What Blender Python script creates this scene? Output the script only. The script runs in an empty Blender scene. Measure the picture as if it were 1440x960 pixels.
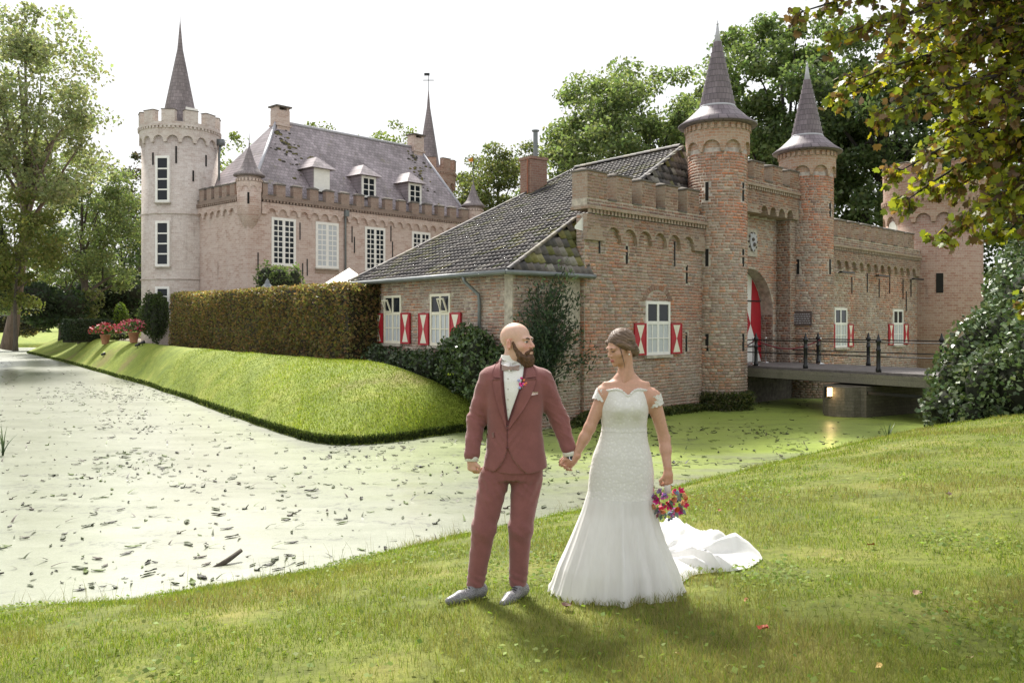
import bpy, math, random
import numpy as np
from mathutils import Vector, Matrix
from mathutils.bvhtree import BVHTree
random.seed(7)
RNG = np.random.default_rng(11)
S = bpy.context.scene
COL = S.collection
PI = math.pi

# ------------------------------------------------------------------ camera, sky, sun, exposure
F = 1250.0                      # focal length in pixels of the 1440 px wide photograph
CZ = 2.9                        # camera height above the moat's surface
HZ = 455.0                      # image row of the horizon
cam_d = bpy.data.cameras.new('camera')
cam = bpy.data.objects.new('camera', cam_d); COL.objects.link(cam)
cam_d.sensor_width = 36.0
cam_d.lens = 36.0 * F / 1440.0
cam_d.shift_y = -(480.0 - HZ) / 1440.0
cam_d.clip_start = 0.1; cam_d.clip_end = 2000
cam.location = (0, 0, CZ); cam.rotation_euler = (PI / 2, 0, 0)
S.camera = cam
SUN_AZ = math.radians(-18)      # sun stands behind the castle, to the left (0 = straight ahead, + = right)
SUN_EL = math.radians(48)
sun_dir = Vector((math.sin(SUN_AZ) * math.cos(SUN_EL), math.cos(SUN_AZ) * math.cos(SUN_EL), math.sin(SUN_EL)))
W = bpy.data.worlds.new('World'); S.world = W; W.use_nodes = True
nt = W.node_tree; bg = nt.nodes['Background']
sky = nt.nodes.new('ShaderNodeTexSky'); sky.sky_type = 'NISHITA'; sky.sun_disc = False
sky.sun_elevation = SUN_EL; sky.sun_rotation = SUN_AZ
sky.air_density = 1.0; sky.dust_density = 4.0; sky.ozone_density = 1.0
# thin high cloud veils the whole sky: the blue is washed out to bright white
tc = nt.nodes.new('ShaderNodeTexCoord'); cn = nt.nodes.new('ShaderNodeTexNoise')
cn.inputs['Scale'].default_value = 2.2; cn.inputs['Detail'].default_value = 6; cn.inputs['Roughness'].default_value = 0.55
nt.links.new(tc.outputs['Generated'], cn.inputs['Vector'])
cr = nt.nodes.new('ShaderNodeMapRange'); cr.inputs[1].default_value = 0.25; cr.inputs[2].default_value = 0.75
cr.inputs[3].default_value = 0.80; cr.inputs[4].default_value = 0.97
nt.links.new(cn.outputs[0], cr.inputs[0])
mx = nt.nodes.new('ShaderNodeMix'); mx.data_type = 'RGBA'
nt.links.new(cr.outputs[0], mx.inputs[0]); nt.links.new(sky.outputs[0], mx.inputs[6])
mx.inputs[7].default_value = (8.6, 8.7, 8.8, 1)
nt.links.new(mx.outputs[2], bg.inputs['Color'])
bg.inputs['Strength'].default_value = 0.074
sd = bpy.data.lights.new('sun', 'SUN'); sd.energy = 4.8; sd.angle = math.radians(10); sd.color = (1.0, 0.95, 0.87)
so = bpy.data.objects.new('sun', sd); COL.objects.link(so)
so.rotation_euler = (-sun_dir).to_track_quat('-Z', 'Y').to_euler(); so.location = (-40, 50, 60)
S.view_settings.view_transform = 'Standard'; S.view_settings.look = 'None'
S.view_settings.exposure = 0.90; S.view_settings.gamma = 1.0; S.view_settings.use_curve_mapping = False
S.render.engine = 'CYCLES'
try:
    S.cycles.use_denoising = True; S.cycles.max_bounces = 6; S.cycles.transparent_max_bounces = 12
    S.cycles.diffuse_bounces = 3; S.cycles.glossy_bounces = 2; S.cycles.transmission_bounces = 4
except Exception: pass

# ------------------------------------------------------------------ small helpers
def at(px, py, D):              # a photo pixel at depth D
    return Vector(((px - 720) / F * D, D, CZ - (py - HZ) / F * D))
def wat(px, py):                # a photo pixel on the water
    return at(px, py, F * CZ / (py - HZ))
def lin(c):
    return tuple(((v / 255) / 12.92 if v / 255 <= 0.04045 else ((v / 255 + 0.055) / 1.055) ** 2.4) for v in c)
def tag(o, label=None, cat=None, group=None, kind=None):
    if label: o['label'] = label
    if cat: o['category'] = cat
    if group: o['group'] = group
    if kind: o['kind'] = kind
    return o
def empty(name, loc=(0, 0, 0), rz=0, parent=None):
    o = bpy.data.objects.new(name, None); COL.objects.link(o)
    o.location = loc; o.rotation_euler = (0, 0, rz); o.parent = parent; o.empty_display_size = 0.2
    return o
def link(name, me, mat=None, parent=None, smooth=False):
    o = bpy.data.objects.new(name, me); COL.objects.link(o)
    if mat is not None and len(me.materials) == 0: me.materials.append(mat)
    if smooth: me.polygons.foreach_set('use_smooth', np.ones(len(me.polygons), bool))
    o.parent = parent
    return o
def np_mesh(name, v, f, col=None):
    """v (n,3); f (m,k) all faces of k corners; col (n,3) point colours"""
    v = np.asarray(v, np.float32); f = np.asarray(f, np.int32); m, k = f.shape
    me = bpy.data.meshes.new(name)
    me.vertices.add(len(v)); me.vertices.foreach_set('co', v.ravel())
    me.loops.add(m * k); me.loops.foreach_set('vertex_index', f.ravel())
    me.polygons.add(m); me.polygons.foreach_set('loop_start', np.arange(0, m * k, k, dtype=np.int32))
    me.update(calc_edges=True)
    if col is not None:
        a = me.color_attributes.new('Col', 'FLOAT_COLOR', 'POINT')
        c = np.ones((len(v), 4), np.float32); c[:, :3] = col; a.data.foreach_set('color', c.ravel())
    return me
class MB:
    """collects shapes of one part"""
    def __init__(s): s.v = []; s.f = []; s.c = []
    def add(s, vs, fs, c=None):
        b = len(s.v); s.v += [tuple(p) for p in vs]; s.f += [tuple(i + b for i in q) for q in fs]
        s.c += [c or (1, 1, 1)] * len(vs); return s
    def box(s, x0, x1, y0, y1, z0, z1, m=None, c=None):
        vs = [Vector((x, y, z)) for z in (z0, z1) for y in (y0, y1) for x in (x0, x1)]
        if m is not None: vs = [m @ p for p in vs]
        return s.add(vs, [(0, 2, 3, 1), (4, 5, 7, 6), (0, 1, 5, 4), (2, 6, 7, 3), (0, 4, 6, 2), (1, 3, 7, 5)], c)
    def prism(s, poly, y0, y1, m=None, c=None):      # polygon in x,z extruded along y
        n = len(poly)
        vs = [Vector((x, y0, z)) for x, z in poly] + [Vector((x, y1, z)) for x, z in poly]
        if m is not None: vs = [m @ p for p in vs]
        return s.add(vs, [tuple(range(n)), tuple(range(2 * n - 1, n - 1, -1))] + [(i, i + n, (i + 1) % n + n, (i + 1) % n) for i in range(n)], c)
    def lathe(s, prof, n=24, cx=0, cy=0, a0=0, a1=2 * PI, c=None, cap=True):
        full = abs(a1 - a0 - 2 * PI) < 1e-6; k = n if full else n + 1
        vs = [(cx + r * math.cos(a0 + (a1 - a0) * i / n), cy + r * math.sin(a0 + (a1 - a0) * i / n), z) for r, z in prof for i in range(k)]
        fs = []
        for j in range(len(prof) - 1):
            for i in range(n):
                i2 = (i + 1) % k
                fs.append((j * k + i, j * k + i2, (j + 1) * k + i2, (j + 1) * k + i))
        if full and cap:
            if prof[0][0] > 1e-4: fs.append(tuple(range(k - 1, -1, -1)))
            if prof[-1][0] > 1e-4: fs.append(tuple((len(prof) - 1) * k + i for i in range(k)))
        return s.add(vs, fs, c)
    def tube(s, pts, rad, n=8, c=None, cap=True):
        pts = [Vector(p) for p in pts]; rad = rad if hasattr(rad, '__len__') else [rad] * len(pts)
        vs = []; fs = []; up = Vector((0.13, 0.07, 1)).normalized(); X = None
        for i, p in enumerate(pts):
            t = (pts[min(i + 1, len(pts) - 1)] - pts[max(i - 1, 0)]).normalized()
            if X is None:
                X = t.cross(up if abs(t.dot(up)) < 0.95 else Vector((1, 0, 0))).normalized()
            else:
                X = (X - t * X.dot(t)).normalized()
            Y = t.cross(X)
            for k in range(n):
                a = 2 * PI * k / n; vs.append(p + (X * math.cos(a) + Y * math.sin(a)) * rad[i])
        for i in range(len(pts) - 1):
            for k in range(n):
                k2 = (k + 1) % n; fs.append((i * n + k, i * n + k2, (i + 1) * n + k2, (i + 1) * n + k))
        if cap: fs += [tuple(range(n - 1, -1, -1)), tuple((len(pts) - 1) * n + k for k in range(n))]
        return s.add(vs, fs, c)
    def ball(s, p, r, n=8, c=None, sq=(1, 1, 1)):
        vs = [(p[0], p[1], p[2] - r * sq[2])]; m = max(3, n // 2)
        for j in range(1, m):
            b = -PI / 2 + PI * j / m
            vs += [(p[0] + r * sq[0] * math.cos(b) * math.cos(2 * PI * i / n), p[1] + r * sq[1] * math.cos(b) * math.sin(2 * PI * i / n), p[2] + r * sq[2] * math.sin(b)) for i in range(n)]
        vs.append((p[0], p[1], p[2] + r * sq[2])); e = len(vs) - 1
        fs = [(0, 1 + (i + 1) % n, 1 + i) for i in range(n)]
        for j in range(m - 2):
            fs += [(1 + j * n + i, 1 + j * n + (i + 1) % n, 1 + (j + 1) * n + (i + 1) % n, 1 + (j + 1) * n + i) for i in range(n)]
        fs += [(e, 1 + (m - 2) * n + i, 1 + (m - 2) * n + (i + 1) % n) for i in range(n)]
        return s.add(vs, fs, c)
    def build(s, name, mat, parent=None, smooth=False, col=False):
        me = bpy.data.meshes.new(name); me.from_pydata(s.v, [], s.f); me.validate()
        if col:
            a = me.color_attributes.new('Col', 'FLOAT_COLOR', 'POINT')
            a.data.foreach_set('color', np.array([(*c, 1) for c in s.c], np.float32).ravel())
        return link(name, me, mat, parent, smooth)
def grid_faces(nu, nv, wrap=False):
    i, j = np.meshgrid(np.arange(nu - 1), np.arange(nv if wrap else nv - 1), indexing='ij')
    j2 = (j + 1) % nv
    return np.stack([i * nv + j, i * nv + j2, (i + 1) * nv + j2, (i + 1) * nv + j], -1).reshape(-1, 4)
def vnoise(p, seed=0):
    """cheap smooth value noise, p (n,3) -> (n,) in -1..1"""
    p = np.asarray(p, float); i = np.floor(p).astype(np.int64); f = p - i; f = f * f * (3 - 2 * f)
    def h(dx, dy, dz):
        n = (i[:, 0] + dx) * 374761393 + (i[:, 1] + dy) * 668265263 + (i[:, 2] + dz) * 2147483647 + seed * 974711
        n = (n ^ (n >> 13)) * 1274126177; n = n ^ (n >> 16)
        return (n & 0xffff) / 32767.5 - 1
    x, y, z = f.T
    l = lambda a, b, t: a + (b - a) * t
    return l(l(l(h(0, 0, 0), h(1, 0, 0), x), l(h(0, 1, 0), h(1, 1, 0), x), y), l(l(h(0, 0, 1), h(1, 0, 1), x), l(h(0, 1, 1), h(1, 1, 1), x), y), z)

# ------------------------------------------------------------------ materials
def nodes(name):
    m = bpy.data.materials.new(name); m.use_nodes = True; t = m.node_tree
    return m, t, t.nodes['Principled BSDF']
def N(t, kind, **kw):
    n = t.nodes.new(kind)
    for k, v in kw.items():
        if k.startswith('i_'):
            key = k[2:]; n.inputs[int(key) if key.isdigit() else key.replace('_', ' ')].default_value = v
        else: setattr(n, k, v)
    return n
def coords(t, scale=(1, 1, 1), world=False):
    c = N(t, 'ShaderNodeTexCoord')
    src = c.outputs['Object']
    if world: src = N(t, 'ShaderNodeNewGeometry').outputs['Position']
    mp = N(t, 'ShaderNodeMapping'); mp.inputs['Scale'].default_value = scale
    t.links.new(src, mp.inputs[0]); return mp.outputs[0]
def noise(t, vec, scale, detail=4, rough=0.6, dist=0.0):
    n = N(t, 'ShaderNodeTexNoise'); n.inputs['Scale'].default_value = scale; n.inputs['Detail'].default_value = detail
    n.inputs['Roughness'].default_value = rough; n.inputs['Distortion'].default_value = dist
    t.links.new(vec, n.inputs['Vector']); return n.outputs[0]
def ramp(t, fac, stops):
    r = N(t, 'ShaderNodeValToRGB'); e = r.color_ramp.elements
    while len(e) < len(stops): e.new(0.5)
    for k, (p, c) in enumerate(stops):
        e[k].position = p; e[k].color = (*c, 1) if len(c) == 3 else c
    t.links.new(fac, r.inputs[0]); return r.outputs[0]
def mix(t, fac, a, b, blend='MIX'):
    n = N(t, 'ShaderNodeMix', data_type='RGBA', blend_type=blend)
    for key, val in ((0, fac), (6, a), (7, b)):
        if hasattr(val, 'is_output') or isinstance(val, bpy.types.NodeSocket): t.links.new(val, n.inputs[key])
        elif isinstance(val, (int, float)): n.inputs[key].default_value = val
        else: n.inputs[key].default_value = (*val, 1)
    return n.outputs[2]
def bump(t, b, h, strength=0.4, dist=0.02):
    n = N(t, 'ShaderNodeBump'); n.inputs['Strength'].default_value = strength; n.inputs['Distance'].default_value = dist
    t.links.new(h, n.inputs['Height']); t.links.new(n.outputs[0], b.inputs['Normal'])
def attr(t, name='Col'):
    return N(t, 'ShaderNodeAttribute', attribute_name=name).outputs['Color']
def plain(name, c, rough=0.6, var=0.25, scale=6, bmp=0.15, metal=0, spec=0.4, world=False):
    m, t, b = nodes(name); v = coords(t, world=world)
    n = noise(t, v, scale, 5)
    col = ramp(t, n, [(0.3, tuple(x * (1 - var) for x in c)), (0.7, tuple(min(1, x * (1 + var)) for x in c))])
    t.links.new(col, b.inputs['Base Color']); b.inputs['Roughness'].default_value = rough
    b.inputs['Metallic'].default_value = metal; b.inputs['Specular IOR Level'].default_value = spec
    if bmp: bump(t, b, noise(t, v, scale * 4, 4), bmp, 0.01)
    return m
def vcol(name, rough=0.75, var=0.3, scale=14, bmp=0.3, bd=0.01, spec=0.3, blend='MULTIPLY'):
    """material whose colour is the point colour of the mesh, broken up by noise"""
    m, t, b = nodes(name); v = coords(t)
    n = noise(t, v, scale, 5, 0.65)
    f = ramp(t, n, [(0.25, (1 - var,) * 3), (0.75, (1 + var,) * 3)])
    t.links.new(mix(t, 1.0, attr(t), f, 'MULTIPLY'), b.inputs['Base Color'])
    b.inputs['Roughness'].default_value = rough; b.inputs['Specular IOR Level'].default_value = spec
    if bmp: bump(t, b, noise(t, v, scale * 2.5, 5), bmp, bd)
    return m
def leafmat(name, trans=0.35, rough=0.5, spec=0.3):
    m, t, b = nodes(name); c = attr(t)
    t.links.new(c, b.inputs['Base Color']); b.inputs['Roughness'].default_value = rough; b.inputs['Specular IOR Level'].default_value = spec
    tr = N(t, 'ShaderNodeBsdfTranslucent'); t.links.new(mix(t, 1.0, c, (1.15, 1.2, 0.7), 'MULTIPLY'), tr.inputs['Color'])
    mx = N(t, 'ShaderNodeMixShader'); mx.inputs[0].default_value = trans
    t.links.new(b.outputs[0], mx.inputs[1]); t.links.new(tr.outputs[0], mx.inputs[2])
    t.links.new(mx.outputs[0], t.nodes['Material Output'].inputs['Surface'])
    return m
def brickmat(name, cols, mortar, bw=0.24, rh=0.095, stain=0.5, stain_c=(0.10, 0.09, 0.08), moss=None, swap=False, bmp=0.5):
    """brickwork too far off to lay brick by brick; courses run along local x, or round a tower"""
    m, t, b = nodes(name)
    tc = N(t, 'ShaderNodeTexCoord'); sp = N(t, 'ShaderNodeSeparateXYZ'); t.links.new(tc.outputs['Object'], sp.inputs[0])
    cb = N(t, 'ShaderNodeCombineXYZ')
    if swap:                                        # round tower: angle * radius
        at2 = N(t, 'ShaderNodeMath', operation='ARCTAN2'); t.links.new(sp.outputs[1], at2.inputs[0]); t.links.new(sp.outputs[0], at2.inputs[1])
        ml = N(t, 'ShaderNodeMath', operation='MULTIPLY'); ml.inputs[1].default_value = swap; t.links.new(at2.outputs[0], ml.inputs[0])
        t.links.new(ml.outputs[0], cb.inputs[0])
    else:
        ad = N(t, 'ShaderNodeMath', operation='ADD'); t.links.new(sp.outputs[0], ad.inputs[0]); t.links.new(sp.outputs[1], ad.inputs[1])
        t.links.new(ad.outputs[0], cb.inputs[0])
    t.links.new(sp.outputs[2], cb.inputs[1])
    br = N(t, 'ShaderNodeTexBrick'); t.links.new(cb.outputs[0], br.inputs['Vector'])
    br.inputs['Scale'].default_value = 1.0; br.inputs['Brick Width'].default_value = bw; br.inputs['Row Height'].default_value = rh
    br.inputs['Mortar Size'].default_value = 0.010; br.inputs['Mortar Smooth'].default_value = 0.4; br.inputs['Bias'].default_value = 0.0
    br.inputs['Color1'].default_value = (*cols[0], 1); br.inputs['Color2'].default_value = (*cols[1], 1); br.inputs['Mortar'].default_value = (*mortar, 1)
    v = tc.outputs['Object']
    n1 = noise(t, v, 0.75, 8, 0.72, 0.8)
    c = mix(t, ramp(t, n1, [(0.42, (0, 0, 0)), (0.66, (1, 1, 1))]), br.outputs['Color'], cols[2])
    c = mix(t, 0.55, c, br.outputs['Color'])
    n2 = noise(t, coords(t, (1.4, 1.4, 0.35)), 1.3, 7, 0.7, 0.3)
    c = mix(t, ramp(t, n2, [(0.56, (0, 0, 0)), (0.78, (stain,) * 3)]), c, stain_c)
    n3 = noise(t, v, 22, 4, 0.7)
    c = mix(t, 1.0, c, ramp(t, n3, [(0.25, (0.72,) * 3), (0.75, (1.25,) * 3)]), 'MULTIPLY')
    t.links.new(c, b.inputs['Base Color']); b.inputs['Roughness'].default_value = 0.88; b.inputs['Specular IOR Level'].default_value = 0.2
    mh = N(t, 'ShaderNodeMath', operation='MULTIPLY_ADD'); t.links.new(br.outputs['Fac'], mh.inputs[0]); mh.inputs[1].default_value = -0.8
    t.links.new(n3, mh.inputs[2]); bump(t, b, mh.outputs[0], bmp, 0.02)
    return m

MAT = {}
MAT['gate_brick'] = brickmat('gate_brick', [(0.30, 0.20, 0.145), (0.36, 0.28, 0.22), (0.36, 0.31, 0.25)], (0.36, 0.32, 0.27), stain=0.7, stain_c=(0.075, 0.065, 0.055))
MAT['gate_tower_brick'] = brickmat('gate_tower_brick', [(0.37, 0.19, 0.12), (0.42, 0.30, 0.23), (0.42, 0.34, 0.27)], (0.46, 0.41, 0.35), swap=1.0)
MAT['castle_brick'] = brickmat('castle_brick', [(0.43, 0.30, 0.25), (0.56, 0.45, 0.395), (0.64, 0.565, 0.52)], (0.60, 0.525, 0.48), bw=0.34, rh=0.13, stain=0.75, stain_c=(0.22, 0.165, 0.135), bmp=0.5)
MAT['castle_band'] = brickmat('castle_band', [(0.24, 0.17, 0.14), (0.30, 0.23, 0.19), (0.27, 0.22, 0.18)], (0.28, 0.23, 0.2), bw=0.34, rh=0.13, stain=0.85, stain_c=(0.06, 0.05, 0.045), bmp=0.5)
MAT['castle_parapet'] = brickmat('castle_parapet', [(0.27, 0.185, 0.15), (0.33, 0.25, 0.21), (0.31, 0.25, 0.21)], (0.34, 0.28, 0.24), bw=0.34, rh=0.13, stain=0.8, stain_c=(0.10, 0.08, 0.065), bmp=0.5)
MAT['castle_tower_brick'] = brickmat('castle_tower_brick', [(0.47, 0.385, 0.34), (0.59, 0.525, 0.48), (0.67, 0.625, 0.585)], (0.62, 0.575, 0.53), bw=0.34, rh=0.13, stain=0.75, stain_c=(0.24, 0.19, 0.155), swap=2.5, bmp=0.5)
MAT['far_tower_brick'] = brickmat('far_tower_brick', [(0.30, 0.165, 0.12), (0.38, 0.265, 0.21), (0.40, 0.31, 0.25)], (0.42, 0.36, 0.31), bw=0.3, rh=0.12, stain=0.6, swap=2.4)
MAT['mortar'] = plain('mortar', (0.42, 0.375, 0.315), 0.95, 0.35, 7, 0.5)
def weathered_brick():
    m, t, b = nodes('brick'); v = coords(t, world=True); vs = coords(t, (1, 1, 0.3), world=True)
    n = noise(t, v, 16, 5, 0.65); c = mix(t, 1.0, attr(t), ramp(t, n, [(0.25, (0.70,) * 3), (0.75, (1.28,) * 3)]), 'MULTIPLY')
    c = mix(t, ramp(t, noise(t, v, 0.8, 7, 0.7, 0.5), [(0.46, (0, 0, 0)), (0.66, (0.55,) * 3)]), c, (0.33, 0.28, 0.245))      # grey lichen and old lime
    c = mix(t, ramp(t, noise(t, vs, 1.1, 7, 0.72, 0.4), [(0.54, (0, 0, 0)), (0.72, (0.62,) * 3)]), c, (0.085, 0.07, 0.055))   # soot and damp running down
    t.links.new(c, b.inputs['Base Color']); b.inputs['Roughness'].default_value = 0.88; b.inputs['Specular IOR Level'].default_value = 0.2; bump(t, b, noise(t, v, 40, 5), 0.5, 0.012); return m
MAT['brick'] = weathered_brick()
MAT['white_paint'] = plain('white_paint', (0.78, 0.77, 0.73), 0.5, 0.06, 5, 0.05)
MAT['cream_paint'] = plain('cream_paint', (0.74, 0.70, 0.58), 0.5, 0.07, 5, 0.05)
MAT['red_paint'] = plain('red_paint', (0.40, 0.018, 0.03), 0.45, 0.15, 4, 0.06)
MAT['black_iron'] = plain('black_iron', (0.012, 0.013, 0.015), 0.38, 0.3, 20, 0.1, spec=0.5)
MAT['steel'] = plain('steel', (0.62, 0.62, 0.62), 0.22, 0.05, 8, 0.02, metal=1)
MAT['zinc'] = plain('zinc', (0.17, 0.185, 0.19), 0.45, 0.15, 6, 0.05, metal=0.3)
MAT['lead'] = plain('lead', (0.42, 0.42, 0.46), 0.5, 0.12, 5, 0.08)
MAT['stone'] = plain('stone', (0.42, 0.38, 0.32), 0.9, 0.3, 5, 0.4)
MAT['coping'] = plain('coping', (0.13, 0.115, 0.10), 0.95, 0.45, 6, 0.5)
MAT['dark'] = plain('dark', (0.012, 0.011, 0.010), 0.9, 0.1, 4, 0)
MAT['bronze'] = plain('bronze', (0.10, 0.075, 0.07), 0.4, 0.15, 8, 0.1, metal=0.4)
def glassmat(name, c, rough):
    m, t, b = nodes(name); b.inputs['Base Color'].default_value = (*c, 1); b.inputs['Roughness'].default_value = rough
    b.inputs['Specular IOR Level'].default_value = 0.22
    bump(t, b, noise(t, coords(t), 2.5, 2), 0.08, 0.05)
    return m
MAT['glass'] = glassmat('glass', (0.02, 0.024, 0.03), 0.06)
MAT['curtained'] = glassmat('curtained', (0.50, 0.53, 0.56), 0.15)
MAT['tile'] = vcol('tile', 0.7, 0.35, 9, 0.35, 0.01, 0.35)
MAT['leaf'] = leafmat('leaf', 0.55)
MAT['maple_leaf'] = leafmat('maple_leaf', 0.5, 0.45, 0.4)
MAT['waxy_leaf'] = leafmat('waxy_leaf', 0.15, 0.38, 0.5)
def barkmat(name, c):
    m, t, b = nodes(name); v = coords(t, (1, 1, 0.25)); n = noise(t, v, 5, 7, 0.7, 0.5)
    t.links.new(ramp(t, n, [(0.3, tuple(x * 0.45 for x in c)), (0.7, tuple(x * 1.4 for x in c))]), b.inputs['Base Color'])
    b.inputs['Roughness'].default_value = 0.92; bump(t, b, n, 0.7, 0.05); return m
MAT['bark'] = barkmat('bark', (0.09, 0.075, 0.06))
def slatemat(name, c, w, h, swap=0.0, moss=0.0):
    m, t, b = nodes(name)
    tc = N(t, 'ShaderNodeTexCoord'); sp = N(t, 'ShaderNodeSeparateXYZ'); t.links.new(tc.outputs['Object'], sp.inputs[0])
    cb = N(t, 'ShaderNodeCombineXYZ')
    if swap:
        a2 = N(t, 'ShaderNodeMath', operation='ARCTAN2'); t.links.new(sp.outputs[1], a2.inputs[0]); t.links.new(sp.outputs[0], a2.inputs[1])
        ml = N(t, 'ShaderNodeMath', operation='MULTIPLY'); ml.inputs[1].default_value = swap; t.links.new(a2.outputs[0], ml.inputs[0]); t.links.new(ml.outputs[0], cb.inputs[0])
    else: t.links.new(sp.outputs[0], cb.inputs[0])
    t.links.new(sp.outputs[2], cb.inputs[1])
    br = N(t, 'ShaderNodeTexBrick'); t.links.new(cb.outputs[0], br.inputs['Vector']); br.inputs['Scale'].default_value = 1
    br.inputs['Brick Width'].default_value = w; br.inputs['Row Height'].default_value = h; br.inputs['Mortar Size'].default_value = 0.012
    br.inputs['Color1'].default_value = (*[x * 0.8 for x in c], 1); br.inputs['Color2'].default_value = (*[min(1, x * 1.2) for x in c], 1); br.inputs['Mortar'].default_value = (*[x * 0.45 for x in c], 1)
    n = noise(t, coords(t, (1, 1, 0.4)), 0.9, 6, 0.7)
    cc = mix(t, 1.0, br.outputs['Color'], ramp(t, n, [(0.3, (0.65, 0.62, 0.6)), (0.7, (1.35, 1.3, 1.3))]), 'MULTIPLY')
    if moss:
        n2 = noise(t, tc.outputs['Object'], 1.1, 6, 0.75)
        cc = mix(t, ramp(t, n2, [(0.60, (0, 0, 0)), (0.66, (moss,) * 3)]), cc, (0.16, 0.15, 0.05))
    t.links.new(cc, b.inputs['Base Color']); b.inputs['Roughness'].default_value = 0.55; b.inputs['Specular IOR Level'].default_value = 0.4
    bump(t, b, br.outputs['Fac'], -0.5, 0.02); return m
MAT['slate'] = slatemat('slate', (0.29, 0.26, 0.28), 0.3, 0.22, 0, 0.5)
MAT['spire_slate'] = slatemat('spire_slate', (0.17, 0.145, 0.165), 0.22, 0.21, 0.9)
MAT['tower_slate'] = slatemat('tower_slate', (0.21, 0.185, 0.19), 0.26, 0.25, 1.6)
# ------------------------------------------------------------------ ground and water
AX = Vector((0.73, 0.682)).normalized()             # the near shore runs this way; NX points inland to the viewer
AX = np.array(AX); NX = np.array((AX[1], -AX[0]))
shore_px = [(0, 880), (100, 873), (200, 860), (300, 845), (400, 826), (500, 800), (600, 778), (700, 755), (800, 735), (960, 692), (1000, 683), (1100, 656), (1200, 632), (1300, 612)]
shore = np.array([wat(*p)[:2] for p in shore_px])
a_s = shore @ AX; c_s = shore @ NX
a_s = np.concatenate([[a_s[0] - 60, a_s[0] - 12], a_s, [a_s[-1] + 4, a_s[-1] + 9, a_s[-1] + 80]])
c_s = np.concatenate([[c_s[0] - 2, c_s[0] - 0.3], c_s, [c_s[-1] - 0.6, c_s[-1] - 0.3, c_s[-1] + 3]])
def bank_d(x, y):
    p = np.stack([np.asarray(x, float), np.asarray(y, float)], -1)
    return p @ NX - np.interp(p @ AX, a_s, c_s)
def bank_h(d, x=0, y=0):
    d = np.asarray(d, float)
    h = 0.10 + 1.22 * (1 - np.exp(-np.maximum(d, 0) / 3.2)) + 0.10 * np.clip((d - 12) / 20, 0, 3)
    h = np.where(d < 0, 0.10 + d * 2.2, h)
    q = np.stack([np.asarray(x, float) * 0.55 + 0 * d, np.asarray(y, float) * 0.55 + 0 * d, 0 * d], -1).reshape(-1, 3)
    w = np.clip(d / 1.5, 0, 1)
    return h + w * 0.03 * vnoise(q, 3).reshape(d.shape) + 0.036 * np.exp(-((np.asarray(x, float) + 0.2) ** 2 + (np.asarray(y, float) - 5.82) ** 2) / 0.3)
def gz(x, y):
    return float(bank_h(bank_d(np.array([x]), np.array([y])), np.array([x]), np.array([y]))[0])
def grassmat(name, c0, c1, c2, scale, dirt=(0.10, 0.075, 0.045), dirt_at=0.70):
    m, t, b = nodes(name); v = coords(t, world=True)
    n1 = noise(t, v, scale, 6, 0.62); n2 = noise(t, v, scale * 9, 5, 0.7); n3 = noise(t, v, scale * 0.35, 4, 0.6)
    c = ramp(t, n1, [(0.32, c0), (0.52, c1), (0.70, c2)])
    c = mix(t, 1.0, c, ramp(t, n2, [(0.25, (0.55,) * 3), (0.75, (1.35,) * 3)]), 'MULTIPLY')
    c = mix(t, ramp(t, n3, [(dirt_at, (0, 0, 0)), (dirt_at + 0.08, (0.7,) * 3)]), c, dirt)
    t.links.new(c, b.inputs['Base Color']); b.inputs['Roughness'].default_value = 0.85; b.inputs['Specular IOR Level'].default_value = 0.2
    bump(t, b, n2, 0.8, 0.04); return m
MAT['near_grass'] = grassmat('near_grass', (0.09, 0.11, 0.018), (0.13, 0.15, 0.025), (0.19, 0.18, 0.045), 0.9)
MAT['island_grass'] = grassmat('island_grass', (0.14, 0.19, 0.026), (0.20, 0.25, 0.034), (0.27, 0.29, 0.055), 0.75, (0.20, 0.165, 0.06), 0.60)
MAT['soil'] = plain('soil', (0.045, 0.04, 0.025), 0.95, 0.4, 5, 0.5)

ta = np.unique(np.concatenate([np.linspace(a_s[0], a_s[2], 24), np.arange(a_s[2], a_s[-3], 0.18), np.linspace(a_s[-3], a_s[-1], 24)]))
td = np.concatenate([[-0.5, -0.12, 0.0, 0.05], np.arange(0.18, 11, 0.18), np.linspace(11.5, 70, 24)])
A2, D2 = np.meshgrid(ta, td, indexing='ij')
C2 = np.interp(A2, a_s, c_s) + D2
P = A2[..., None] * AX + C2[..., None] * NX
Z = bank_h(D2.ravel(), P[..., 0].ravel(), P[..., 1].ravel())
bank = link('lawn', np_mesh('lawn', np.column_stack([P.reshape(-1, 2), Z]), grid_faces(len(ta), len(td))[:, ::-1]), MAT['near_grass'], smooth=True)
tag(bank, 'mown grass bank with weeds and fallen leaves where the couple stands', 'lawn', kind='structure')

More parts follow.
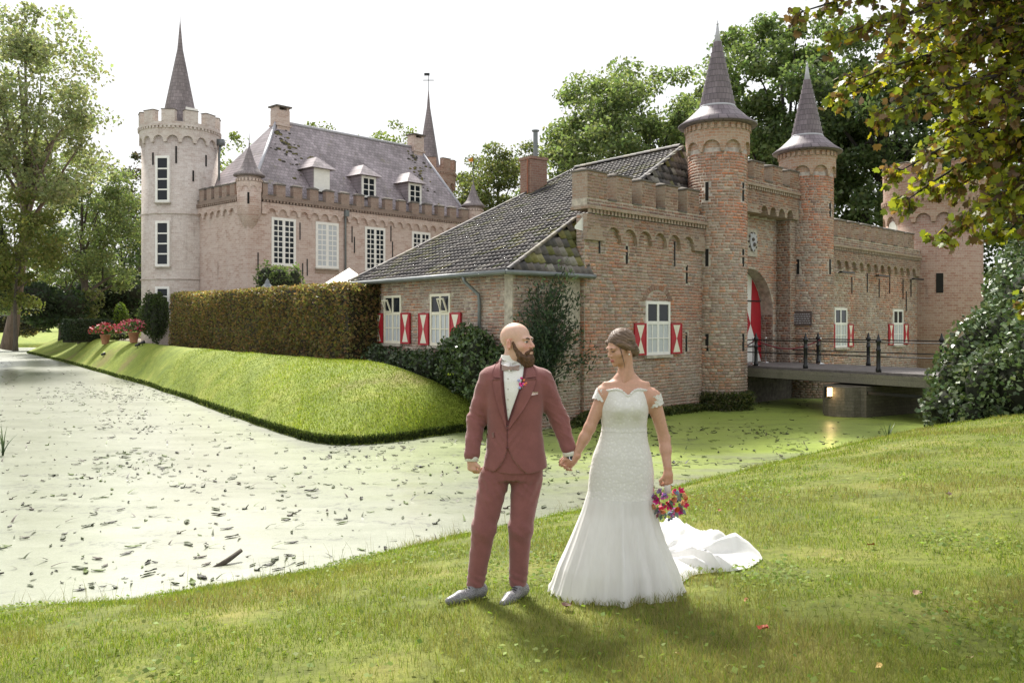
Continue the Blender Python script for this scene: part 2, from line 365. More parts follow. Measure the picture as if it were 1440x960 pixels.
# the island: edge points on the water, crest points inland
isl_px = [(38, 496.5), (60, 501.5), (100, 512), (150, 526), (200, 540.5), (250, 557), (300, 575), (345, 592), (385, 606), (415, 615), (440, 621), (470, 625), (510, 625), (560, 620), (610, 613), (650, 607.5), (690, 602), (740, 599)]
Pe = np.array([wat(*p)[:2] for p in isl_px])
A0 = np.array((2.08, 25.5)); U = np.array((0.700, 0.714)); NI = np.array((-0.714, 0.700))     # gatehouse corner, along and inward
Be = np.array((-0.13, 23.24)); V = np.array((-0.607, 0.794)); NH = np.array((0.794, 0.607))    # wing corner, along its facade and inward
hed0 = np.array((-5.35, 28.6)); hed1 = np.array((-19.2, 49.6))
cr = [(-45, 92), (-40, 88), (-34, 72), (-28, 62), (-22.5, 54), (-18.2, 46.5), (-14.2, 40.5), (-11.2, 36), (-8.8, 32.6), (-7.0, 30.2), (-5.8, 28.4), (-4.7, 27.0), (-3.4, 25.9), (-2.4, 25.2), (-1.4, 24.6), (-0.7, 24.1), (-0.2, 23.7), (0.5, 24.1)]
Qe = np.array(cr, float)
tt = np.linspace(0, len(Pe) - 1, 150); ii = np.arange(len(Pe))
def smooth_curve(P):
    q = np.stack([np.interp(tt, ii, P[:, k]) for k in (0, 1)], -1)
    for _ in range(6): q[1:-1] = 0.25 * q[:-2] + 0.5 * q[1:-1] + 0.25 * q[2:]
    return q
Pe2, Qe2 = smooth_curve(Pe), smooth_curve(Qe)
Pe2 = Pe2 + 0.05 * np.stack([vnoise(np.column_stack([tt * 3, tt * 0, tt * 0]), 5), vnoise(np.column_stack([tt * 3, tt * 0, tt * 0]), 6)], -1)
w_ = np.array([-0.06, 0.0, 0.0, 0.012, 0.04, 0.09, 0.16, 0.25, 0.35, 0.46, 0.58, 0.7, 0.82, 0.92, 1.0, 1.06])
def isl_h(w, L):
    h = 0.16 + 1.60 * np.clip(np.sin(np.clip(w, 0, 1) * PI / 2) ** 1.15, 0, 1)
    return h
Wg, Tg = np.meshgrid(w_, np.arange(len(tt)), indexing='ij')
XY = Pe2[Tg] * (1 - Wg[..., None]) + Qe2[Tg] * Wg[..., None]
Zi = isl_h(Wg, 1); Zi[0] = -0.5; Zi[1] = 0.0
endf = np.clip((tt - 11.0) / 4.8, 0, 1); endf = endf * endf * (3 - 2 * endf); Zi = Zi * (1 - 0.66 * endf * (Zi > 0.165))    # the mound runs down to the water before the wall
Zi = np.where(Wg > 0.05, Zi + 0.025 * vnoise(np.column_stack([XY.reshape(-1, 2) * 0.8, np.zeros(XY.shape[0] * XY.shape[1])]), 8).reshape(Zi.shape), Zi)
vi = np.column_stack([XY.reshape(-1, 2), Zi.ravel()])
isl = link('island_lawn', np_mesh('island_lawn', vi, grid_faces(len(w_), len(tt))), MAT['island_grass'], smooth=True)
tag(isl, 'sunlit mown lawn mound sloping to the moat before the hedge', 'lawn', kind='structure')
# castle yard behind hedge and house, and the far land
mb = MB()
yard = [tuple(q) for q in Qe2[:92:6]] + [(-3.6, 27.6), (2.6, 34.2), (22, 54), (60, 95), (60, 140), (-60, 140), (-46, 92)]
mb.add([(x, y, 1.55) for x, y in yard], [tuple(range(len(yard)))])
tag(mb.build('yard', plain('yard', (0.22, 0.19, 0.14), 0.95, 0.3, 0.8, 0.4, world=True)), 'castle yard ground behind the hedge', 'ground', kind='structure')
xs = np.concatenate([np.linspace(-600, -130, 8), np.linspace(-125, -20, 60), np.linspace(0, 600, 8)]); ys = np.array([100, 108, 108.3, 110, 113, 118, 126, 140, 200, 600.])
Xg, Yg = np.meshgrid(xs, ys, indexing='ij')
Zg = np.interp(Yg, ys, [-0.6, -0.6, 0.3, 0.6, 0.95, 1.3, 1.5, 1.5, 1.5, 1.5]) + 0.12 * vnoise(np.column_stack([Xg.ravel() * 0.2, Yg.ravel() * 0.2, 0 * Xg.ravel()])).reshape(Xg.shape) * (Yg > 108.2)
far = link('ground', np_mesh('ground', np.column_stack([Xg.ravel(), Yg.ravel(), Zg.ravel()]), grid_faces(len(xs), len(ys))[:, ::-1]), MAT['island_grass'], smooth=True)
tag(far, 'far grass bank and woodland floor beyond the moat', 'ground', kind='structure')

# moat: still water covered with duckweed
m, t, b = nodes('duckweed'); v = coords(t, world=True)
vs = coords(t, (1.0, 2.6, 1.0), world=True)
n1 = noise(t, vs, 0.55, 7, 0.62, 0.8); n2 = noise(t, v, 42, 4, 0.75); n3 = noise(t, vs, 0.28, 6, 0.6, 1.2)
n4 = noise(t, v, 7, 6, 0.7)
# sky sheen painted pale into the open moat's weed, greener before the gatehouse wall
c_sheen = ramp(t, n2, [(0.25, (0.165, 0.187, 0.115)), (0.55, (0.25, 0.275, 0.18)), (0.8, (0.35, 0.375, 0.265))])
c_green = ramp(t, n2, [(0.25, (0.21, 0.295, 0.05)), (0.55, (0.32, 0.41, 0.09)), (0.8, (0.43, 0.505, 0.155))])
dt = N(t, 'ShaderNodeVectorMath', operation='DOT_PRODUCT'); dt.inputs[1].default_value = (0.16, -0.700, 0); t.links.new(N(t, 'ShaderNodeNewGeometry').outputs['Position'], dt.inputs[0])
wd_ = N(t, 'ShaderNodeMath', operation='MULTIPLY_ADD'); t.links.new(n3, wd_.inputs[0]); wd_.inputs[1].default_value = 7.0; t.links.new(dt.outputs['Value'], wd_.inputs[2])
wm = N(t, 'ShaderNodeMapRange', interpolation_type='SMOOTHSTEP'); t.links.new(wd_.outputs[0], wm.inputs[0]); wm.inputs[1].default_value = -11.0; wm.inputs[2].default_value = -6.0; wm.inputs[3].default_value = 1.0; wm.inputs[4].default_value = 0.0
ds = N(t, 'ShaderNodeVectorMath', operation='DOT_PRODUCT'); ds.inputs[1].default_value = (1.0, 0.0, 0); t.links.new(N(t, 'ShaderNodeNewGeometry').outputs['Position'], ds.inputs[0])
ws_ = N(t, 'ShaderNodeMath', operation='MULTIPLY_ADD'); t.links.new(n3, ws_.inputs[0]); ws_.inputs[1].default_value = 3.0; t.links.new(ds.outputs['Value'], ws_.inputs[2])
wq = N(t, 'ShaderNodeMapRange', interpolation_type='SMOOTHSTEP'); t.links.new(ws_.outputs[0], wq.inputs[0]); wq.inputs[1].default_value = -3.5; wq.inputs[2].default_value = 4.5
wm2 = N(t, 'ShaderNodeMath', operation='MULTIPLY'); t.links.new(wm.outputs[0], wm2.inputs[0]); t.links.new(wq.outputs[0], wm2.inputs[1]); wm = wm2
c = mix(t, wm.outputs[0], c_sheen, c_green)
c = mix(t, 1.0, c, ramp(t, n4, [(0.3, (0.80, 0.82, 0.75)), (0.7, (1.12, 1.1, 1.15))]), 'MULTIPLY')
mm = N(t, 'ShaderNodeMath', operation='MULTIPLY'); t.links.new(ramp(t, n1, [(0.50, (0, 0, 0)), (0.64, (1, 1, 1))]), mm.inputs[0]); t.links.new(ramp(t, n4, [(0.48, (0, 0, 0)), (0.58, (1, 1, 1))]), mm.inputs[1])
c = mix(t, mm.outputs[0], c, (0.06, 0.07, 0.04))
t.links.new(c, b.inputs['Base Color'])
t.links.new(ramp(t, n3, [(0.3, (0.28,) * 3), (0.7, (0.40,) * 3)]), b.inputs['Roughness'])
b.inputs['Specular IOR Level'].default_value = 0.35; b.inputs['IOR'].default_value = 1.45
b.inputs['Coat Weight'].default_value = 1.0; b.inputs['Coat Roughness'].default_value = 0.24; b.inputs['Coat IOR'].default_value = 2.4
cw = N(t, 'ShaderNodeMapRange'); t.links.new(wm.outputs[0], cw.inputs[0]); cw.inputs[3].default_value = 1.0; cw.inputs[4].default_value = 0.12; t.links.new(cw.outputs[0], b.inputs['Coat Weight'])  # same mask cuts the coat's reflection before the wall
bump(t, b, n2, 0.22, 0.012)
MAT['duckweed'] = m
mb = MB(); mb.add([(-500, -60, 0), (500, -60, 0), (500, 300, 0), (-500, 300, 0)], [(0, 1, 2, 3)])
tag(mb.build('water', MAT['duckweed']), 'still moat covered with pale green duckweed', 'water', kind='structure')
# ------------------------------------------------------------------ brickwork laid brick by brick
BRICKC = np.array([(0.46, 0.24, 0.15), (0.40, 0.25, 0.17), (0.33, 0.20, 0.15), (0.44, 0.33, 0.25), (0.50, 0.42, 0.33), (0.36, 0.29, 0.24), (0.52, 0.27, 0.15), (0.26, 0.19, 0.16)])
PALETTE = {'front': [0.16, 0.26, 0.20, 0.2, 0.06, 0.10, 0.03, 0.05], 'tower': [0.17, 0.16, 0.07, 0.22, 0.16, 0.10, 0.11, 0.02], 'right': [0.10, 0.14, 0.08, 0.26, 0.24, 0.14, 0.01, 0.03], 'house': [0.10, 0.16, 0.20, 0.2, 0.14, 0.14, 0.02, 0.04]}
def lay(x0, x1, z0, z1, mask=None, L=0.25, H=0.098, joint=0.021, rng=RNG):
    """bond of stretchers and headers in a rectangle -> centres and sizes (n,4)"""
    out = []; z = z0; row = 0
    while z < z1 - H * 0.4:
        x = x0 - rng.uniform(0, L); k = row % 2
        while x < x1:
            w = (L if (k % 2 == 0 or rng.random() < 0.35) else L * 0.5) * rng.uniform(0.94, 1.05)
            a, bb = max(x, x0), min(x + w, x1)
            if bb - a > 0.05: out.append(((a + bb) / 2, z + H / 2, bb - a - joint, H - joint))
            x += w; k += 1
        z += H; row += 1
    q = np.array(out)
    if mask is not None: q = q[mask(q[:, 0], q[:, 1])]
    return q
def brick_cols(n, pal, q=None, lowdark=None, rng=RNG):
    p = np.array(PALETTE[pal]); p = p / p.sum()
    idx = rng.choice(len(BRICKC), n, p=p)
    c = BRICKC[idx] * rng.uniform(0.82, 1.16, (n, 1))
    if q is not None:                              # patches of redder and of paler repair work, damp green-grey low down
        s = vnoise(np.column_stack([q[:, 0] * 0.55 + 7, q[:, 1] * 0.8, q[:, 0] * 0]), 21)[:, None]
        c = np.where(s > 0.25, c * np.array((0.98, 1.04, 1.06)) + 0.03, c); c = np.where(s < -0.3, c * np.array((1.10, 0.88, 0.80)), c)
        d = np.clip((1.3 + 0.4 * s[:, 0] - q[:, 1]) / 0.9, 0, 1)[:, None]
        c = c * (1 - 0.55 * d) + np.array((0.20, 0.19, 0.145)) * 0.55 * d
    if q is None: c = c * np.array((0.66, 0.64, 0.64))       # weathered parapets and piers
    c = c * np.array((0.83, 0.785, 0.82)) + np.array((0.36, 0.265, 0.215)) * 0.13
    return np.clip(c, 0.02, 0.8)
def brick_arrays(q, mapf, proud=0.016, rng=RNG):
    """mapf(x) -> base point (n,3 without z), tangent, normal; boxes with chamfered fronts"""
    n = len(q); b, tg, nm = mapf(q[:, 0])
    pr = proud + rng.uniform(-0.006, 0.008, n)
    ch = 0.007
    zz = np.array((0, 0, 1.0)); vs = np.zeros((n, 8, 3))
    for k, (sx, sz) in enumerate(((-1, -1), (1, -1), (1, 1), (-1, 1))):
        for lay_, (ins, dep) in enumerate(((0, -0.004), (ch, pr))):
            jx = rng.uniform(-0.003, 0.003, n); jz = rng.uniform(-0.003, 0.003, n)
            vs[:, k + 4 * lay_] = b + tg * (sx * (q[:, 2] / 2 - ins) + jx)[:, None] + zz * (q[:, 1] + sz * (q[:, 3] / 2 - ins) + jz)[:, None] + nm * (np.broadcast_to(dep, (n,)) + (rng.uniform(-0.003, 0.003, n) if lay_ else 0))[:, None]
    f = np.array([(4, 5, 6, 7), (0, 1, 5, 4), (1, 2, 6, 5), (2, 3, 7, 6), (3, 0, 4, 7)])
    fs = (np.arange(n)[:, None, None] * 8 + f[None]).reshape(-1, 4)
    return vs.reshape(-1, 3), fs
def flat(y):                                       # brick face in a wall plane looking towards -y
    def f(x):
        n = len(x); return np.column_stack([x, np.full(n, y), np.zeros(n)]), np.tile((1., 0, 0), (n, 1)), np.tile((0, -1., 0), (n, 1))
    return f
def line2(p0, d, nrm):                             # any vertical plane
    def f(x):
        n = len(x); return np.column_stack([p0[0] + d[0] * x, p0[1] + d[1] * x, np.zeros(n)]), np.tile((d[0], d[1], 0.), (n, 1)), np.tile((nrm[0], nrm[1], 0.), (n, 1))
    return f
def drum(r):                                       # round tower, x is arc length
    def f(x):
        a = x / r; c, s = np.cos(a), np.sin(a); z = 0 * a
        return np.column_stack([c * r, s * r, z]), np.column_stack([-s, c, z]), np.column_stack([c, s, z])
    return f
def brickwork(q, mapf, pal, parent, name='brickwork', shade=True, proud=0.016):
    v, f = brick_arrays(q, mapf, proud)
    c = np.repeat(brick_cols(len(q), pal, q if shade else None), 8, 0)
    return tag(link(name, np_mesh(name, v, f, c), MAT['brick'], parent), kind='stuff')
def out_rects(rects):
    def m(x, z):
        k = np.ones(len(x), bool)
        for a, b_, c_, d_ in rects: k &= ~((x > a) & (x < b_) & (z > c_) & (z < d_))
        return k
    return m

# ------------------------------------------------------------------ parts that several buildings share
def merlon(parent, x0, x1, y0, y1, z0, z1, mat, m=None, cap=0.05, rot=0.0, pal=None):
    mb = MB(); mb.box(x0, x1, y0, y1, z0, z1, m); o = mb.build('merlon', mat, parent)
    c = MB(); e = 0.035; xm = (x0 + x1) / 2
    ym = (y0 + y1) / 2
    vs = [(x0 - e, y0 - e, z1), (x1 + e, y0 - e, z1), (x1 + e, y1 + e, z1), (x0 - e, y1 + e, z1), (x0 - e, y0 - e, z1 + cap), (x1 + e, y0 - e, z1 + cap), (x1 + e, y1 + e, z1 + cap), (x0 - e, y1 + e, z1 + cap), (x0 + 0.1, ym, z1 + cap * 2.6), (x1 - 0.1, ym, z1 + cap * 2.6)]
    vs = [Vector(p) + Vector((0, 0, 0.001)) for p in vs]
    if m is not None: vs = [m @ p for p in vs]
    c.add(vs, [(3, 2, 1, 0), (0, 1, 5, 4), (1, 2, 6, 5), (2, 3, 7, 6), (3, 0, 4, 7), (4, 5, 9, 8), (5, 6, 9), (6, 7, 8, 9), (7, 4, 8)])
    c.build('coping', MAT['coping'], o)
    return o
def arch_frieze(x0, x1, ztop, zspring, r, period, first, steps=7):
    """outline in x,z of a corbel table: straight top, round arches cut in the lower edge"""
    lo = [(x0, zspring - 0.08)]; c = first
    while c + r < x1 - 0.02:
        if c - r > x0 + 0.01:
            lo.append((c - r - 0.02, zspring - 0.08)); lo.append((c - r, zspring))
            lo += [(c - r * math.cos(PI * k / steps), zspring + r * math.sin(PI * k / steps)) for k in range(1, steps)]
            lo.append((c + r, zspring)); lo.append((c + r + 0.02, zspring - 0.08))
        c += period
    lo.append((x1, zspring - 0.08))
    return lo + [(x1, ztop), (x0, ztop)]
def strip_prism(mb, poly_low, ztop, y0, y1, m=None, mapf=None):
    """frieze as quads so that concave outlines stay clean; mapf(x, depth) -> (X, Y) bends it"""
    mapf = mapf or (lambda x, d: (x, d))
    vs = []; n = len(poly_low)
    for x, z in poly_low:
        for d in (y0, y1):
            X, Y = mapf(x, d); vs += [(X, Y, z), (X, Y, ztop)]
    fs = []
    for i in range(n - 1):
        a, b_ = 4 * i, 4 * i + 4
        if abs(poly_low[i][0] - poly_low[i + 1][0]) > 1e-6: fs.append((a, b_, b_ + 1, a + 1)); fs.append((a + 3, b_ + 3, b_ + 2, a + 2)); fs.append((a + 1, b_ + 1, b_ + 3, a + 3))
        fs.append((a + 2, b_ + 2, b_, a))
    fs += [(0, 1, 3, 2), (4 * n - 4, 4 * n - 2, 4 * n - 1, 4 * n - 3)]
    if m is not None: vs = [m @ Vector(p) for p in vs]
    mb.add(vs, fs)
def frieze_low(x0, x1, zs, r, period, first, steps=8):
    return [p for p in arch_frieze(x0, x1, 99, zs, r, period, first, steps)][:-2]
def sash(parent, w, h, cols, rows, m, frame=MAT['white_paint'], pane=MAT['glass'], fr=0.07, bar=0.028, mull=0.06, split=None, sill=True, depth=0.12, bars_low=None, lower_pane=None, rowh=None, name='window'):
    """window in the x,z plane looking to -y, m places its lower left corner; split = height share of the transom"""
    def L(o): return o
    fmb = MB()
    fmb.box(0, fr, 0, depth, 0, h, m); fmb.box(w - fr, w, 0, depth, 0, h, m)
    fmb.box(fr, w - fr, 0, depth, 0, fr, m); fmb.box(fr, w - fr, 0, depth, h - fr, h, m)
    if mull: fmb.box(w / 2 - mull / 2, w / 2 + mull / 2, 0.012, depth, fr, h - fr, m)
    if split: 
        zs = h * split
        fmb.box(fr, w / 2 - mull / 2, 0.012, depth, zs - mull / 2, zs + mull / 2, m); fmb.box(w / 2 + mull / 2, w - fr, 0.012, depth, zs - mull / 2, zs + mull / 2, m)
    win = fmb.build(name, frame, parent)
    xs_ = [(fr, w / 2 - mull / 2), (w / 2 + mull / 2, w - fr)] if mull else [(fr, w - fr)]
    zs_ = [(fr, h - fr)] if not split else [(fr, h * split - mull / 2), (h * split + mull / 2, h - fr)]
    bars = []
    for xi, (a, b_) in enumerate(xs_):
        for zi, (c_, d_) in enumerate(zs_):
            nc = max(1, cols // len(xs_)); nr = rows if not split else (bars_low[1] if zi == 0 else rows)
            nc = nc if not (split and zi == 0) else bars_low[0]
            p = MB(); p.add([m @ Vector(q) for q in ((a, depth * 0.34, c_), (b_, depth * 0.34, c_), (b_, depth * 0.34, d_), (a, depth * 0.34, d_))], [(0, 1, 2, 3)])
            p.build('pane', (lower_pane if (lower_pane and split and zi == 0) else pane), win)
            for k in range(1, nc): x = a + (b_ - a) * k / nc; bars.append((x - bar / 2, x + bar / 2, depth * 0.14, depth * 0.32, c_, d_))
            for k in range(1, nr):
                z = c_ + (d_ - c_) * k / nr
                bars.append((a, b_, depth * 0.15, depth * 0.31, z - bar / 2, z + bar / 2))
    for q_ in bars: MB().box(*q_, m).build('glazing_bar', frame, win)
    if sill: MB().box(-0.06, w + 0.06, -0.07, depth, -0.09, -0.004, m).build('sill', MAT['stone'], win)
    return win
def shutter(parent, w, h, m):
    o = MB().box(0, w, -0.045, -0.005, 0, h, m).build('shutter', MAT['red_paint'], parent)
    e = 0.055; q = MB(); c = (w / 2, h / 2)
    q.add([m @ Vector(p) for p in ((e * 1.9, -0.0485, e), (w - e * 1.9, -0.0485, e), (c[0] + 0.008, -0.0485, c[1]), (w - e * 1.9, -0.0485, h - e), (e * 1.9, -0.0485, h - e), (c[0] - 0.008, -0.0485, c[1]))], [(0, 1, 2, 5), (5, 2, 3, 4)])
    q.build('hourglass', MAT['cream_paint'], o)
    f = MB()
    for a in ((0, w, 0, 0.035), (0, w, h - 0.035, h), (0, 0.03, 0.035, h - 0.035), (w - 0.03, w, 0.035, h - 0.035)): f.box(a[0], a[1], -0.058, -0.046, a[2], a[3], m)
    f.build('shutter_frame', MAT['red_paint'], o)
    return o
def T(x, y, z, rz=0): return Matrix.Translation((x, y, z)) @ Matrix.Rotation(rz, 4, 'Z')
def loophole(parent, m, w=0.1, h=0.55):
    return MB().box(-w / 2, w / 2, -0.012, 0.05, 0, h, m).build('loophole', MAT['dark'], parent)  # solid dark box: the slit's inner shade is put into its colour
def wall_tie(parent, m, h=0.75):
    return MB().box(-0.018, 0.018, -0.05, -0.012, 0, h, m).build('wall_tie', MAT['black_iron'], parent)
def dentils(mb, x0, x1, y0, y1, z0, z1, step=0.17, m=None, mapf=None):
    n = max(1, int(round((x1 - x0) / step)))
    for k in range(n):
        a = x0 + (k + 0.2) * (x1 - x0) / n; b_ = x0 + (k + 0.75) * (x1 - x0) / n
        if mapf is None: mb.box(a, b_, y0, y1, z0, z1, m)
        else:
            vs = [(*mapf(x, d), z) for z in (z0, z1) for d in (y0, y1) for x in (a, b_)]
            mb.add(vs, [(0, 2, 3, 1), (4, 5, 7, 6), (0, 1, 5, 4), (2, 6, 7, 3), (0, 4, 6, 2), (1, 3, 7, 5)])

# ------------------------------------------------------------------ the gatehouse front (local x along the wall, y into the building)
GA = math.atan2(U[1], U[0])
gate = empty('gatehouse', (A0[0], A0[1], 0), GA)
tag(gate, 'red and buff brick gatehouse front with two cone-roofed round towers and battlements', 'gatehouse')
TX1, TX2, TR = 7.13, 13.8, 0.98
BR, GM = MAT['brick'], MAT['gate_brick']
# left stretch of wall
WIN1 = (2.93, 4.23, 1.92, 3.60)
wl = MB().box(0, TX1, 0.0, 0.30, -0.6, 6.05).box(0.31, TX1, 0.30, 0.7, -0.6, 4.2).build('wall', MAT['mortar'], gate)
holes = [(WIN1[0] - 0.02, WIN1[1] + 0.02, WIN1[2] - 0.1, WIN1[3] + 0.02), (1.92, 2.06, 4.68, 5.3), (5.17, 5.30, 4.2, 4.85), (5.14, 5.28, 1.95, 2.65)]
q = lay(0.0, TX1 - TR * 0.93, 0.05, 5.9, out_rects(holes))
arch_c = ((WIN1[0] + WIN1[1]) / 2, 3.6)
q = q[~((np.hypot(q[:, 0] - arch_c[0], (q[:, 1] - 3.52) * 1.35) < 0.80) & (q[:, 1] > 3.5))]
near = (q[:, 0] < 2.55) & (q[:, 1] > 1.3) & (q[:, 1] < 4.9)
idx = np.where(near)[0]
if len(idx) > 295: idx = idx[np.argsort(q[idx, 0] + RNG.uniform(0, 0.2, len(idx)))[:295]]
rest = np.ones(len(q), bool); rest[idx] = False
brickwork(q[rest], flat(0.0), 'front', wl)
brickwork(lay(0.0, 0.3, 0.05, 6.0), line2((0.0, 0.3), (0, -1.0), (-1.0, 0)), 'front', wl)
# the bricks that show largest, one by one
cols = brick_cols(len(idx), 'front', q[idx])
bank_ = {}
for i, c in zip(idx, cols):
    w, h = q[i, 2], q[i, 3]; ck = (round(c[0], 2), round(c[1], 2), round(c[2], 2)); ck = tuple(round(x / 0.06) * 0.06 for x in ck)
    key = (round(w / 0.02), ck)
    if key not in bank_:
        v, f = brick_arrays(np.array([[0, 0, round(w / 0.02) * 0.02 - 0.004, 0.082]]), flat(0.0))
        me = np_mesh('brick', v, f, np.tile(c, (8, 1))); me.materials.append(BR); bank_[key] = me
    o = bpy.data.objects.new('brick', bank_[key]); COL.objects.link(o); o.parent = wl; o.location = (q[i, 0], -random.uniform(0, 0.008), q[i, 1]); o.rotation_euler = (random.uniform(-0.02, 0.02), random.uniform(-0.012, 0.012), random.uniform(-0.015, 0.015))
# relieving arch over the window
ra = MB()
for k in range(15):
    a0_, a1_ = PI * (0.06 + 0.88 * k / 15), PI * (0.06 + 0.88 * (k + 0.86) / 15)
    vs = [(arch_c[0] + r * math.cos(a), -d, 3.52 + r * 0.72 * math.sin(a)) for d in (0.0, 0.02) for r, a in ((0.62, a0_), (0.84, a0_), (0.84, a1_), (0.62, a1_))]
    ra.add(vs, [(3, 2, 1, 0), (4, 5, 6, 7), (0, 1, 5, 4), (1, 2, 6, 5), (2, 3, 7, 6), (3, 0, 4, 7)], tuple(brick_cols(1, 'front')[0]))
tag(ra.build('relieving_arch', BR, gate, col=True), kind='stuff')
fl_ = lay(arch_c[0] - 0.6, arch_c[0] + 0.6, 3.62, 4.1, lambda x, z: (np.hypot(x - arch_c[0], (z - 3.52) * 1.35) < 0.58))
brickwork(fl_, flat(0.0), 'front', wl)
def battlement(parent, x0, x1, zc, zsill, ztop, arch_first, arch_r=0.31, arch_p=0.79, merl=(), proj=0.14, thick=0.30, pal='front', zs=None, mat=GM, depth=0.0, brick=True):
    """corbel table, tooth course, parapet and merlons"""
    zs = zs or zc - 0.66
    base_ = MAT['mortar'] if brick else mat
    fr = MB(); low = frieze_low(x0, x1, zs, arch_r, arch_p, arch_first)
    strip_prism(fr, low, zc, -proj, depth); f = fr.build('corbel_table', mat, parent)
    if brick:
        def mk(x, z):
            ph = (x - arch_first) / arch_p; c = arch_first + np.round(ph) * arch_p
            dx = np.abs(x - c)
            inside = (z < zs + np.sqrt(np.maximum(arch_r ** 2 - dx ** 2, 0)) + 0.03) & (dx < arch_r + 0.03)
            return ~inside
        brickwork(lay(x0 + 0.01, x1 - 0.01, zs - 0.06, zc - 0.02, mk, H=0.09), flat(-proj), pal, f, shade=False, proud=0.010)
    tc_ = MB(); dentils(tc_, x0, x1, -proj - 0.06, -proj - 0.001, zc + 0.02, zc + 0.14); tc_.build('tooth_course', mat, parent)
    MB().box(x0 - 0.02, x1, -proj - 0.10, thick, zc + 0.14, zc + 0.24).build('string_course', mat, parent)
    par = MB().box(x0, x1, -proj, thick - 0.03, zc + 0.24, zsill).build('parapet', base_, parent)
    if brick: brickwork(lay(x0, x1, zc + 0.25, zsill, H=0.09), flat(-proj), pal, par, shade=False, proud=0.010)
    gaps = [(a[1], b_[0]) for a, b_ in zip(merl[:-1], merl[1:])]
    for a, b_ in gaps: MB().box(a + 0.04, b_ - 0.04, -proj - 0.03, thick, zsill + 0.001, zsill + 0.05).build('crenel_sill', MAT['coping'], parent)
    for a, b_ in merl:
        o = merlon(parent, a, b_, -proj + 0.002, thick - 0.03, zsill + 0.002, ztop, mat)
        if brick: brickwork(lay(a, b_, zsill + 0.01, ztop, H=0.09), flat(-proj + 0.002), pal, o, shade=False, proud=0.010)
battlement(gate, -0.06, TX1 - TR * 0.9, 6.05, 6.50, 7.27, 1.18, 0.355, merl=[(-0.04, 0.88)] + [(1.34 + 1.24 * k, 2.07 + 1.23 * k) for k in range(4)], thick=0.46)
loophole(gate, T(1.99, 0, 4.70)); loophole(gate, T(5.235, 0, 4.22), h=0.6); loophole(gate, T(5.21, 0, 1.98), h=0.64)
for x, z in ((0.65, 4.95), (4.5, 4.75)): wall_tie(gate, T(x, 0, z), 0.8)
def gate_window(x, z, w=1.3, h=1.68, shut=0.6):
    wn = sash(gate, w, h, 2, 1, T(x, -0.05, z), split=0.60, bars_low=(2, 2), fr=0.09, mull=0.10, bar=0.035, depth=0.1, lower_pane=MAT['curtained'])
    hs = h * 0.585
    shutter(gate, shut, hs, T(x - shut - 0.02, -0.02, z + 0.01)); shutter(gate, shut, hs, T(x + w + 0.02, -0.03, z + 0.01))
gate_window(WIN1[0], WIN1[2])
# towers
def viewdir(cx, cy):                               # direction from a world point to the camera, as an angle in the gatehouse frame
    return math.atan2(-cy, -cx) - GA
def gate_tower(x, hgt, label, zcorn=8.62):
    wc = np.array((A0[0] + U[0] * x, A0[1] + U[1] * x)); vd = viewdir(*wc); r = TR
    tw = MB().lathe([(r, -0.6), (r, 8.78)], 48).build('tower', MAT['mortar'], gate, smooth=True); tw.location = (x, 0, 0); tw['label'] = label
    slits = []
    for off in (-0.35, 0.86):
        a = vd + math.asin(off)
        for z, h in ((7.02, 0.62), (4.82, 0.58), (1.98, 0.58)):
            if x > 10 and z < 4: continue
            slits.append((a, z, h))
    rects = [((a * r) - 0.10, (a * r) + 0.10, z - 0.02, z + h + 0.02) for a, z, h in slits]
    q = lay((vd - 1.75) * r, (vd + 1.75) * r, 0.02, 8.64, out_rects(rects), L=0.22)
    brickwork(q, drum(r), 'tower', tw)
    for a, z, h in slits:
        loophole(tw, Matrix.Rotation(a + PI / 2, 4, 'Z') @ Matrix.Translation((0, -r, z)), 0.11, h)
    # corbelled head with blind arches
    rh = r + 0.10; na = 9; per = 2 * PI * rh / na
    hd = MB(); hd.lathe([(r, 8.78), (r, 9.25)], 48, cap=False)
    low = frieze_low(0, 2 * PI * rh + 0.001, 8.72, per * 0.41, per, per * 0.5, 10)
    ph = vd + 0.16
    strip_prism(hd, low, 9.40, 0, 0.10, None, lambda s_, d: ((rh - d) * math.cos(s_ / rh + ph), (rh - d) * math.sin(s_ / rh + ph)))
    head = hd.build('corbelled_head', MAT['gate_tower_brick'], tw, smooth=False)
    tcz = MB(); dentils(tcz, 0, 2 * PI * rh, -0.05, 0.03, 9.41, 9.59, 0.22, None, lambda s_, d: ((rh - d) * math.cos(s_ / rh), (rh - d) * math.sin(s_ / rh)))
    tcz.lathe([(rh - 0.005, 9.38), (rh - 0.005, 9.67)], 48, cap=False)
    tcz.build('tooth_course', MAT['gate_tower_brick'], tw)
    rs = 1.32
    prof = [(rh - 0.03, 9.62), (rs, 9.64), (rs + 0.02, 9.69), (1.02, 9.92), (0.62, 10.30), (0.56, 10.36)]
    sp = MB().lathe(prof, 40).build('spire', MAT['spire_slate'], tw, smooth=False); sp['label'] = 'slate cone roof with a flared skirt'
    sp.data.polygons.foreach_set('use_smooth', np.ones(len(sp.data.polygons), bool))
    up = []; zz = 10.30; r0 = 0.60
    ztop = 12.45
    while zz < ztop:
        f = (zz - 10.30) / (13.1 - 10.30); up += [(r0 * (1 - f), zz), (r0 * (1 - f) - 0.004, zz + 0.185)]; zz += 0.19
    MB().lathe(up, 32).build('spire_courses', MAT['spire_slate'], tw)
    MB().lathe([(0.62, 10.28), (0.635, 10.31), (0.60, 10.36)], 32, cap=False).build('lead_ring', MAT['lead'], tw, smooth=True)
    MB().lathe([(0.15, 12.4), (0.06, 12.95), (0.012, 13.3), (0.0, 13.35)], 16).ball((0, 0, 13.2), 0.045).build('finial', MAT['lead'], tw, smooth=True)
    return tw
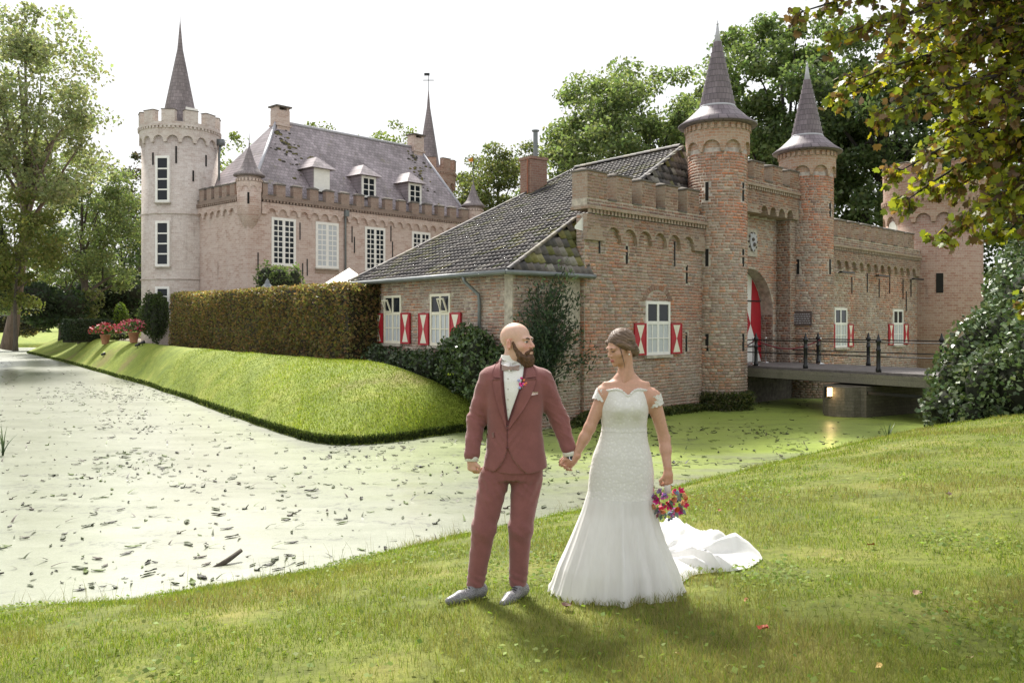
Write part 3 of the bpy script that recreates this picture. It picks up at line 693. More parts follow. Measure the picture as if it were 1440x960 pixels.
t1 = gate_tower(TX1, 0, 'round brick tower on the window side of the red gate'); t2 = gate_tower(TX2, 0, 'round brick tower bearing the bronze plaque')
# gate portal between the towers
x0, x1 = TX1 + 0.9, TX2 - 0.95; gx = (TX1 + TX2) / 2; HWG = 1.68; ZD = 1.40; ZS = 3.29
MB().box(x0, 8.52, 0.0, 0.7, ZD, 6.9).build('pier', MAT['mortar'], gate); MB().box(12.42, x1 + 0.3, 0.0, 0.7, ZD, 6.9).build('pier', MAT['mortar'], gate)
for a, b_ in ((x0, 8.52), (12.42, x1 + 0.2)): brickwork(lay(a, b_, ZD, 6.85), flat(0.0), 'tower', gate, shade=False)
brickwork(lay(0.0, 0.6, ZD, 6.85), line2((12.42, 0.6), (0, -1.0), (-1.0, 0)), 'tower', gate, shade=False)
pw = MB(); low = [(8.5, ZD)] + [(gx - HWG, ZD), (gx - HWG + 0.001, ZS)] + [(gx - HWG * math.cos(PI * k / 16), ZS + HWG * math.sin(PI * k / 16)) for k in range(1, 16)] + [(gx + HWG - 0.001, ZS), (gx + HWG, ZD), (12.44, ZD)]
strip_prism(pw, low, 7.2, 0.6, 1.25); pwo = pw.build('portal_wall', MAT['mortar'], gate)
def outside_arch(x, z): return ~((np.abs(x - gx) < HWG + 0.05) & (z < ZS)) & ~((np.hypot(x - gx, z - ZS) < HWG + 0.02) & (z >= ZS))
brickwork(lay(8.52, 12.42, ZD, 6.85, outside_arch), flat(0.6), 'tower', pwo)
rv = lay(0.0, 0.5, ZD, ZS)                         # brick reveal of the arch
brickwork(rv, line2((gx + HWG, 1.1), (0, -1.0), (-1.0, 0)), 'tower', pwo, shade=False)
battlement(gate, x0 - 0.1, x1 + 0.12, 7.72, 8.12, 8.75, gx - 0.33, 0.24, 0.66, [(x0, x0 + 0.85), (9.35, 10.1), (10.75, 11.5), (12.1, 12.9)], 0.14, 0.7, 'tower', 7.0, MAT['gate_brick'], 0.66)
MB().box(x0, x1 + 0.3, 0.67, 1.2, 7.21, 7.95).build('wall_walk', GM, gate)
for sgn, lab in ((-1, 'tall leaf of the gate, red with a white hourglass'), (1, 'tall leaf of the gate, red with a white hourglass')):
    dr = MB(); pts = [(gx, ZD + 0.03)]
    arc = [(gx + sgn * (HWG - 0.02) * math.sin(PI / 2 * k / 10), ZS + (HWG - 0.02) * math.cos(PI / 2 * k / 10)) for k in range(11)]
    poly = [(gx + sgn * 0.01, ZD + 0.03)] + [(gx + sgn * 0.01, ZS + HWG - 0.02)] + arc[1:] + [(gx + sgn * (HWG - 0.02), ZD + 0.03)]
    if sgn > 0: poly = poly[::-1]
    dr.prism(poly, 1.10, 1.18); d = dr.build('gate_door', MAT['white_paint'], gate); d['label'] = lab
    cxd = gx + sgn * HWG / 2; zm = 2.9
    for side in (-1, 1):                           # red triangles pointing to the middle of the leaf
        xo = cxd + side * (HWG / 2 - 0.03); top = 4.55 if side * sgn < 0 else 3.9
        tri = [(xo, ZD + 0.06), (cxd + side * 0.015, zm), (xo, top)]
        if side * sgn > 0: tri = tri[:2] + [(gx + sgn * (HWG - 0.05) * math.cos(q_), ZS + (HWG - 0.05) * math.sin(q_)) for q_ in (0.95, 0.75, 0.55, 0.35, 0.15, 0.0)]
        if side < 0: tri = tri[::-1]
        MB().prism(tri, 1.085, 1.099).build('red_triangle', MAT['red_paint'], d)
    for z in (2.0, 3.75): MB().box(min(gx + sgn * HWG * 0.35, gx + sgn * (HWG - 0.04)), max(gx + sgn * HWG * 0.35, gx + sgn * (HWG - 0.04)), 1.068, 1.084, z, z + 0.05).build('hinge_strap', MAT['black_iron'], d)
MB().box(x0 - 0.3, x1 + 0.5, 0.15, 1.3, -0.6, ZD - 0.02).build('foundation', MAT['coping'], gate)
# carved arms above the gate, plaque on the tower
ca = MB().box(gx - 0.38, gx + 0.38, 0.54, 0.62, 5.42, 6.45).build('carved_arms', MAT['stone'], gate); ca['label'] = 'pale stone panel with a carved shield of arms'
sh = MB().prism([(gx - 0.22, 6.25), (gx - 0.24, 5.95), (gx - 0.14, 5.72), (gx, 5.6), (gx + 0.14, 5.72), (gx + 0.24, 5.95), (gx + 0.22, 6.25), (gx, 6.3)], 0.49, 0.54)
sh.build('shield', MAT['lead'], ca)
cr_ = MB()
for k in range(10): a = k * PI / 5; cr_.ball((gx + 0.29 * math.cos(a), 0.52, 5.97 + 0.33 * math.sin(a)), 0.05, 6)
cr_.ball((gx - 0.05, 0.475, 6.05), 0.07, 8).ball((gx + 0.04, 0.475, 5.86), 0.08, 8)
cr_.build('carving', MAT['coping'], ca, smooth=True)
wc2 = np.array((A0[0] + U[0] * TX2, A0[1] + U[1] * TX2)); vd2 = viewdir(*wc2)
pm = Matrix.Translation((TX2, 0, 0)) @ Matrix.Rotation(vd2 + math.asin(-0.18) + PI / 2, 4, 'Z') @ Matrix.Translation((0, -TR - 0.03, 2.82))
pq = MB().box(-0.36, 0.36, -0.06, 0.02, 0, 0.56, pm).build('plaque', MAT['bronze'], gate); pq['label'] = 'dark bronze name plaque with raised lettering lines'
pl = MB()
for r_ in range(5): 
    x = -0.3
    while x < 0.28: w = random.uniform(0.03, 0.09); pl.box(x, min(x + w, 0.31), -0.064, -0.06, 0.09 + r_ * 0.085, 0.12 + r_ * 0.085, pm); x += w + 0.025
pl.build('lettering', MAT['lead'], pq)
# right stretch of wall
XR0, XR1 = TX2 + TR * 0.85, 25.6
wr = MB().box(XR0, XR1, 0.0, 0.3, -0.6, 6.05).box(XR0, XR1, 0.30, 0.7, -0.6, 4.2).build('wall', MAT['mortar'], gate)
hr = []
for xw in (16.2, 22.4): hr.append((xw - 0.02, xw + 1.22, 1.8, 3.58))
brickwork(lay(XR0, XR1, 0.05, 5.9, out_rects(hr), L=0.26, H=0.105), flat(0.0), 'right', wr)
battlement(gate, XR0, XR1, 5.95, 6.50, 7.2, 16.35, 0.27, 0.755, [(15.0 + 1.27 * k, 15.0 + 1.27 * k + 0.8) for k in range(8)], pal='right')
for xw in (16.2, 22.4):
    gate_window(xw, 1.9, 1.2, 1.66, 0.55)
    for dd in (0,):
        am = MB()
        low = [(xw - 0.02 + 1.24 * k / 10, 3.58 + 0.55 * math.sin(PI * k / 10)) for k in range(11)]
        am.add([(x, -0.017, z) for x, z in low] + [((xw + 0.6) + (x - xw - 0.6) * 1.2, -0.017, 3.58 + (z - 3.58) * 1.2) for x, z in low], [(k, k + 1, k + 12, k + 11) for k in range(10)])
        am.build('relieving_arch', GM, gate)
for x, z in ((17.9, 4.2), (19.5, 4.3), (20.8, 4.1), (22.0, 4.3), (23.6, 4.1), (24.6, 4.2), (16.0, 3.7), (24.0, 3.5)): wall_tie(gate, T(x, 0, z), random.uniform(0.7, 1.2))
for x in (16.6, 20.3, 24.5):
    fl = empty('floodlight', gate.matrix_basis @ Vector((x, -0.12, 5.0)), GA)
    tag(fl, {16.6: 'black bar floodlight above the shuttered window beside the plaque tower', 20.3: 'black bar floodlight on bare wall between the two small shuttered windows', 24.5: 'black bar floodlight where the wall meets the stout round tower'}[x], 'floodlight', 'floodlights under the battlements')
    MB().box(-0.6, 0.6, -0.34, -0.20, 0, 0.07).build('lamp_bar', MAT['black_iron'], fl); MB().box(-0.03, 0.03, -0.20, 0.11, 0.02, 0.05).build('bracket', MAT['black_iron'], fl)
# ------------------------------------------------------------------ the low tiled wing beside the gatehouse (local x along the facade, y inwards)
WA = math.atan2(-V[1], -V[0]); EZ = 4.32; PT = 0.48
wing = empty('gatehouse_wing', (Be[0], Be[1], 0), WA)
tag(wing, 'low brick wing with a huge mossy pantile roof and red shuttered windows', 'house')
ux = np.array((-V[0], -V[1]))
def wl2(p): d = np.array(p) - Be; return np.array((d @ ux, d @ NH))
def g2w(x, y): return wl2(A0 + U * x + NI * y)      # gatehouse local -> wing local
XE = -8.9; YR = 10.3
# walls
c0 = g2w(-5, 0.15); c1 = g2w(0, 0.15); dB = (c1 - c0) / np.linalg.norm(c1 - c0); tB = (0.35 - c0[1]) / dB[1]; corner = c0 + dB * tB
nB = np.array((dB[1], -dB[0])); LB = np.linalg.norm(c1 - corner)
wins = [(-7.1, 2.27), (-4.28, 2.25)]
fw = MB().box(XE + 0.15, corner[0] - 0.06, 0.35, 0.65, -0.3, EZ + 0.12).build('wall', MAT['mortar'], wing)
mk = out_rects([(x - 0.02, x + 1.12, z - 0.08, z + 1.56) for x, z in wins])
brickwork(lay(XE + 0.15, corner[0] + 0.01, 0.9, EZ + 0.08, mk, L=0.22, H=0.085), flat(0.35), 'house', fw)
sw = MB(); sm = Matrix(((dB[0], -nB[0], 0, corner[0]), (dB[1], -nB[1], 0, corner[1]), (0, 0, 1, 0), (0, 0, 0, 1)))
sw.box(-0.02, LB + 0.1, 0, 0.3, -0.5, EZ + 0.15, sm); swo = sw.build('wall', MAT['mortar'], wing); swo['label'] = 'damp end wall with flaking lime wash'
brickwork(lay(0.0, LB - 0.02, 0.03, EZ + 0.1, lambda x, z: ~((vnoise(np.column_stack([x * 1.6, z * 0.9, 0 * x]), 31) > 0.22) & (z > 1.3) & (x > 1.4)), L=0.22, H=0.085), line2(corner, dB, nB), 'house', swo)
lw = MB()                                           # lime wash left on the wall
MAT['chimney_brick'] = brickmat('chimney_brick', [(0.24, 0.12, 0.09), (0.28, 0.17, 0.13), (0.26, 0.18, 0.14)], (0.30, 0.25, 0.21), stain=0.6, stain_c=(0.08, 0.07, 0.06))
# gable end and chimney
gb_ = MB(); gb_.prism([(0.36, -0.2), (YR, -0.2), (YR, EZ + PT * YR - 0.05), (0.36, EZ + PT * 0.36 - 0.05)], XE + 0.151, XE + 0.45, Matrix(((0, 1, 0, 0), (1, 0, 0, 0), (0, 0, 1, 0), (0, 0, 0, 1))))
gb_.build('gable_wall', MAT['gate_brick'], wing)
ch = MB().box(XE - 0.42, XE + 0.28, 7.7, 8.5, 0, 9.35).box(XE - 0.46, XE + 0.32, 7.66, 8.54, 9.351, 9.46).build('chimney', MAT['chimney_brick'], wing)
MB().tube([(XE + 0.05, 8.1, 9.46), (XE + 0.05, 8.1, 10.5)], 0.09, 10).tube([(XE + 0.05, 8.1, 10.5), (XE + 0.05, 8.1, 10.55)], 0.15, 10).build('flue_pipe', MAT['zinc'], ch)
MB().tube([(XE + 0.12, 7.64, 7), (XE + 0.12, 7.64, 9.34)], 0.03, 6).build('conduit', plain('rust', (0.3, 0.12, 0.07), 0.8), ch)
# roof: boards below, pantiles above
rb = MB(); up3 = Vector((0, 1, PT)).normalized()
def zr(y): return EZ + PT * y
rb.add([(XE, -0.02, zr(-0.02) - 0.07), (0.02, -0.02, zr(0) - 0.07), (-1.3, 3.5, zr(3.5) - 0.07), (-0.85, 3.5, zr(3.5) - 0.07), (-1.15, 5.0, zr(5) - 0.07), (-3.2, YR, zr(YR) - 0.07), (XE, YR, zr(YR) - 0.07)], [(0, 1, 2, 3, 4, 5, 6)])
rb.add([(XE, YR, zr(YR) - 0.07), (-3.2, YR, zr(YR) - 0.07), (-3.4, YR + 5, zr(YR) - 3.2), (XE, YR + 5, zr(YR) - 3.2)], [(0, 1, 2, 3)])
roof = rb.build('roof', plain('roof_boards', (0.05, 0.045, 0.04), 0.9), wing)
TILEC = np.array([(0.13, 0.118, 0.118), (0.095, 0.088, 0.09), (0.20, 0.18, 0.172), (0.15, 0.13, 0.125), (0.07, 0.065, 0.068), (0.27, 0.25, 0.225)])
MOSS = np.array([(0.17, 0.17, 0.045), (0.23, 0.21, 0.05), (0.12, 0.14, 0.04)])
def tile_verts(o, ex, ey, en, w, row):
    """one pantile: S-shaped section, lower edge raised on the tile below, rounded nose"""
    us = np.linspace(0, 1, 7); hh = np.array([0.030, 0.010, 0.0, 0.004, 0.024, 0.052, 0.044])
    vs = []
    for vv, lift in ((-0.01, 0.032), (row * 1.02, 0.002)):
        for u_, h_ in zip(us, hh): vs.append(o + ex * (u_ * w * 1.04) + ey * (vv - (0.012 * math.sin(u_ * PI) if vv < 0 else 0)) + en * (h_ + lift))
    for u_, h_ in zip(us, hh): vs.append(o + ex * (u_ * w * 1.04) + ey * 0.0 + en * (h_ + 0.008))
    return vs
TF = [(k, k + 1, k + 8, k + 7) for k in range(6)] + [(k + 14, k + 15, k + 1, k) for k in range(6)]
def tile_col(p, q):
    s = vnoise(np.array([[p[0] * 0.7, p[1] * 0.7, p[2] * 0.7]]), 41)[0]; s2 = vnoise(np.array([[p[0] * 2.5, p[1] * 2.5, p[2]]]), 42)[0]
    c = TILEC[random.randrange(6)] * random.uniform(0.75, 1.2)
    if random.random() < q * (0.5 + s + 0.5 * s2): c = 0.35 * c + 0.65 * MOSS[random.randrange(3)]
    return c
def lay_tiles(parent, o, ex, ey, en, nx, ny, inside, w, row, parts, mossy):
    """tiles for which parts(ix, iy) holds become objects of their own"""
    big = ([], [], []); proto = {}
    for iy in range(ny):
        for ix in range(nx):
            p = o + ex * (ix * w) + ey * (iy * row)
            cpt = p + ex * (w / 2) + ey * (row / 2)
            if not inside(cpt): continue
            c = tile_col(cpt, mossy)
            if parts(ix, iy, cpt):
                k = tuple(np.round(c / 0.03).astype(int))
                if k not in proto:
                    me = np_mesh('roof_tile', np.array(tile_verts(Vector(), Vector((1, 0, 0)), Vector((0, 1, 0)), Vector((0, 0, 1)), w, row)), np.array(TF), np.tile(c, (21, 1)))
                    me.materials.append(MAT['tile']); me.polygons.foreach_set('use_smooth', np.ones(12, bool)); proto[k] = me
                t_ = bpy.data.objects.new('roof_tile', proto[k]); COL.objects.link(t_); t_.parent = parent
                R = Matrix((ex, ey, en)).transposed().to_4x4()
                t_.matrix_basis = Matrix.Translation(p + en * random.uniform(0, 0.01)) @ R @ Matrix.Rotation(random.uniform(-0.03, 0.03), 4, 'Z')
            else:
                j = en * random.uniform(-0.006, 0.012); b = len(big[0])
                big[0].extend([v_ + j for v_ in tile_verts(p, ex, ey, en, w, row)]); big[1].extend([[a + b for a in f] for f in TF]); big[2].extend([c] * 21)
    if big[0]:
        me = np_mesh('roof_tiles', np.array(big[0]), np.array(big[1]), np.array(big[2]))
        tag(link('roof_tiles', me, MAT['tile'], parent, True), kind='stuff')
en = Vector((0, -PT, 1)).normalized()
def in1(p):
    y = p.y; xm = -0.371 * y - 0.05 if y < 3.5 else (-0.145 * y - 0.25 if y < 5 else -1.0 - 2.1 * (y - 5) / 5.3)
    return XE < p.x < xm and y < YR - 0.05
tw_, rw_ = 0.215, 0.30
order = {}
lay_tiles(roof, Vector((XE, -0.03, zr(-0.03) - 0.05)), Vector((1, 0, 0)), up3, en, 42, 40, in1, tw_, rw_, lambda ix, iy, p: p.y < 2.1 and p.x > -8.9 + 1.2, 0.26)
# hipped end over the damp wall
Bh = Vector((0, 0, EZ)); a_ = g2w(0.12, -0.12); Ah = Vector((a_[0], a_[1], EZ)); Hh = Vector((-1.3, 3.5, zr(3.5)))
ex2 = (Ah - Bh).normalized(); n2_ = ex2.cross(Hh - Bh).normalized(); n2_ = n2_ if n2_.z > 0 else -n2_; ey2 = n2_.cross(ex2).normalized(); ey2 = ey2 if ey2.z > 0 else -ey2
MB().add([Bh - n2_ * 0.05, Ah - n2_ * 0.05, Hh - n2_ * 0.05], [(0, 1, 2)]).build('hip_boards', plain('hip_boards', (0.05, 0.045, 0.04), 0.9), roof)
def in2(p):
    d = p - Bh; a = d.dot(ex2); h = d.dot(ey2); dh = Hh - Bh; ah, hh_ = dh.dot(ex2), dh.dot(ey2); La = (Ah - Bh).length
    return h > 0 and h < hh_ and a > ah * h / hh_ - 0.02 and a < La + (ah - La) * h / hh_ + 0.12
lay_tiles(roof, Bh - ex2 * 0.02 - ey2 * 0.03 - n2_ * 0.03, ex2, ey2, n2_, 16, 12, in2, 0.26, 0.30, lambda ix, iy, p: True, 0.55)
# slope towards the battlements
p3 = g2w(7.9, 0.36); K0 = Vector((-1.1, 5.0, zr(5.0))); K1 = Vector((-3.2, YR, zr(YR))); K2 = Vector((p3[0], p3[1], 6.35)); K3 = Vector((*g2w(2.2, 0.34), 6.5))
ex3 = (K2 - K3).normalized(); n3_ = ex3.cross(K1 - K3).normalized(); n3_ = n3_ if n3_.z > 0 else -n3_; ey3 = n3_.cross(ex3).normalized(); ey3 = ey3 if ey3.z > 0 else -ey3
MB().add([K3 - n3_ * 0.06, K2 - n3_ * 0.06, K1 - n3_ * 0.06, K0 - n3_ * 0.06], [(0, 1, 2, 3)]).build('front_slope_boards', plain('front_slope_boards', (0.05, 0.045, 0.04), 0.9), roof)
def in3(p):
    d = p - K3; a = d.dot(ex3); h = d.dot(ey3); d1 = K1 - K3; a1, h1 = d1.dot(ex3), d1.dot(ey3); L3 = (K2 - K3).length
    return 0 < h < h1 and a > a1 * h / h1 - 0.15 and a < L3 + (a1 - L3) * h / h1
lay_tiles(roof, K3 - ex3 * 0.5 - n3_ * 0.03, ex3, ey3, n3_, 32, 16, in3, 0.215, 0.30, lambda ix, iy, p: False, 0.08)
rt = MB()                                           # ridge and hip cappings, piece by piece
def capping(p, q, n, r, parent, nm):
    d = (q - p) / n
    for k in range(n):
        m_ = MB(); a, b_ = p + d * k - d * 0.04, p + d * (k + 1.0); t_ = d.normalized(); sd_ = t_.cross(Vector((0, 0, 1))).normalized(); u_ = sd_.cross(t_)
        vs = []
        for e, rr in ((a, r * 1.06), (b_, r * 0.96)):
            for j in range(7): an = PI * j / 6; vs.append(e + sd_ * rr * math.cos(an) + u_ * (rr * math.sin(an) * 0.8 - 0.02))
        c = TILEC[random.randrange(6)] * random.uniform(0.5, 0.8); c = c if random.random() < 0.6 else 0.7 * c + 0.3 * np.array((0.22, 0.18, 0.07))
        m_.add(vs, [(j, j + 1, j + 8, j + 7) for j in range(6)], tuple(c)); m_.build(nm, MAT['tile'], parent, True, True)
capping(Vector((XE, YR, zr(YR) + 0.04)), Vector((-3.2, YR, zr(YR) + 0.04)), 16, 0.14, roof, 'ridge_tile')
capping(Bh + n2_ * 0.03, Hh + n2_ * 0.01 + Vector((0, 0, 0.03)), 13, 0.075, roof, 'hip_tile')
capping(K0 + n3_ * 0.03, K1 + n3_ * 0.03, 18, 0.09, roof, 'hip_tile')
capping(Vector((XE, 0, EZ + 0.03)), Vector((XE, YR, zr(YR) + 0.03)), 28, 0.10, roof, 'verge_tile')
fp = g2w(0.0, 0.02); fh = g2w(-0.35, 0.3)
MB().add([(fp[0], fp[1], 6.0), (fp[0], fp[1], 5.55), (fp[0] * 0.4 + fh[0] * 0.6, fp[1] * 0.4 + fh[1] * 0.6, 5.62), (fp[0] * 0.4 + fh[0] * 0.6, fp[1] * 0.4 + fh[1] * 0.6, 5.70)], [(0, 1, 2, 3)]).build('lead_flashing', MAT['white_paint'], wing)
# gutters and downpipe
gt = MB(); gt.tube([(XE - 0.1, -0.09, EZ - 0.07), (0.05, -0.09, EZ - 0.07)], 0.065, 8); gt.build('gutter', MAT['zinc'], wing, True)
g3 = Ah + (Ah - Bh).normalized() * 0.1; off = Vector((nB[0], nB[1], 0)) * 0.09
MB().tube([Vector((0.06, -0.09, EZ - 0.07)), Ah + off + Vector((0, 0, -0.07)), g3 + off + Vector((0, 0, -0.07))], 0.065, 8).build('gutter', MAT['zinc'], wing, True)
MB().box(XE, 0.0, -0.03, 0.34, EZ - 0.06, EZ - 0.02).build('soffit', MAT['dark'], wing)
MB().tube([(-1.9, -0.09, EZ - 0.1), (-1.9, -0.05, EZ - 0.25), (-1.62, 0.24, EZ - 0.62), (-1.62, 0.26, EZ - 0.8), (-1.62, 0.26, 1.2)], 0.05, 8).build('downpipe', MAT['zinc'], wing, True)
for x, z in wins:
    wn = sash(wing, 1.1, 1.54, 2, 1, T(x, 0.31, z), frame=MAT['cream_paint'], split=0.62, bars_low=(2, 2), fr=0.08, mull=0.09, bar=0.035, depth=0.1, lower_pane=MAT['curtained'])
    hx = 0.14 if x < -6 else 0.62
    hp = MB(); a = Matrix.Translation((x + hx, 0.30, z + 1.0)) @ Matrix.Rotation(0.35, 4, 'X')
    for bx in ((0, 0.04, 0, 0.42), (0.32, 0.36, 0, 0.42), (0.04, 0.32, 0, 0.04), (0.04, 0.32, 0.38, 0.42)): hp.box(bx[0], bx[1], -0.02, 0.02, bx[2], bx[3], a)
    hp.build('hopper_sash', MAT['cream_paint'], wn)
    shutter(wing, 0.56, 0.97, T(x - 0.60, 0.32, z)); shutter(wing, 0.56, 0.97, T(x + 1.14, 0.32, z))
# ------------------------------------------------------------------ round corner tower at the end of the gatehouse wall
def ring_tower(name, loc, r, zbody, zarch, zcorn, zsill, ztop, mat, n_arch, n_merl, merl_w, vd, label, cat='tower', proj=0.2, ph=0.0):
    e = empty(name, (loc[0], loc[1], 0)); tag(e, label, cat)
    MB().lathe([(r * 1.01, -0.5), (r, 3), (r, zarch + 0.5)], 48).build('wall', mat, e, True)
    rh = r + proj; per = 2 * PI * rh / n_arch; h = MB()
    low = frieze_low(0, 2 * PI * rh + 0.001, zarch, per * 0.38, per, per * 0.5, 8)
    strip_prism(h, low, zcorn, 0, proj + 0.05, None, lambda s_, d: ((rh - d) * math.cos(s_ / rh + vd), (rh - d) * math.sin(s_ / rh + vd)))
    h.build('corbel_table', mat, e)
    t_ = MB(); dentils(t_, 0, 2 * PI * rh, -0.09, 0.02, zcorn + 0.02, zcorn + 0.16, 0.26, None, lambda s_, d: ((rh - d) * math.cos(s_ / rh), (rh - d) * math.sin(s_ / rh)))
    t_.lathe([(rh, zcorn - 0.02), (rh, zcorn + 0.17)], 48, cap=False); t_.build('tooth_course', mat, e)
    MB().lathe([(rh - 0.3, zcorn + 0.16), (rh + 0.1, zcorn + 0.16), (rh + 0.1, zcorn + 0.26), (rh, zcorn + 0.28), (rh, zsill), (rh - 0.45, zsill), (rh - 0.45, zcorn + 0.3)], 48, cap=False).lathe([(0, zcorn + 0.29), (rh - 0.4, zcorn + 0.29)], 48, cap=False).build('parapet', mat, e)
    for k in range(n_merl):
        a = vd + ph + 2 * PI * k / n_merl
        merlon(e, -merl_w / 2, merl_w / 2, -0.225, 0.22, zsill + 0.002, ztop, mat, Matrix.Rotation(a + PI / 2, 4, 'Z') @ Matrix.Translation((0, -rh + 0.225, 0)), 0.04)
    return e
rtw = A0 + U * 27.7
vdr = math.atan2(-rtw[1], -rtw[0])
rt_ = ring_tower('round_tower', rtw, 2.25, 7.9, 7.95, 8.85, 9.95, 10.85, MAT['far_tower_brick'], 16, 9, 0.95, vdr, 'stout round brick tower half hidden by overhanging leaves at the wall end', proj=0.12, ph=-0.05)
fm = lambda e, off, r, z: Matrix.Rotation(e + math.asin(off) + PI / 2, 4, 'Z') @ Matrix.Translation((0, -r - 0.02, z))
MB().box(-0.16, 0.16, 0, 0.1, 0, 0.95, fm(vdr, 0.12, 2.25, 4.4)).build('loophole', MAT['dark'], rt_)
wd = MB(); wd.prism([(-0.35, 0), (0.35, 0), (0.35, 0.9), (0.25, 1.15), (0, 1.27), (-0.25, 1.15), (-0.35, 0.9)], -0.02, 0.1, fm(vdr, -0.82, 2.25, 6.8)); wd.build('window', MAT['white_paint'], rt_)

# ------------------------------------------------------------------ the castle (local x along its front, y inwards)
C1 = np.array((-16.2, 54.5)); CU = np.array((0.675, 0.738)); CN = np.array((-0.738, 0.675)); CA = math.atan2(CU[1], CU[0])
cas = empty('castle', (C1[0], C1[1], 0), CA); CB = MAT['castle_brick']
tag(cas, 'pale brick castle with steep slate roof, dormers and battlements', 'castle')
CLN, CD = 20.0, 9.0
MB().box(0, CLN, 0, CD, 0.5, 10.45).build('wall', CB, cas)
mer = [(1.92 + 1.25 * k, 1.92 + 1.25 * k + 0.66) for k in range(14)]
def casbat(parent, x0, x1, merl, m, first=1.6):
    fr = MB(); strip_prism(fr, frieze_low(x0, x1, 9.80, 0.30, 0.80, first), 10.45, -0.16, 0.0, m); fr.build('corbel_table', CB, parent)
    t_ = MB(); dentils(t_, x0, x1, -0.24, -0.161, 10.47, 10.6, 0.24, m); t_.build('tooth_course', MAT['castle_parapet'], parent)
    MB().box(x0, x1, -0.26, 0.2, 10.6, 10.7, m).build('string_course', MAT['castle_band'], parent)
    MB().box(x0, x1, -0.16, 0.22, 10.7, 10.9, m).build('parapet', MAT['castle_band'], parent)
    for a, b_ in merl: merlon(parent, a, b_, -0.158, 0.2, 10.902, 11.6, MAT['castle_parapet'], m, 0.07)
    for (a, b_), (c_, d_) in zip(merl[:-1], merl[1:]): MB().box(b_ + 0.04, c_ - 0.04, -0.19, 0.23, 10.901, 10.96, m).build('crenel_sill', MAT['coping'], parent)
casbat(cas, 0.9, CLN - 0.6, [(0.95, 1.3)] + mer, None)
ml_ = Matrix.Rotation(-PI / 2, 4, 'Z') @ Matrix.Translation((0, 0, 0)); ml_ = Matrix(((0, 1, 0, 0), (-1, 0, 0, 0), (0, 0, 1, 0), (0, 0, 0, 1)))
casbat(cas, -CD + 2.0, -0.9, [(-6.6 + 0.95 * k, -6.6 + 0.95 * k + 0.58) for k in range(6)], ml_, -6.4)
# roof
R0 = [(0.35, 0.35), (CLN - 0.3, 0.35), (CLN - 0.3, CD - 0.35), (0.35, CD - 0.35)]; ZE = 10.85; ZRG = 16.8; ry = CD / 2
rg = [(4.9, ry), (17.9, ry)]
vs = [(x, y, ZE) for x, y in R0] + [(x, y, ZRG) for x, y in rg]
rf = MB().add(vs, [(0, 1, 5, 4), (1, 2, 5), (2, 3, 4, 5), (3, 0, 4)]).build('roof', MAT['slate'], cas); rf['label'] = 'steep hipped slate roof with moss patches'
for a, b_ in ((0, 4), (1, 5), (4, 5)):
    MB().tube([Vector(vs[a]) + Vector((0, 0, 0.04)), Vector(vs[b_]) + Vector((0, 0, 0.04))], 0.11, 8).build('lead_roll' if a != 4 else 'ridge_roll', MAT['lead'], rf, True)
mo = MB()                                           # cushions of moss and missing slates
sl = (ZRG - ZE) / (ry - 0.35)
for cx_, cy_, n_, sx, sy in ((4.8, 3.0, 55, 1.0, 1.3), (6.0, 2.0, 20, 0.8, 1.0), (16.7, 2.8, 45, 0.9, 1.4), (4.6, 3.9, 22, 0.5, 0.3), (16.9, 4.0, 16, 0.5, 0.3)):
    for k in range(n_):
        x = random.gauss(cx_, sx * 0.5); y = random.gauss(cy_, sy * 0.5)
        if not 0.6 < y < ry - 0.1 or x < 0.5 + 4.6 * (y - 0.3) / 4.2: continue
        c = random.choice([(0.10, 0.09, 0.03), (0.06, 0.055, 0.045), (0.16, 0.14, 0.05)])
        mo.ball((x, y, ZE + sl * (y - 0.35) + 0.01), random.uniform(0.05, 0.15), 6, c, (1.3, 0.5, 0.7))
tag(mo.build('moss', MAT['tile'], rf, True, True), kind='stuff')
for x in (5.2, 17.6):
    c_ = MB().box(x - 0.5, x + 0.5, ry - 0.42, ry + 0.42, ZRG - 1.0, ZRG + 0.75).box(x - 0.58, x + 0.58, ry - 0.5, ry + 0.5, ZRG - 0.35, ZRG - 0.25)
    co = c_.build('chimney', CB, cas); 
    for dx in (-0.4, 0.4): MB().box(x + dx - 0.1, x + dx + 0.1, ry - 0.38, ry + 0.38, ZRG + 0.751, ZRG + 0.95).build('cap_block', CB, co)
    MB().box(x - 0.62, x + 0.62, ry - 0.54, ry + 0.54, ZRG + 0.951, ZRG + 1.05).build('chimney_cap', MAT['coping'], co)
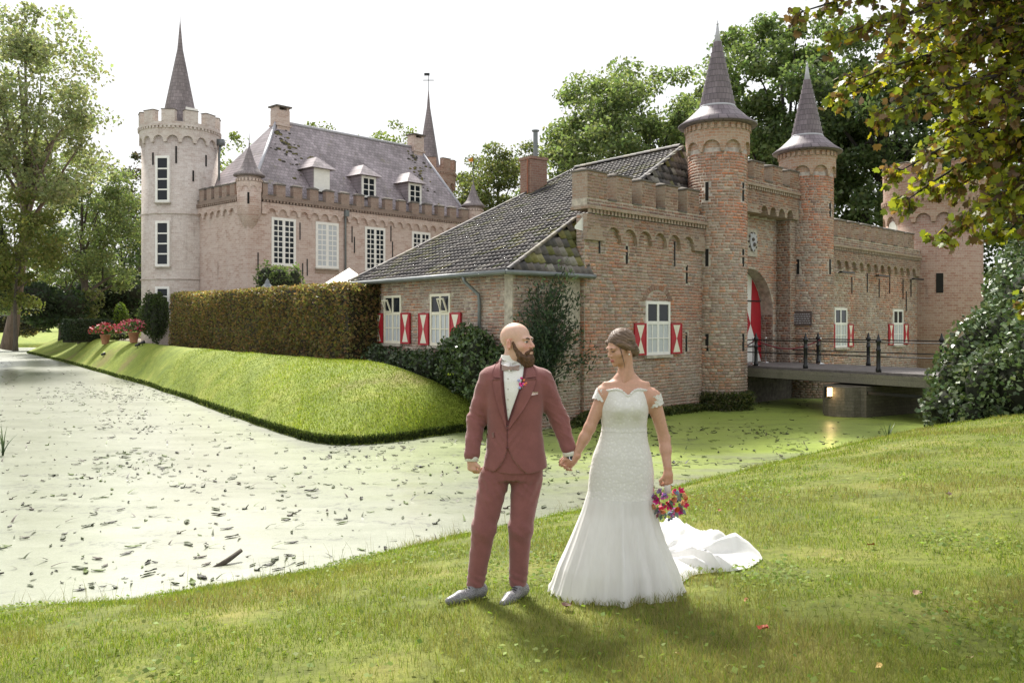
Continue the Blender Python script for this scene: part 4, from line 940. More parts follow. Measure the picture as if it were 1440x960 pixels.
# dormers
for i, xd in enumerate((5.96, 9.91, 14.2)):
    y0 = 0.75; zb = 11.75; hw, hh = 0.62, 1.5; yb = 0.35 + (zb + hh - ZE) / sl + 0.1
    dm = MB(); 
    for s_ in (-1, 1): dm.prism([(y0, zb - 0.1), (yb, zb + hh), (y0, zb + hh)], s_ * hw - (0.06 if s_ < 0 else 0), s_ * hw + (0.06 if s_ > 0 else 0), Matrix(((0, 1, 0, xd), (1, 0, 0, 0), (0, 0, 1, 0), (0, 0, 0, 1))))
    d = dm.build('dormer', MAT['slate'], cas)
    zt = zb + hh; e_ = 0.38; zp = zt + 0.85; yp = 0.35 + (zp - ZE) / sl
    dr = MB().add([(xd - hw - e_, y0 - 0.35, zt - 0.02), (xd + hw + e_, y0 - 0.35, zt - 0.02), (xd, y0 + 0.55, zp), (xd, yp + 0.2, zp), (xd - hw - e_, 0.35 + (zt - ZE) / sl + 0.2, zt - 0.02), (xd + hw + e_, 0.35 + (zt - ZE) / sl + 0.2, zt - 0.02)], [(0, 1, 2), (1, 5, 3, 2), (0, 2, 3, 4), (0, 4, 5, 1)])
    dr.build('dormer_roof', MAT['slate'], d)
    if i == 0:
        s_ = MB().box(xd - hw, xd + hw, y0 - 0.06, y0, zb - 0.05, zt - 0.03).build('shutter', MAT['white_paint'], d); s_['label'] = 'white boarded dormer front'
        for k in range(1, 5): pass
    else: sash(cas, 2 * hw, hh, 2, 3, T(xd - hw, y0 - 0.06, zb - 0.05), fr=0.16, mull=0.10, bar=0.055, sill=False, depth=0.08)
# tall windows
for i, (a, b_) in enumerate(((1.65, 3.43), (4.96, 6.78), (9.0, 10.78), (13.26, 15.04))):
    w = sash(cas, b_ - a, 3.02, 4, 8, T(a, -0.05, 6.56), fr=0.17, mull=0.20, bar=0.065, depth=0.10, pane=MAT['glass'] if i != 1 else MAT['curtained'])
    MB().box(a - 0.05, b_ + 0.05, -0.03, -0.003, 6.2, 6.44).build('apron', MAT['gate_brick'], cas) if i == 1 else None
for x in (7.28,):
    MB().tube([(x, -0.2, 10.4), (x, -0.12, 10.0), (x, -0.12, 1.5)], 0.07, 8).build('downpipe', MAT['zinc'], cas, True); MB().box(x - 0.16, x + 0.16, -0.34, -0.05, 10.1, 10.5).build('rainwater_head', MAT['zinc'], cas)
for x, z in ((3.75, 8.3), (3.95, 5.7), (4.3, 6.0), (7.9, 8.4), (8.1, 7.7), (11.3, 8.7), (11.45, 7.6), (0.7, 6.2)): MB().box(x - 0.03, x + 0.03, -0.05, -0.005, z, z + 1.1).build('wall_tie', MAT['black_iron'], cas)
# corner turrets
for x, y, lab in ((0.25, 0.25, 'corbelled corner turret with a small slate cap'), (CLN - 0.2, 0.25, 'corner turret whose slate cap shows over the tiled roof')):
    t_ = MB().lathe([(0.02, 8.35), (0.2, 8.6), (0.38, 9.0), (0.45, 9.05), (0.6, 9.45), (0.72, 9.6), (0.72, 11.95)], 28).build('turret', CB, cas, True); t_.location = (x, y, 0); t_['label'] = lab
    h = MB(); strip_prism(h, frieze_low(0, 2 * PI * 0.76, 11.1, 0.21, 2 * PI * 0.76 / 9, 0.26, 8), 11.6, 0, 0.06, None, lambda s_, d: ((0.76 - d) * math.cos(s_ / 0.76), (0.76 - d) * math.sin(s_ / 0.76)))
    dentils(h, 0, 2 * PI * 0.8, -0.02, 0.08, 11.62, 11.78, 0.22, None, lambda s_, d: ((0.8 - d) * math.cos(s_ / 0.8), (0.8 - d) * math.sin(s_ / 0.8))); h.build('corbel_table', CB, t_)
    MB().lathe([(0.74, 11.93), (0.94, 11.96), (0.96, 12.04), (0.72, 12.25), (0.52, 12.5), (0.3, 13.0), (0.12, 13.6), (0.05, 13.75), (0.03, 14.1), (0.0, 14.9)], 28).build('slate_cap', MAT['tower_slate'], t_, True)
    MB().box(-0.06, 0.06, -0.02, 0.06, 10.2, 10.9, Matrix.Rotation(math.radians(-35), 4, 'Z') @ Matrix.Translation((0, -0.74, 0))).build('loophole', MAT['dark'], t_)
fx = A0 * 0 + C1 + CU * (CLN - 0.2) + CN * 0.25
fg = empty('weather_flag', (fx[0], fx[1], 14.9)); tag(fg, 'small orange pennant on the far turret cap', 'flag')
MB().tube([(0, 0, -0.6), (0, 0, 1.0)], 0.03, 6).build('pole', MAT['black_iron'], fg)
MB().add([(0.03, 0, 0.95), (0.03, 0, 0.6), (-0.3, 0.15, 0.62), (-0.42, 0.2, 0.85)], [(0, 1, 2, 3)]).build('pennant', plain('pennant', (0.6, 0.25, 0.03), 0.8), fg)
# castle towers with battlements and spires
def spire(e, r, z0, z1, tip, n=12, hatch=None):
    pr = [(r, z0)]; k = 0; z = z0
    sp = MB().lathe([(r, z0 - 0.5), (r * 0.97, z0 + 0.3), (r * 0.14, z1 - 0.8), (r * 0.10, z1 - 0.2), (0.02, z1 + tip * 0.6), (0.0, z1 + tip)], n).build('spire', MAT['tower_slate'], e)
    return sp
Tl = np.array((-22.4, 60.0)); vl = math.atan2(-Tl[1], -Tl[0])
tl = ring_tower('castle_tower', Tl, 2.42, 15, 14.75, 15.55, 16.0, 16.75, MAT['castle_tower_brick'], 17, 11, 0.85, vl, 'tall pale round castle tower with a sharp slate spire beside the turret', ph=0.28, proj=0.14)
sp_ = spire(tl, 1.32, 15.6, 22.2, 1.8)
hm = Matrix.Rotation(vl + 0.5 + PI / 2, 4, 'Z') @ Matrix.Translation((0, -1.6, 0))
MB().box(-0.42, 0.42, 0, 0.5, 16.2, 16.55, hm).build('hatch_base', MAT['lead'], tl); MB().box(-0.42, 0.42, 0.05, 0.12, 16.56, 17.2, hm @ Matrix.Rotation(0.0, 4, 'X')).build('roof_hatch', MAT['white_paint'], tl)
for z0, h in ((10.75, 3.0), (6.6, 2.95), (3.0, 2.3)):
    m_ = Matrix.Rotation(vl + math.asin(-0.43) + PI / 2, 4, 'Z') @ Matrix.Translation((-0.48, -2.53, z0))
    w_n = sash(tl, 0.96, h, 1, 4, m_, fr=0.15, mull=0, bar=0.09, depth=0.2)
    if z0 == 6.6:
        for s_ in (0.2, 0.62): MB().add([m_ @ Vector(p) for p in ((s_, 0.105, 0.16), (s_ + 0.16, 0.105, 0.16), (s_ + 0.04 + 0.1 * (s_ < 0.4), 0.105, 1.5))], [(0, 1, 2)]).build('curtain', plain('curtain', (0.55, 0.33, 0.10), 0.8), w_n)
    if z0 == 10.75: MB().add([m_ @ Vector(p) for p in ((0.15, 0.11, 0.15), (0.81, 0.11, 0.15), (0.81, 0.11, h - 0.6), (0.15, 0.11, h - 0.6))], [(0, 1, 2, 3)]).build('blind', plain('blind', (0.42, 0.42, 0.42), 0.8), w_n)
for z in (10.0, 5.75): MB().lathe([(2.43, z), (2.50, z + 0.03), (2.50, z + 0.08), (2.43, z + 0.11)], 48, cap=False).build('string_course', MAT['castle_tower_brick'], tl, True)
for o_, z, h in ((-0.68, 13.2, 0.8), (-0.1, 13.3, 1.1), (0.66, 13.3, 0.75), (0.33, 12.2, 0.7)):
    MB().box(-0.05, 0.05, -0.03, 0.03, z, z + h, Matrix.Rotation(vl + math.asin(o_) + PI / 2, 4, 'Z') @ Matrix.Translation((0, -2.43, 0))).build('loophole', MAT['dark'], tl)
dp = Matrix.Rotation(vl + math.asin(0.93) + PI / 2, 4, 'Z')
p_ = [dp @ Vector(q) for q in ((0, -2.75, 15.0), (0.12, -2.6, 14.3), (0.12, -2.6, 1.5))]
MB().tube(p_, 0.08, 8).box(-0.2, 0.25, -0.2, 0.2, 14.9, 15.3, Matrix.Translation(p_[0] - Vector((0, 0, 15.0)))).build('downpipe', MAT['zinc'], tl, True)
Tb = np.array((-7.7, 82.0)); vb = math.atan2(-Tb[1], -Tb[0])
tb = ring_tower('castle_tower', Tb, 2.3, 15, 15.3, 16.4, 16.9, 17.8, MAT['far_tower_brick'], 15, 10, 0.9, vb, 'rear castle tower with a grey spire rising behind the long slate roof', ph=0.1)
spire(tb, 1.15, 16.5, 23.6, 1.6); 
MB().tube([(0, 0, 24), (0, 0, 26)], 0.03, 6).box(-0.5, 0.5, -0.02, 0.02, 25.3, 25.36).box(-0.4, 0.1, -0.02, 0.02, 25.75, 26.0).build('weather_vane', MAT['black_iron'], tb)
# party tent in the yard
tn = empty('party_tent', (-7.6, 41.5, 1.55)); tag(tn, 'cream canvas tent peak behind the hedge', 'tent')
MB().add([(-2.2, -2.2, 2.7), (2.2, -2.2, 2.7), (2.2, 2.2, 2.7), (-2.2, 2.2, 2.7), (0, 0, 3.95), (-1, -1, 3.15), (1, -1, 3.15), (1, 1, 3.15), (-1, 1, 3.15)], [(0, 1, 6, 5), (1, 2, 7, 6), (2, 3, 8, 7), (3, 0, 5, 8), (5, 6, 4), (6, 7, 4), (7, 8, 4), (8, 5, 4)]).build('canopy', plain('canvas', (0.75, 0.72, 0.64), 0.8, 0.05), tn, True)
for x in (-2.1, 2.1):
    for y in (-2.1, 2.1): MB().tube([(x, y, 0), (x, y, 2.75)], 0.04, 6).build('tent_pole', MAT['steel'], tn)
# ------------------------------------------------------------------ the bridge
ba = math.radians(33); bd = np.array((math.sin(ba), -math.cos(ba))); bn = np.array((math.cos(ba), math.sin(ba)))   # outward from the gate; across
B0 = np.array((8.30, 32.05)); BW = 3.6; BL = 10.5
br = empty('bridge', (B0[0], B0[1], 0), math.atan2(bd[1], bd[0]))
tag(br, 'narrow brick-piered bridge with black iron railings leading to the gate', 'bridge')
# local x outward, y across (towards the right bank side)
MAT['deck'] = plain('deck', (0.15, 0.135, 0.13), 0.8, 0.25, 3, 0.3)
MAT['concrete'] = brickmat('concrete', [(0.19, 0.18, 0.14), (0.22, 0.205, 0.165), (0.26, 0.24, 0.19)], (0.17, 0.16, 0.13), 1.8, 0.6, 0.6, (0.07, 0.075, 0.05))
MAT['pier_stone'] = brickmat('pier_stone', [(0.13, 0.115, 0.09), (0.18, 0.16, 0.125), (0.16, 0.145, 0.11)], (0.11, 0.10, 0.075), 0.24, 0.10, 0.6, (0.06, 0.065, 0.04))
nb = 52
for k in range(nb):                                 # deck boards
    x = -1.6 + (BL + 1.6) * k / nb; w = (BL + 1.6) / nb
    MB().box(x, x + w - 0.012, -0.02, BW + 0.02, 1.33, 1.40 + random.uniform(-0.004, 0.004)).build('deck_board', MAT['deck'], br)
MB().box(-1.6, BL, -0.10, 0.05, 1.02, 1.325).build('edge_beam', MAT['concrete'], br); MB().box(-1.6, BL, BW - 0.05, BW + 0.10, 1.02, 1.325).build('edge_beam', MAT['concrete'], br)
for y in (0.7, 1.8, 2.9): MB().box(-1.6, BL, y - 0.12, y + 0.12, 0.95, 1.325).build('girder', MAT['black_iron'], br)
MB().box(5.0, BL + 1, -0.25, -0.12, 0.72, 0.80).build('service_pipe', MAT['black_iron'], br)
pr = MB(); pr.prism([(-0.3, -0.3), (BW + 0.3, -0.3), (BW + 0.3, 0.95), (-0.3, 0.95)], 3.7, 5.3, Matrix(((0, 1, 0, 0), (1, 0, 0, 0), (0, 0, 1, 0), (0, 0, 0, 1))))
pr.lathe([(0.62, -0.3), (0.6, 0.92)], 14, 4.5, -0.30)
pi_ = pr.build('pier', MAT['pier_stone'], br); pi_['label'] = 'rough brick pier standing in the duckweed'
MB().box(BL - 1.5, BL + 6, -0.4, BW + 0.4, -0.5, 1.01).build('abutment', MAT['pier_stone'], br)
def post(x, y):
    p = MB().lathe([(0.085, 1.40), (0.085, 1.50), (0.065, 1.54), (0.062, 2.05), (0.08, 2.07), (0.08, 2.11), (0.06, 2.13), (0.058, 2.30), (0.085, 2.33), (0.09, 2.38), (0.05, 2.43), (0.045, 2.46), (0.02, 2.56), (0, 2.60)], 12, x, y).build('post', MAT['black_iron'], br, True)
    return p
near_x = [0.55, 2.7, 5.45, 8.3]; far_x = [0.55, 2.7, 5.45, 8.3]
for y, xs_ in ((0.10, near_x), (BW - 0.10, far_x)):
    for x in xs_: post(x, y)
    for z in (2.32, 1.88): MB().tube([(-0.9, y, z), (BL - 0.2, y, z)], 0.022, 6).build('rail', MAT['black_iron'], br)
# flood lamp on the pier, lit
lp = empty('pier_lamp', (0, 0, 0)); lw_ = B0 + bd * 4.45 + bn * (-0.93); lp.location = (lw_[0], lw_[1], 0.62)
tag(lp, 'lit flood lamp fixed to the brick pier under the bridge', 'lamp')
m, t, b = nodes('lamp_glow'); b.inputs['Base Color'].default_value = (1, 0.8, 0.5, 1); b.inputs['Emission Color'].default_value = (1.0, 0.62, 0.25, 1); b.inputs['Emission Strength'].default_value = 7; MAT['lamp_glow'] = m
MB().box(-0.13, 0.13, -0.02, 0.10, -0.02, 0.32, Matrix.Rotation(0.25, 4, 'Z')).build('housing', MAT['black_iron'], lp); MB().box(-0.10, 0.10, -0.032, -0.021, 0.02, 0.28, Matrix.Rotation(0.25, 4, 'Z')).build('lens', MAT['lamp_glow'], lp)
ld = bpy.data.lights.new('pier_lamp_light', 'POINT'); ld.energy = 2.5; ld.color = (1, 0.7, 0.38); ld.shadow_soft_size = 0.1
lo = bpy.data.objects.new('pier_lamp_light', ld); COL.objects.link(lo); lo.parent = lp; lo.location = (-0.05, -0.25, 0.12)
# rope stanchions beside the gate
def bw(x, y, z=1.40): return (B0[0] + bd[0] * x + bn[0] * y, B0[1] + bd[1] * x + bn[1] * y, z)
st = [(0.3, 0.35, 'chrome rope stanchion standing beside the first railing post'), (-0.3, 0.9, 'chrome rope stanchion standing before the white and red gate leaf'), (0.9, 3.2, 'chrome rope stanchion standing at the far railing under the bronze plaque'), (-1.0, 2.4, 'chrome rope stanchion standing closest to the gate arch')]
tops = []
for x, y, lab in st:
    e = empty('rope_stanchion', bw(x, y, 1.405)); tag(e, lab, 'stanchion', 'stanchions at the gate')
    MB().lathe([(0.15, 0), (0.15, 0.015), (0.03, 0.05), (0.02, 0.06)], 16).build('base', MAT['steel'], e, True); MB().lathe([(0.02, 0.05), (0.02, 0.9), (0.035, 0.91), (0.035, 0.96), (0.0, 0.99)], 12).build('pole', MAT['steel'], e, True)
    tops.append(Vector(bw(x, y, 2.30)))
def rope(a, b_, lab):
    pts = [a.lerp(b_, k / 12) - Vector((0, 0, 0.32 * math.sin(PI * k / 12))) for k in range(13)]
    tag(MB().tube(pts, 0.022, 8).build('rope', plain('rope_red', (0.16, 0.012, 0.02), 0.7), None, True), lab, 'rope', 'ropes at the gate')
rope(tops[0], Vector(bw(-1.3, 0.0, 2.3)), 'dark red rope sagging from a stanchion to the tower'); rope(tops[0], tops[2], 'dark red rope sagging across the bridge between two stanchions')
# lantern by the bank at the bridge end
ln = empty('lantern', at(1396, 434, 25.0)); ln.location.z = 2.2
tag(ln, 'lit black lantern among the ivy at the bridge end', 'lantern')
MB().tube([(0, 0, -1.2), (0, 0, 0.85)], 0.04, 8).build('post', MAT['black_iron'], ln); z = 0.85
MB().lathe([(0.10, z), (0.15, z + 0.28), (0.19, z + 0.29), (0.17, z + 0.34), (0.05, z + 0.47), (0.0, z + 0.55)], 6).build('lantern_cap', MAT['black_iron'], ln)
MB().lathe([(0.09, z + 0.02), (0.145, z + 0.275)], 6, cap=False).build('pane', MAT['curtained'], ln)
MB().ball((0, -0.16, z + 0.15), 0.05, 8).build('bulb', MAT['lamp_glow'], ln)
# ------------------------------------------------------------------ vegetation
ibvh = BVHTree.FromPolygons([tuple(p) for p in vi], [tuple(int(k) for k in f) for f in grid_faces(len(w_), len(tt))])
def island_z(x, y):
    h = ibvh.ray_cast(Vector((x, y, 20)), Vector((0, 0, -1)))[0]
    return h.z if h else 1.55
def unit(n, rng): v = rng.normal(size=(n, 3)); return v / np.linalg.norm(v, axis=1, keepdims=True)
def leaf_quads(pos, size, col, rng, aspect=0.55, flat_=0.35, fold=True, along=None):
    """pointed leaves, four corners each, at pos with length size"""
    n = len(pos); size = np.broadcast_to(size, (n,))
    nrm = unit(n, rng) * (1 - flat_) + np.array((0, 0, 1.0)) * flat_; nrm /= np.linalg.norm(nrm, axis=1, keepdims=True)
    d = unit(n, rng) if along is None else along + 0.5 * unit(n, rng)
    d = d - nrm * (d * nrm).sum(1, keepdims=True); d /= np.linalg.norm(d, axis=1, keepdims=True) + 1e-9
    s = np.cross(nrm, d); L = size[:, None]
    v = np.stack([pos - d * L * 0.5, pos + s * L * aspect * 0.5 + nrm * L * 0.08, pos + d * L * 0.5, pos - s * L * aspect * 0.5 + nrm * L * 0.08], 1).reshape(-1, 3)
    return v, np.arange(4 * n).reshape(n, 4), np.repeat(col, 4, 0)
def shades(n, base, rng, var=0.25, hue=0.10):
    base = np.atleast_2d(np.array(base)); c = base[rng.integers(0, len(base), n)]
    c = c * rng.uniform(1 - var, 1 + var, (n, 1)); c = c * (1 + rng.uniform(-hue, hue, (n, 3)))
    return np.clip(c, 0.004, 0.9)
def tree(name, label, base, cz, rad, ncl, lpc, lsize, cols, trunk_r, seed, group=None, cx=0, cy=0, limbs=9, cl=0.22, bark=None, hollow=0.35, lean=0.0, flat_=0.3, cat='tree'):
    """base (x,y,z), crown centre height cz above base, radii; real limbs reach out to the leaf clusters"""
    rng = np.random.default_rng(seed); e = empty(name, base); tag(e, label, cat, group)
    u = unit(ncl, rng); rr = (rng.uniform(hollow ** 3, 1, ncl) ** (1 / 3))
    lump = 1 + 0.24 * vnoise(u * 2.1 + seed, seed)
    c = u * (rr * lump)[:, None] * np.array(rad) + np.array((cx, cy, cz))
    c = c[c[:, 2] > min(1.2, cz * 0.4)]; ncl = len(c)
    tk = MB(); top = np.array((cx * 0.8, cy * 0.8, cz + rad[2] * 0.35)); k = 9
    tp = [np.array((0, 0, -0.4)) * (1 - s) + top * s + np.array((lean * math.sin(s * PI), 0.0, 0)) + 0.02 * top[2] * np.array((vnoise(np.array([[s * 3, seed, 0]]))[0], vnoise(np.array([[s * 3, seed, 5]]))[0], 0)) * s for s in np.linspace(0, 1, k)]
    tr = [trunk_r * (1.35 if i == 0 else 1) * (1 - 0.85 * (i / (k - 1)) ** 1.2) for i in range(k)]
    tk.tube(tp, tr, 9); tko = tk.build('trunk', bark or MAT['bark'], e, True)
    lm = MB(); lim_pts = []
    for i in range(limbs):
        tgt = c[rng.integers(0, ncl)]; s = np.clip((tgt[2] / top[2]) * 0.62 + rng.uniform(-0.05, 0.05), 0.25, 0.85)
        p0 = np.array([np.interp(s, np.linspace(0, 1, k), [q[a] for q in tp]) for a in range(3)]); r0 = np.interp(s, np.linspace(0, 1, k), tr) * 0.6
        mid = (p0 + tgt) / 2 + np.array((0, 0, 0.12 * np.linalg.norm(tgt - p0))) + rng.normal(size=3) * 0.05 * rad[0]
        pts = [(1 - a) ** 2 * p0 + 2 * a * (1 - a) * mid + a * a * tgt for a in np.linspace(0, 1, 7)]
        lm.tube(pts, [r0 * (1 - 0.85 * a) for a in np.linspace(0, 1, 7)], 6, cap=False); lim_pts.append(pts)
        for _ in range(2):
            t2 = c[np.argsort(((c - pts[4]) ** 2).sum(1))[rng.integers(1, min(7, ncl))]]; pts2 = [np.array(pts[3]) * (1 - a) + t2 * a + np.array((0, 0, 0.06 * math.sin(a * PI) * rad[2])) for a in np.linspace(0, 1, 5)]
            lm.tube(pts2, [r0 * 0.4 * (1 - 0.8 * a) for a in np.linspace(0, 1, 5)], 5, cap=False)
    if lm.v: lm.build('limb', bark or MAT['bark'], tko, True)
    per = rng.poisson(lpc, ncl); ci = np.repeat(np.arange(ncl), per); n = len(ci)
    crad = cl * np.array(rad).mean() * rng.uniform(0.55, 1.25, ncl)
    off = unit(n, rng) * (rng.uniform(0.05, 1, n) ** (1 / 2.0))[:, None] * crad[ci][:, None] * np.array((1.15, 1.15, 0.75))
    pos = c[ci] + off
    col = shades(n, cols, rng, 0.22) * rng.uniform(0.78, 1.22, ncl)[ci][:, None]
    v, f, cc = leaf_quads(pos, lsize * rng.uniform(0.7, 1.3, n), col, rng, 0.6, flat_)
    link('crown', np_mesh('crown', v, f, np.clip(cc, 0, 0.8)), MAT['leaf'], e)
    return e
def pT(px, D, z=1.5): return ((px - 720) / F * D, D, z)
LIME = [(0.27, 0.30, 0.16), (0.23, 0.265, 0.14), (0.31, 0.335, 0.19), (0.22, 0.24, 0.15)]
OAK = [(0.155, 0.205, 0.085), (0.185, 0.235, 0.10), (0.125, 0.165, 0.072), (0.22, 0.265, 0.12)]
DARK = [(0.10, 0.145, 0.062), (0.13, 0.175, 0.075), (0.078, 0.112, 0.05)]
YEW = [(0.028, 0.045, 0.022), (0.04, 0.06, 0.028), (0.05, 0.075, 0.035)]
MAT['pale_bark'] = barkmat('pale_bark', (0.17, 0.125, 0.10))
MAT['dark_bark'] = barkmat('dark_bark', (0.035, 0.03, 0.026))
G1 = 'tall trees round the castle grounds'
tree('lime_tree', 'tall airy pale green tree with a thick brown trunk beside the moat', pT(12, 62), 16.5, (5.8, 5, 7.6), 140, 150, 0.30, LIME, 0.42, 1, G1, cx=1.2, limbs=16, cl=0.20, bark=MAT['pale_bark'], lean=0.8, hollow=0.3)
tree('ash_tree', 'spreading soft green tree standing between the tall trunk and castle tower', pT(118, 76), 10.2, (5.2, 4.5, 6.0), 120, 200, 0.26, [(0.15, 0.195, 0.085), (0.19, 0.225, 0.095), (0.125, 0.16, 0.075)], 0.4, 2, G1, limbs=12, cl=0.24)
tree('park_tree', 'slender dark tree close beside the castle tower', pT(170, 92), 8.5, (4.4, 4, 6.5), 70, 120, 0.34, DARK, 0.4, 3, G1, limbs=8, cl=0.26, bark=MAT['dark_bark'])
tree('young_tree', 'low yellowish green tree spreading before the brown trunk', pT(22, 58), 6.0, (2.9, 2.5, 3.6), 60, 130, 0.24, [(0.15, 0.175, 0.05), (0.12, 0.145, 0.045), (0.18, 0.18, 0.06)], 0.14, 4, G1, limbs=7, cl=0.3)
tree('park_tree', 'yellow green undergrowth tree lit from behind the dark evergreens', pT(85, 88), 4.8, (4.2, 3, 3.6), 60, 120, 0.28, [(0.17, 0.19, 0.05), (0.13, 0.16, 0.05)], 0.2, 5, G1, limbs=5, cl=0.3)
tree('park_tree', 'reddish dark tree top peeping beside the castle tower parapet', pT(197, 100), 14.5, (3.4, 3, 5.5), 50, 110, 0.34, [(0.07, 0.06, 0.04), (0.06, 0.075, 0.035)], 0.3, 6, G1, limbs=7, cl=0.26)
for k, (px, py, D, r, lab) in enumerate(((335, 232, 105, 4.6, 'pale tree top showing beside the corner turret cap'), (430, 190, 112, 3.8, 'pale tree top rising behind the slate ridge near the first chimney'), (532, 200, 112, 4.4, 'pale tree top rising behind the middle of the slate ridge'))):
    z = (HZ - py) * D / F + CZ - 1.5 - r * 0.4; tree('park_tree', lab, pT(px, D), z, (r, r * 0.8, r * 1.1), 34, 95, 0.36, [(0.17, 0.21, 0.055), (0.13, 0.17, 0.05)], 0.3, 10 + k, G1, limbs=7, cl=0.28)
tree('olive_tree', 'loose olive green tree behind the rear tower and wing chimney', pT(700, 88), 13.4, (6.2, 5, 6.4), 110, 190, 0.30, [(0.15, 0.18, 0.06), (0.10, 0.13, 0.05), (0.15, 0.16, 0.07)], 0.35, 20, G1, limbs=14, cl=0.22)
tree('oak_tree', 'huge round-headed oak standing behind the tiled wing', pT(908, 78), 15.2, (10.4, 7.5, 8.9), 230, 250, 0.36, OAK, 0.7, 21, G1, limbs=26, cl=0.185, bark=MAT['dark_bark'], hollow=0.45)
tree('young_tree', 'small bright green tree just behind the wing roof ridge', pT(806, 58), 8.4, (2.2, 2, 1.9), 34, 130, 0.24, [(0.17, 0.23, 0.06), (0.14, 0.19, 0.05)], 0.14, 22, G1, limbs=6, cl=0.33)
tree('beech_tree', 'tall dense green tree behind the portal between both cone roofs', pT(1105, 66), 16.3, (6.6, 5.5, 8.6), 160, 220, 0.36, [(0.13, 0.18, 0.07), (0.155, 0.205, 0.08), (0.105, 0.145, 0.06)], 0.6, 23, G1, limbs=20, cl=0.18, bark=MAT['dark_bark'])
tree('beech_tree', 'dark dense tree behind the stout round tower', pT(1245, 60), 12.5, (6.6, 5, 9.5), 160, 210, 0.36, DARK, 0.6, 24, G1, limbs=18, cl=0.19, bark=MAT['dark_bark'])
tree('park_tree', 'deep green tree behind the bridge lantern', pT(1470, 52), 7.0, (5.0, 4, 6.5), 90, 150, 0.30, DARK, 0.4, 25, G1, limbs=8, cl=0.24)
tree('park_tree', 'tall green tree filling the gap behind the second cone roof', pT(1005, 92), 15.5, (6.0, 5, 9.0), 90, 150, 0.38, OAK, 0.5, 26, G1, limbs=12, cl=0.22, bark=MAT['dark_bark'])

# far wood on the other bank, one mass
rng = np.random.default_rng(50)
def mass(name, label, cat, blobs, n, lsize, cols, mat, core=None, flat_=0.2, kind='stuff', shell=0.75, zmin=None, aspect=0.6, seed=1, colvar=0.25):
    """leaves over a heap of ellipsoids; blobs (x,y,z,rx,ry,rz)"""
    rng = np.random.default_rng(seed); B = np.array(blobs, float); area = (B[:, 3] * B[:, 5] + B[:, 4] * B[:, 5] + B[:, 3] * B[:, 4]); per = rng.multinomial(n, area / area.sum())
    ci = np.repeat(np.arange(len(B)), per); u = unit(n, rng)
    lump = 1 + 0.16 * vnoise(u * 3 + ci[:, None] * 3.7, 4) + 0.08 * vnoise(u * 8 + ci[:, None], 5)
    r = rng.uniform(shell, 1.04, n) * lump
    p = B[ci, :3] + u * r[:, None] * B[ci, 3:6]
    keep = np.ones(n, bool)
    for j in range(len(B)):
        q = (p - B[j, :3]) / B[j, 3:6]; keep &= (ci == j) | ((q ** 2).sum(1) > (shell * 0.92) ** 2)
    if zmin is not None: keep &= p[:, 2] > zmin
    p, u, ci = p[keep], u[keep], ci[keep]; n = len(p)
    col = shades(n, cols, rng, colvar) * (1 + 0.22 * vnoise(p * 1.7, 9))[:, None]
    v, f, c = leaf_quads(p, lsize * rng.uniform(0.65, 1.3, n), col, rng, aspect, flat_)
    o = link(name, np_mesh(name, v, f, np.clip(c, 0.003, 0.8)), mat)
    tag(o, label, cat, None, kind)
    if core is not None:
        mb = MB()
        for b_ in B: mb.ball(b_[:3], 1.0, 14, None, tuple(b_[3:6] * shell * 0.93))
        mb.build('twigs', core, o, True)
    return o
MAT['twigs'] = plain('twigs', (0.022, 0.026, 0.014), 0.95, 0.4, 6, 0.4)
MAT['brown_twigs'] = plain('brown_twigs', (0.035, 0.03, 0.018), 0.95, 0.4, 6, 0.4)
wood = [(x, 150 + rng.uniform(-12, 22), rng.uniform(4, 8), rng.uniform(6, 9), 5, rng.uniform(6, 11)) for x in np.linspace(-120, -46, 13)] + [(x, 150 + rng.uniform(-5, 15), rng.uniform(4, 7), 8, 5, rng.uniform(6, 9)) for x in np.linspace(-40, 110, 16)]
mass('wood', 'dark far-off wood closing the view beyond the moat', 'wood', wood, 25000, 1.0, [(0.05, 0.075, 0.03), (0.075, 0.10, 0.04), (0.035, 0.055, 0.025), (0.10, 0.115, 0.045)], MAT['leaf'], MAT['twigs'], seed=5)
# shrubs along the far bank at the foot of the wood
def shrub(name, label, px, py, D, w, h, n, ls, cols, seed, mat=None, group='shrubs round the lawn', core=True, cat='shrub', nb=5):
    rng = np.random.default_rng(seed); c = at(px, py, D); z0 = c.z
    bl = [(c.x + rng.uniform(-0.5, 0.5) * w, c.y + rng.uniform(-0.3, 0.3) * w, z0 + h * rng.uniform(0.3, 0.62), w * rng.uniform(0.34, 0.5), w * rng.uniform(0.3, 0.45), h * rng.uniform(0.32, 0.42)) for _ in range(nb)] + [(c.x, c.y, z0 + h * 0.45, w * 0.5, w * 0.45, h * 0.5)]
    o = mass(name, label, cat, bl, n, ls, cols, mat or MAT['leaf'], MAT['twigs'] if core else None, kind='thing', seed=seed, zmin=z0 - 0.1); o['group'] = group
    return o
shrub('evergreen_shrub', 'broad dark evergreen shrub spreading under the ash tree', 118, 452, 84, 6.0, 4.6, 5000, 0.4, YEW, 60)
shrub('evergreen_shrub', 'dark yew bush beside the thick brown trunk', 48, 452, 70, 4.2, 3.4, 3500, 0.34, [(0.04, 0.062, 0.035), (0.055, 0.085, 0.045)], 61)
shrub('leafy_shrub', 'grey green drooping shrub at the edge of the far lawn', 75, 460, 78, 3.2, 2.4, 2500, 0.3, [(0.075, 0.11, 0.05), (0.06, 0.09, 0.045)], 62)
shrub('bare_shrub', 'brownish low shrub behind the far lawn edge', 28, 466, 95, 6.0, 2.2, 2200, 0.34, [(0.06, 0.055, 0.035), (0.075, 0.075, 0.04)], 63)
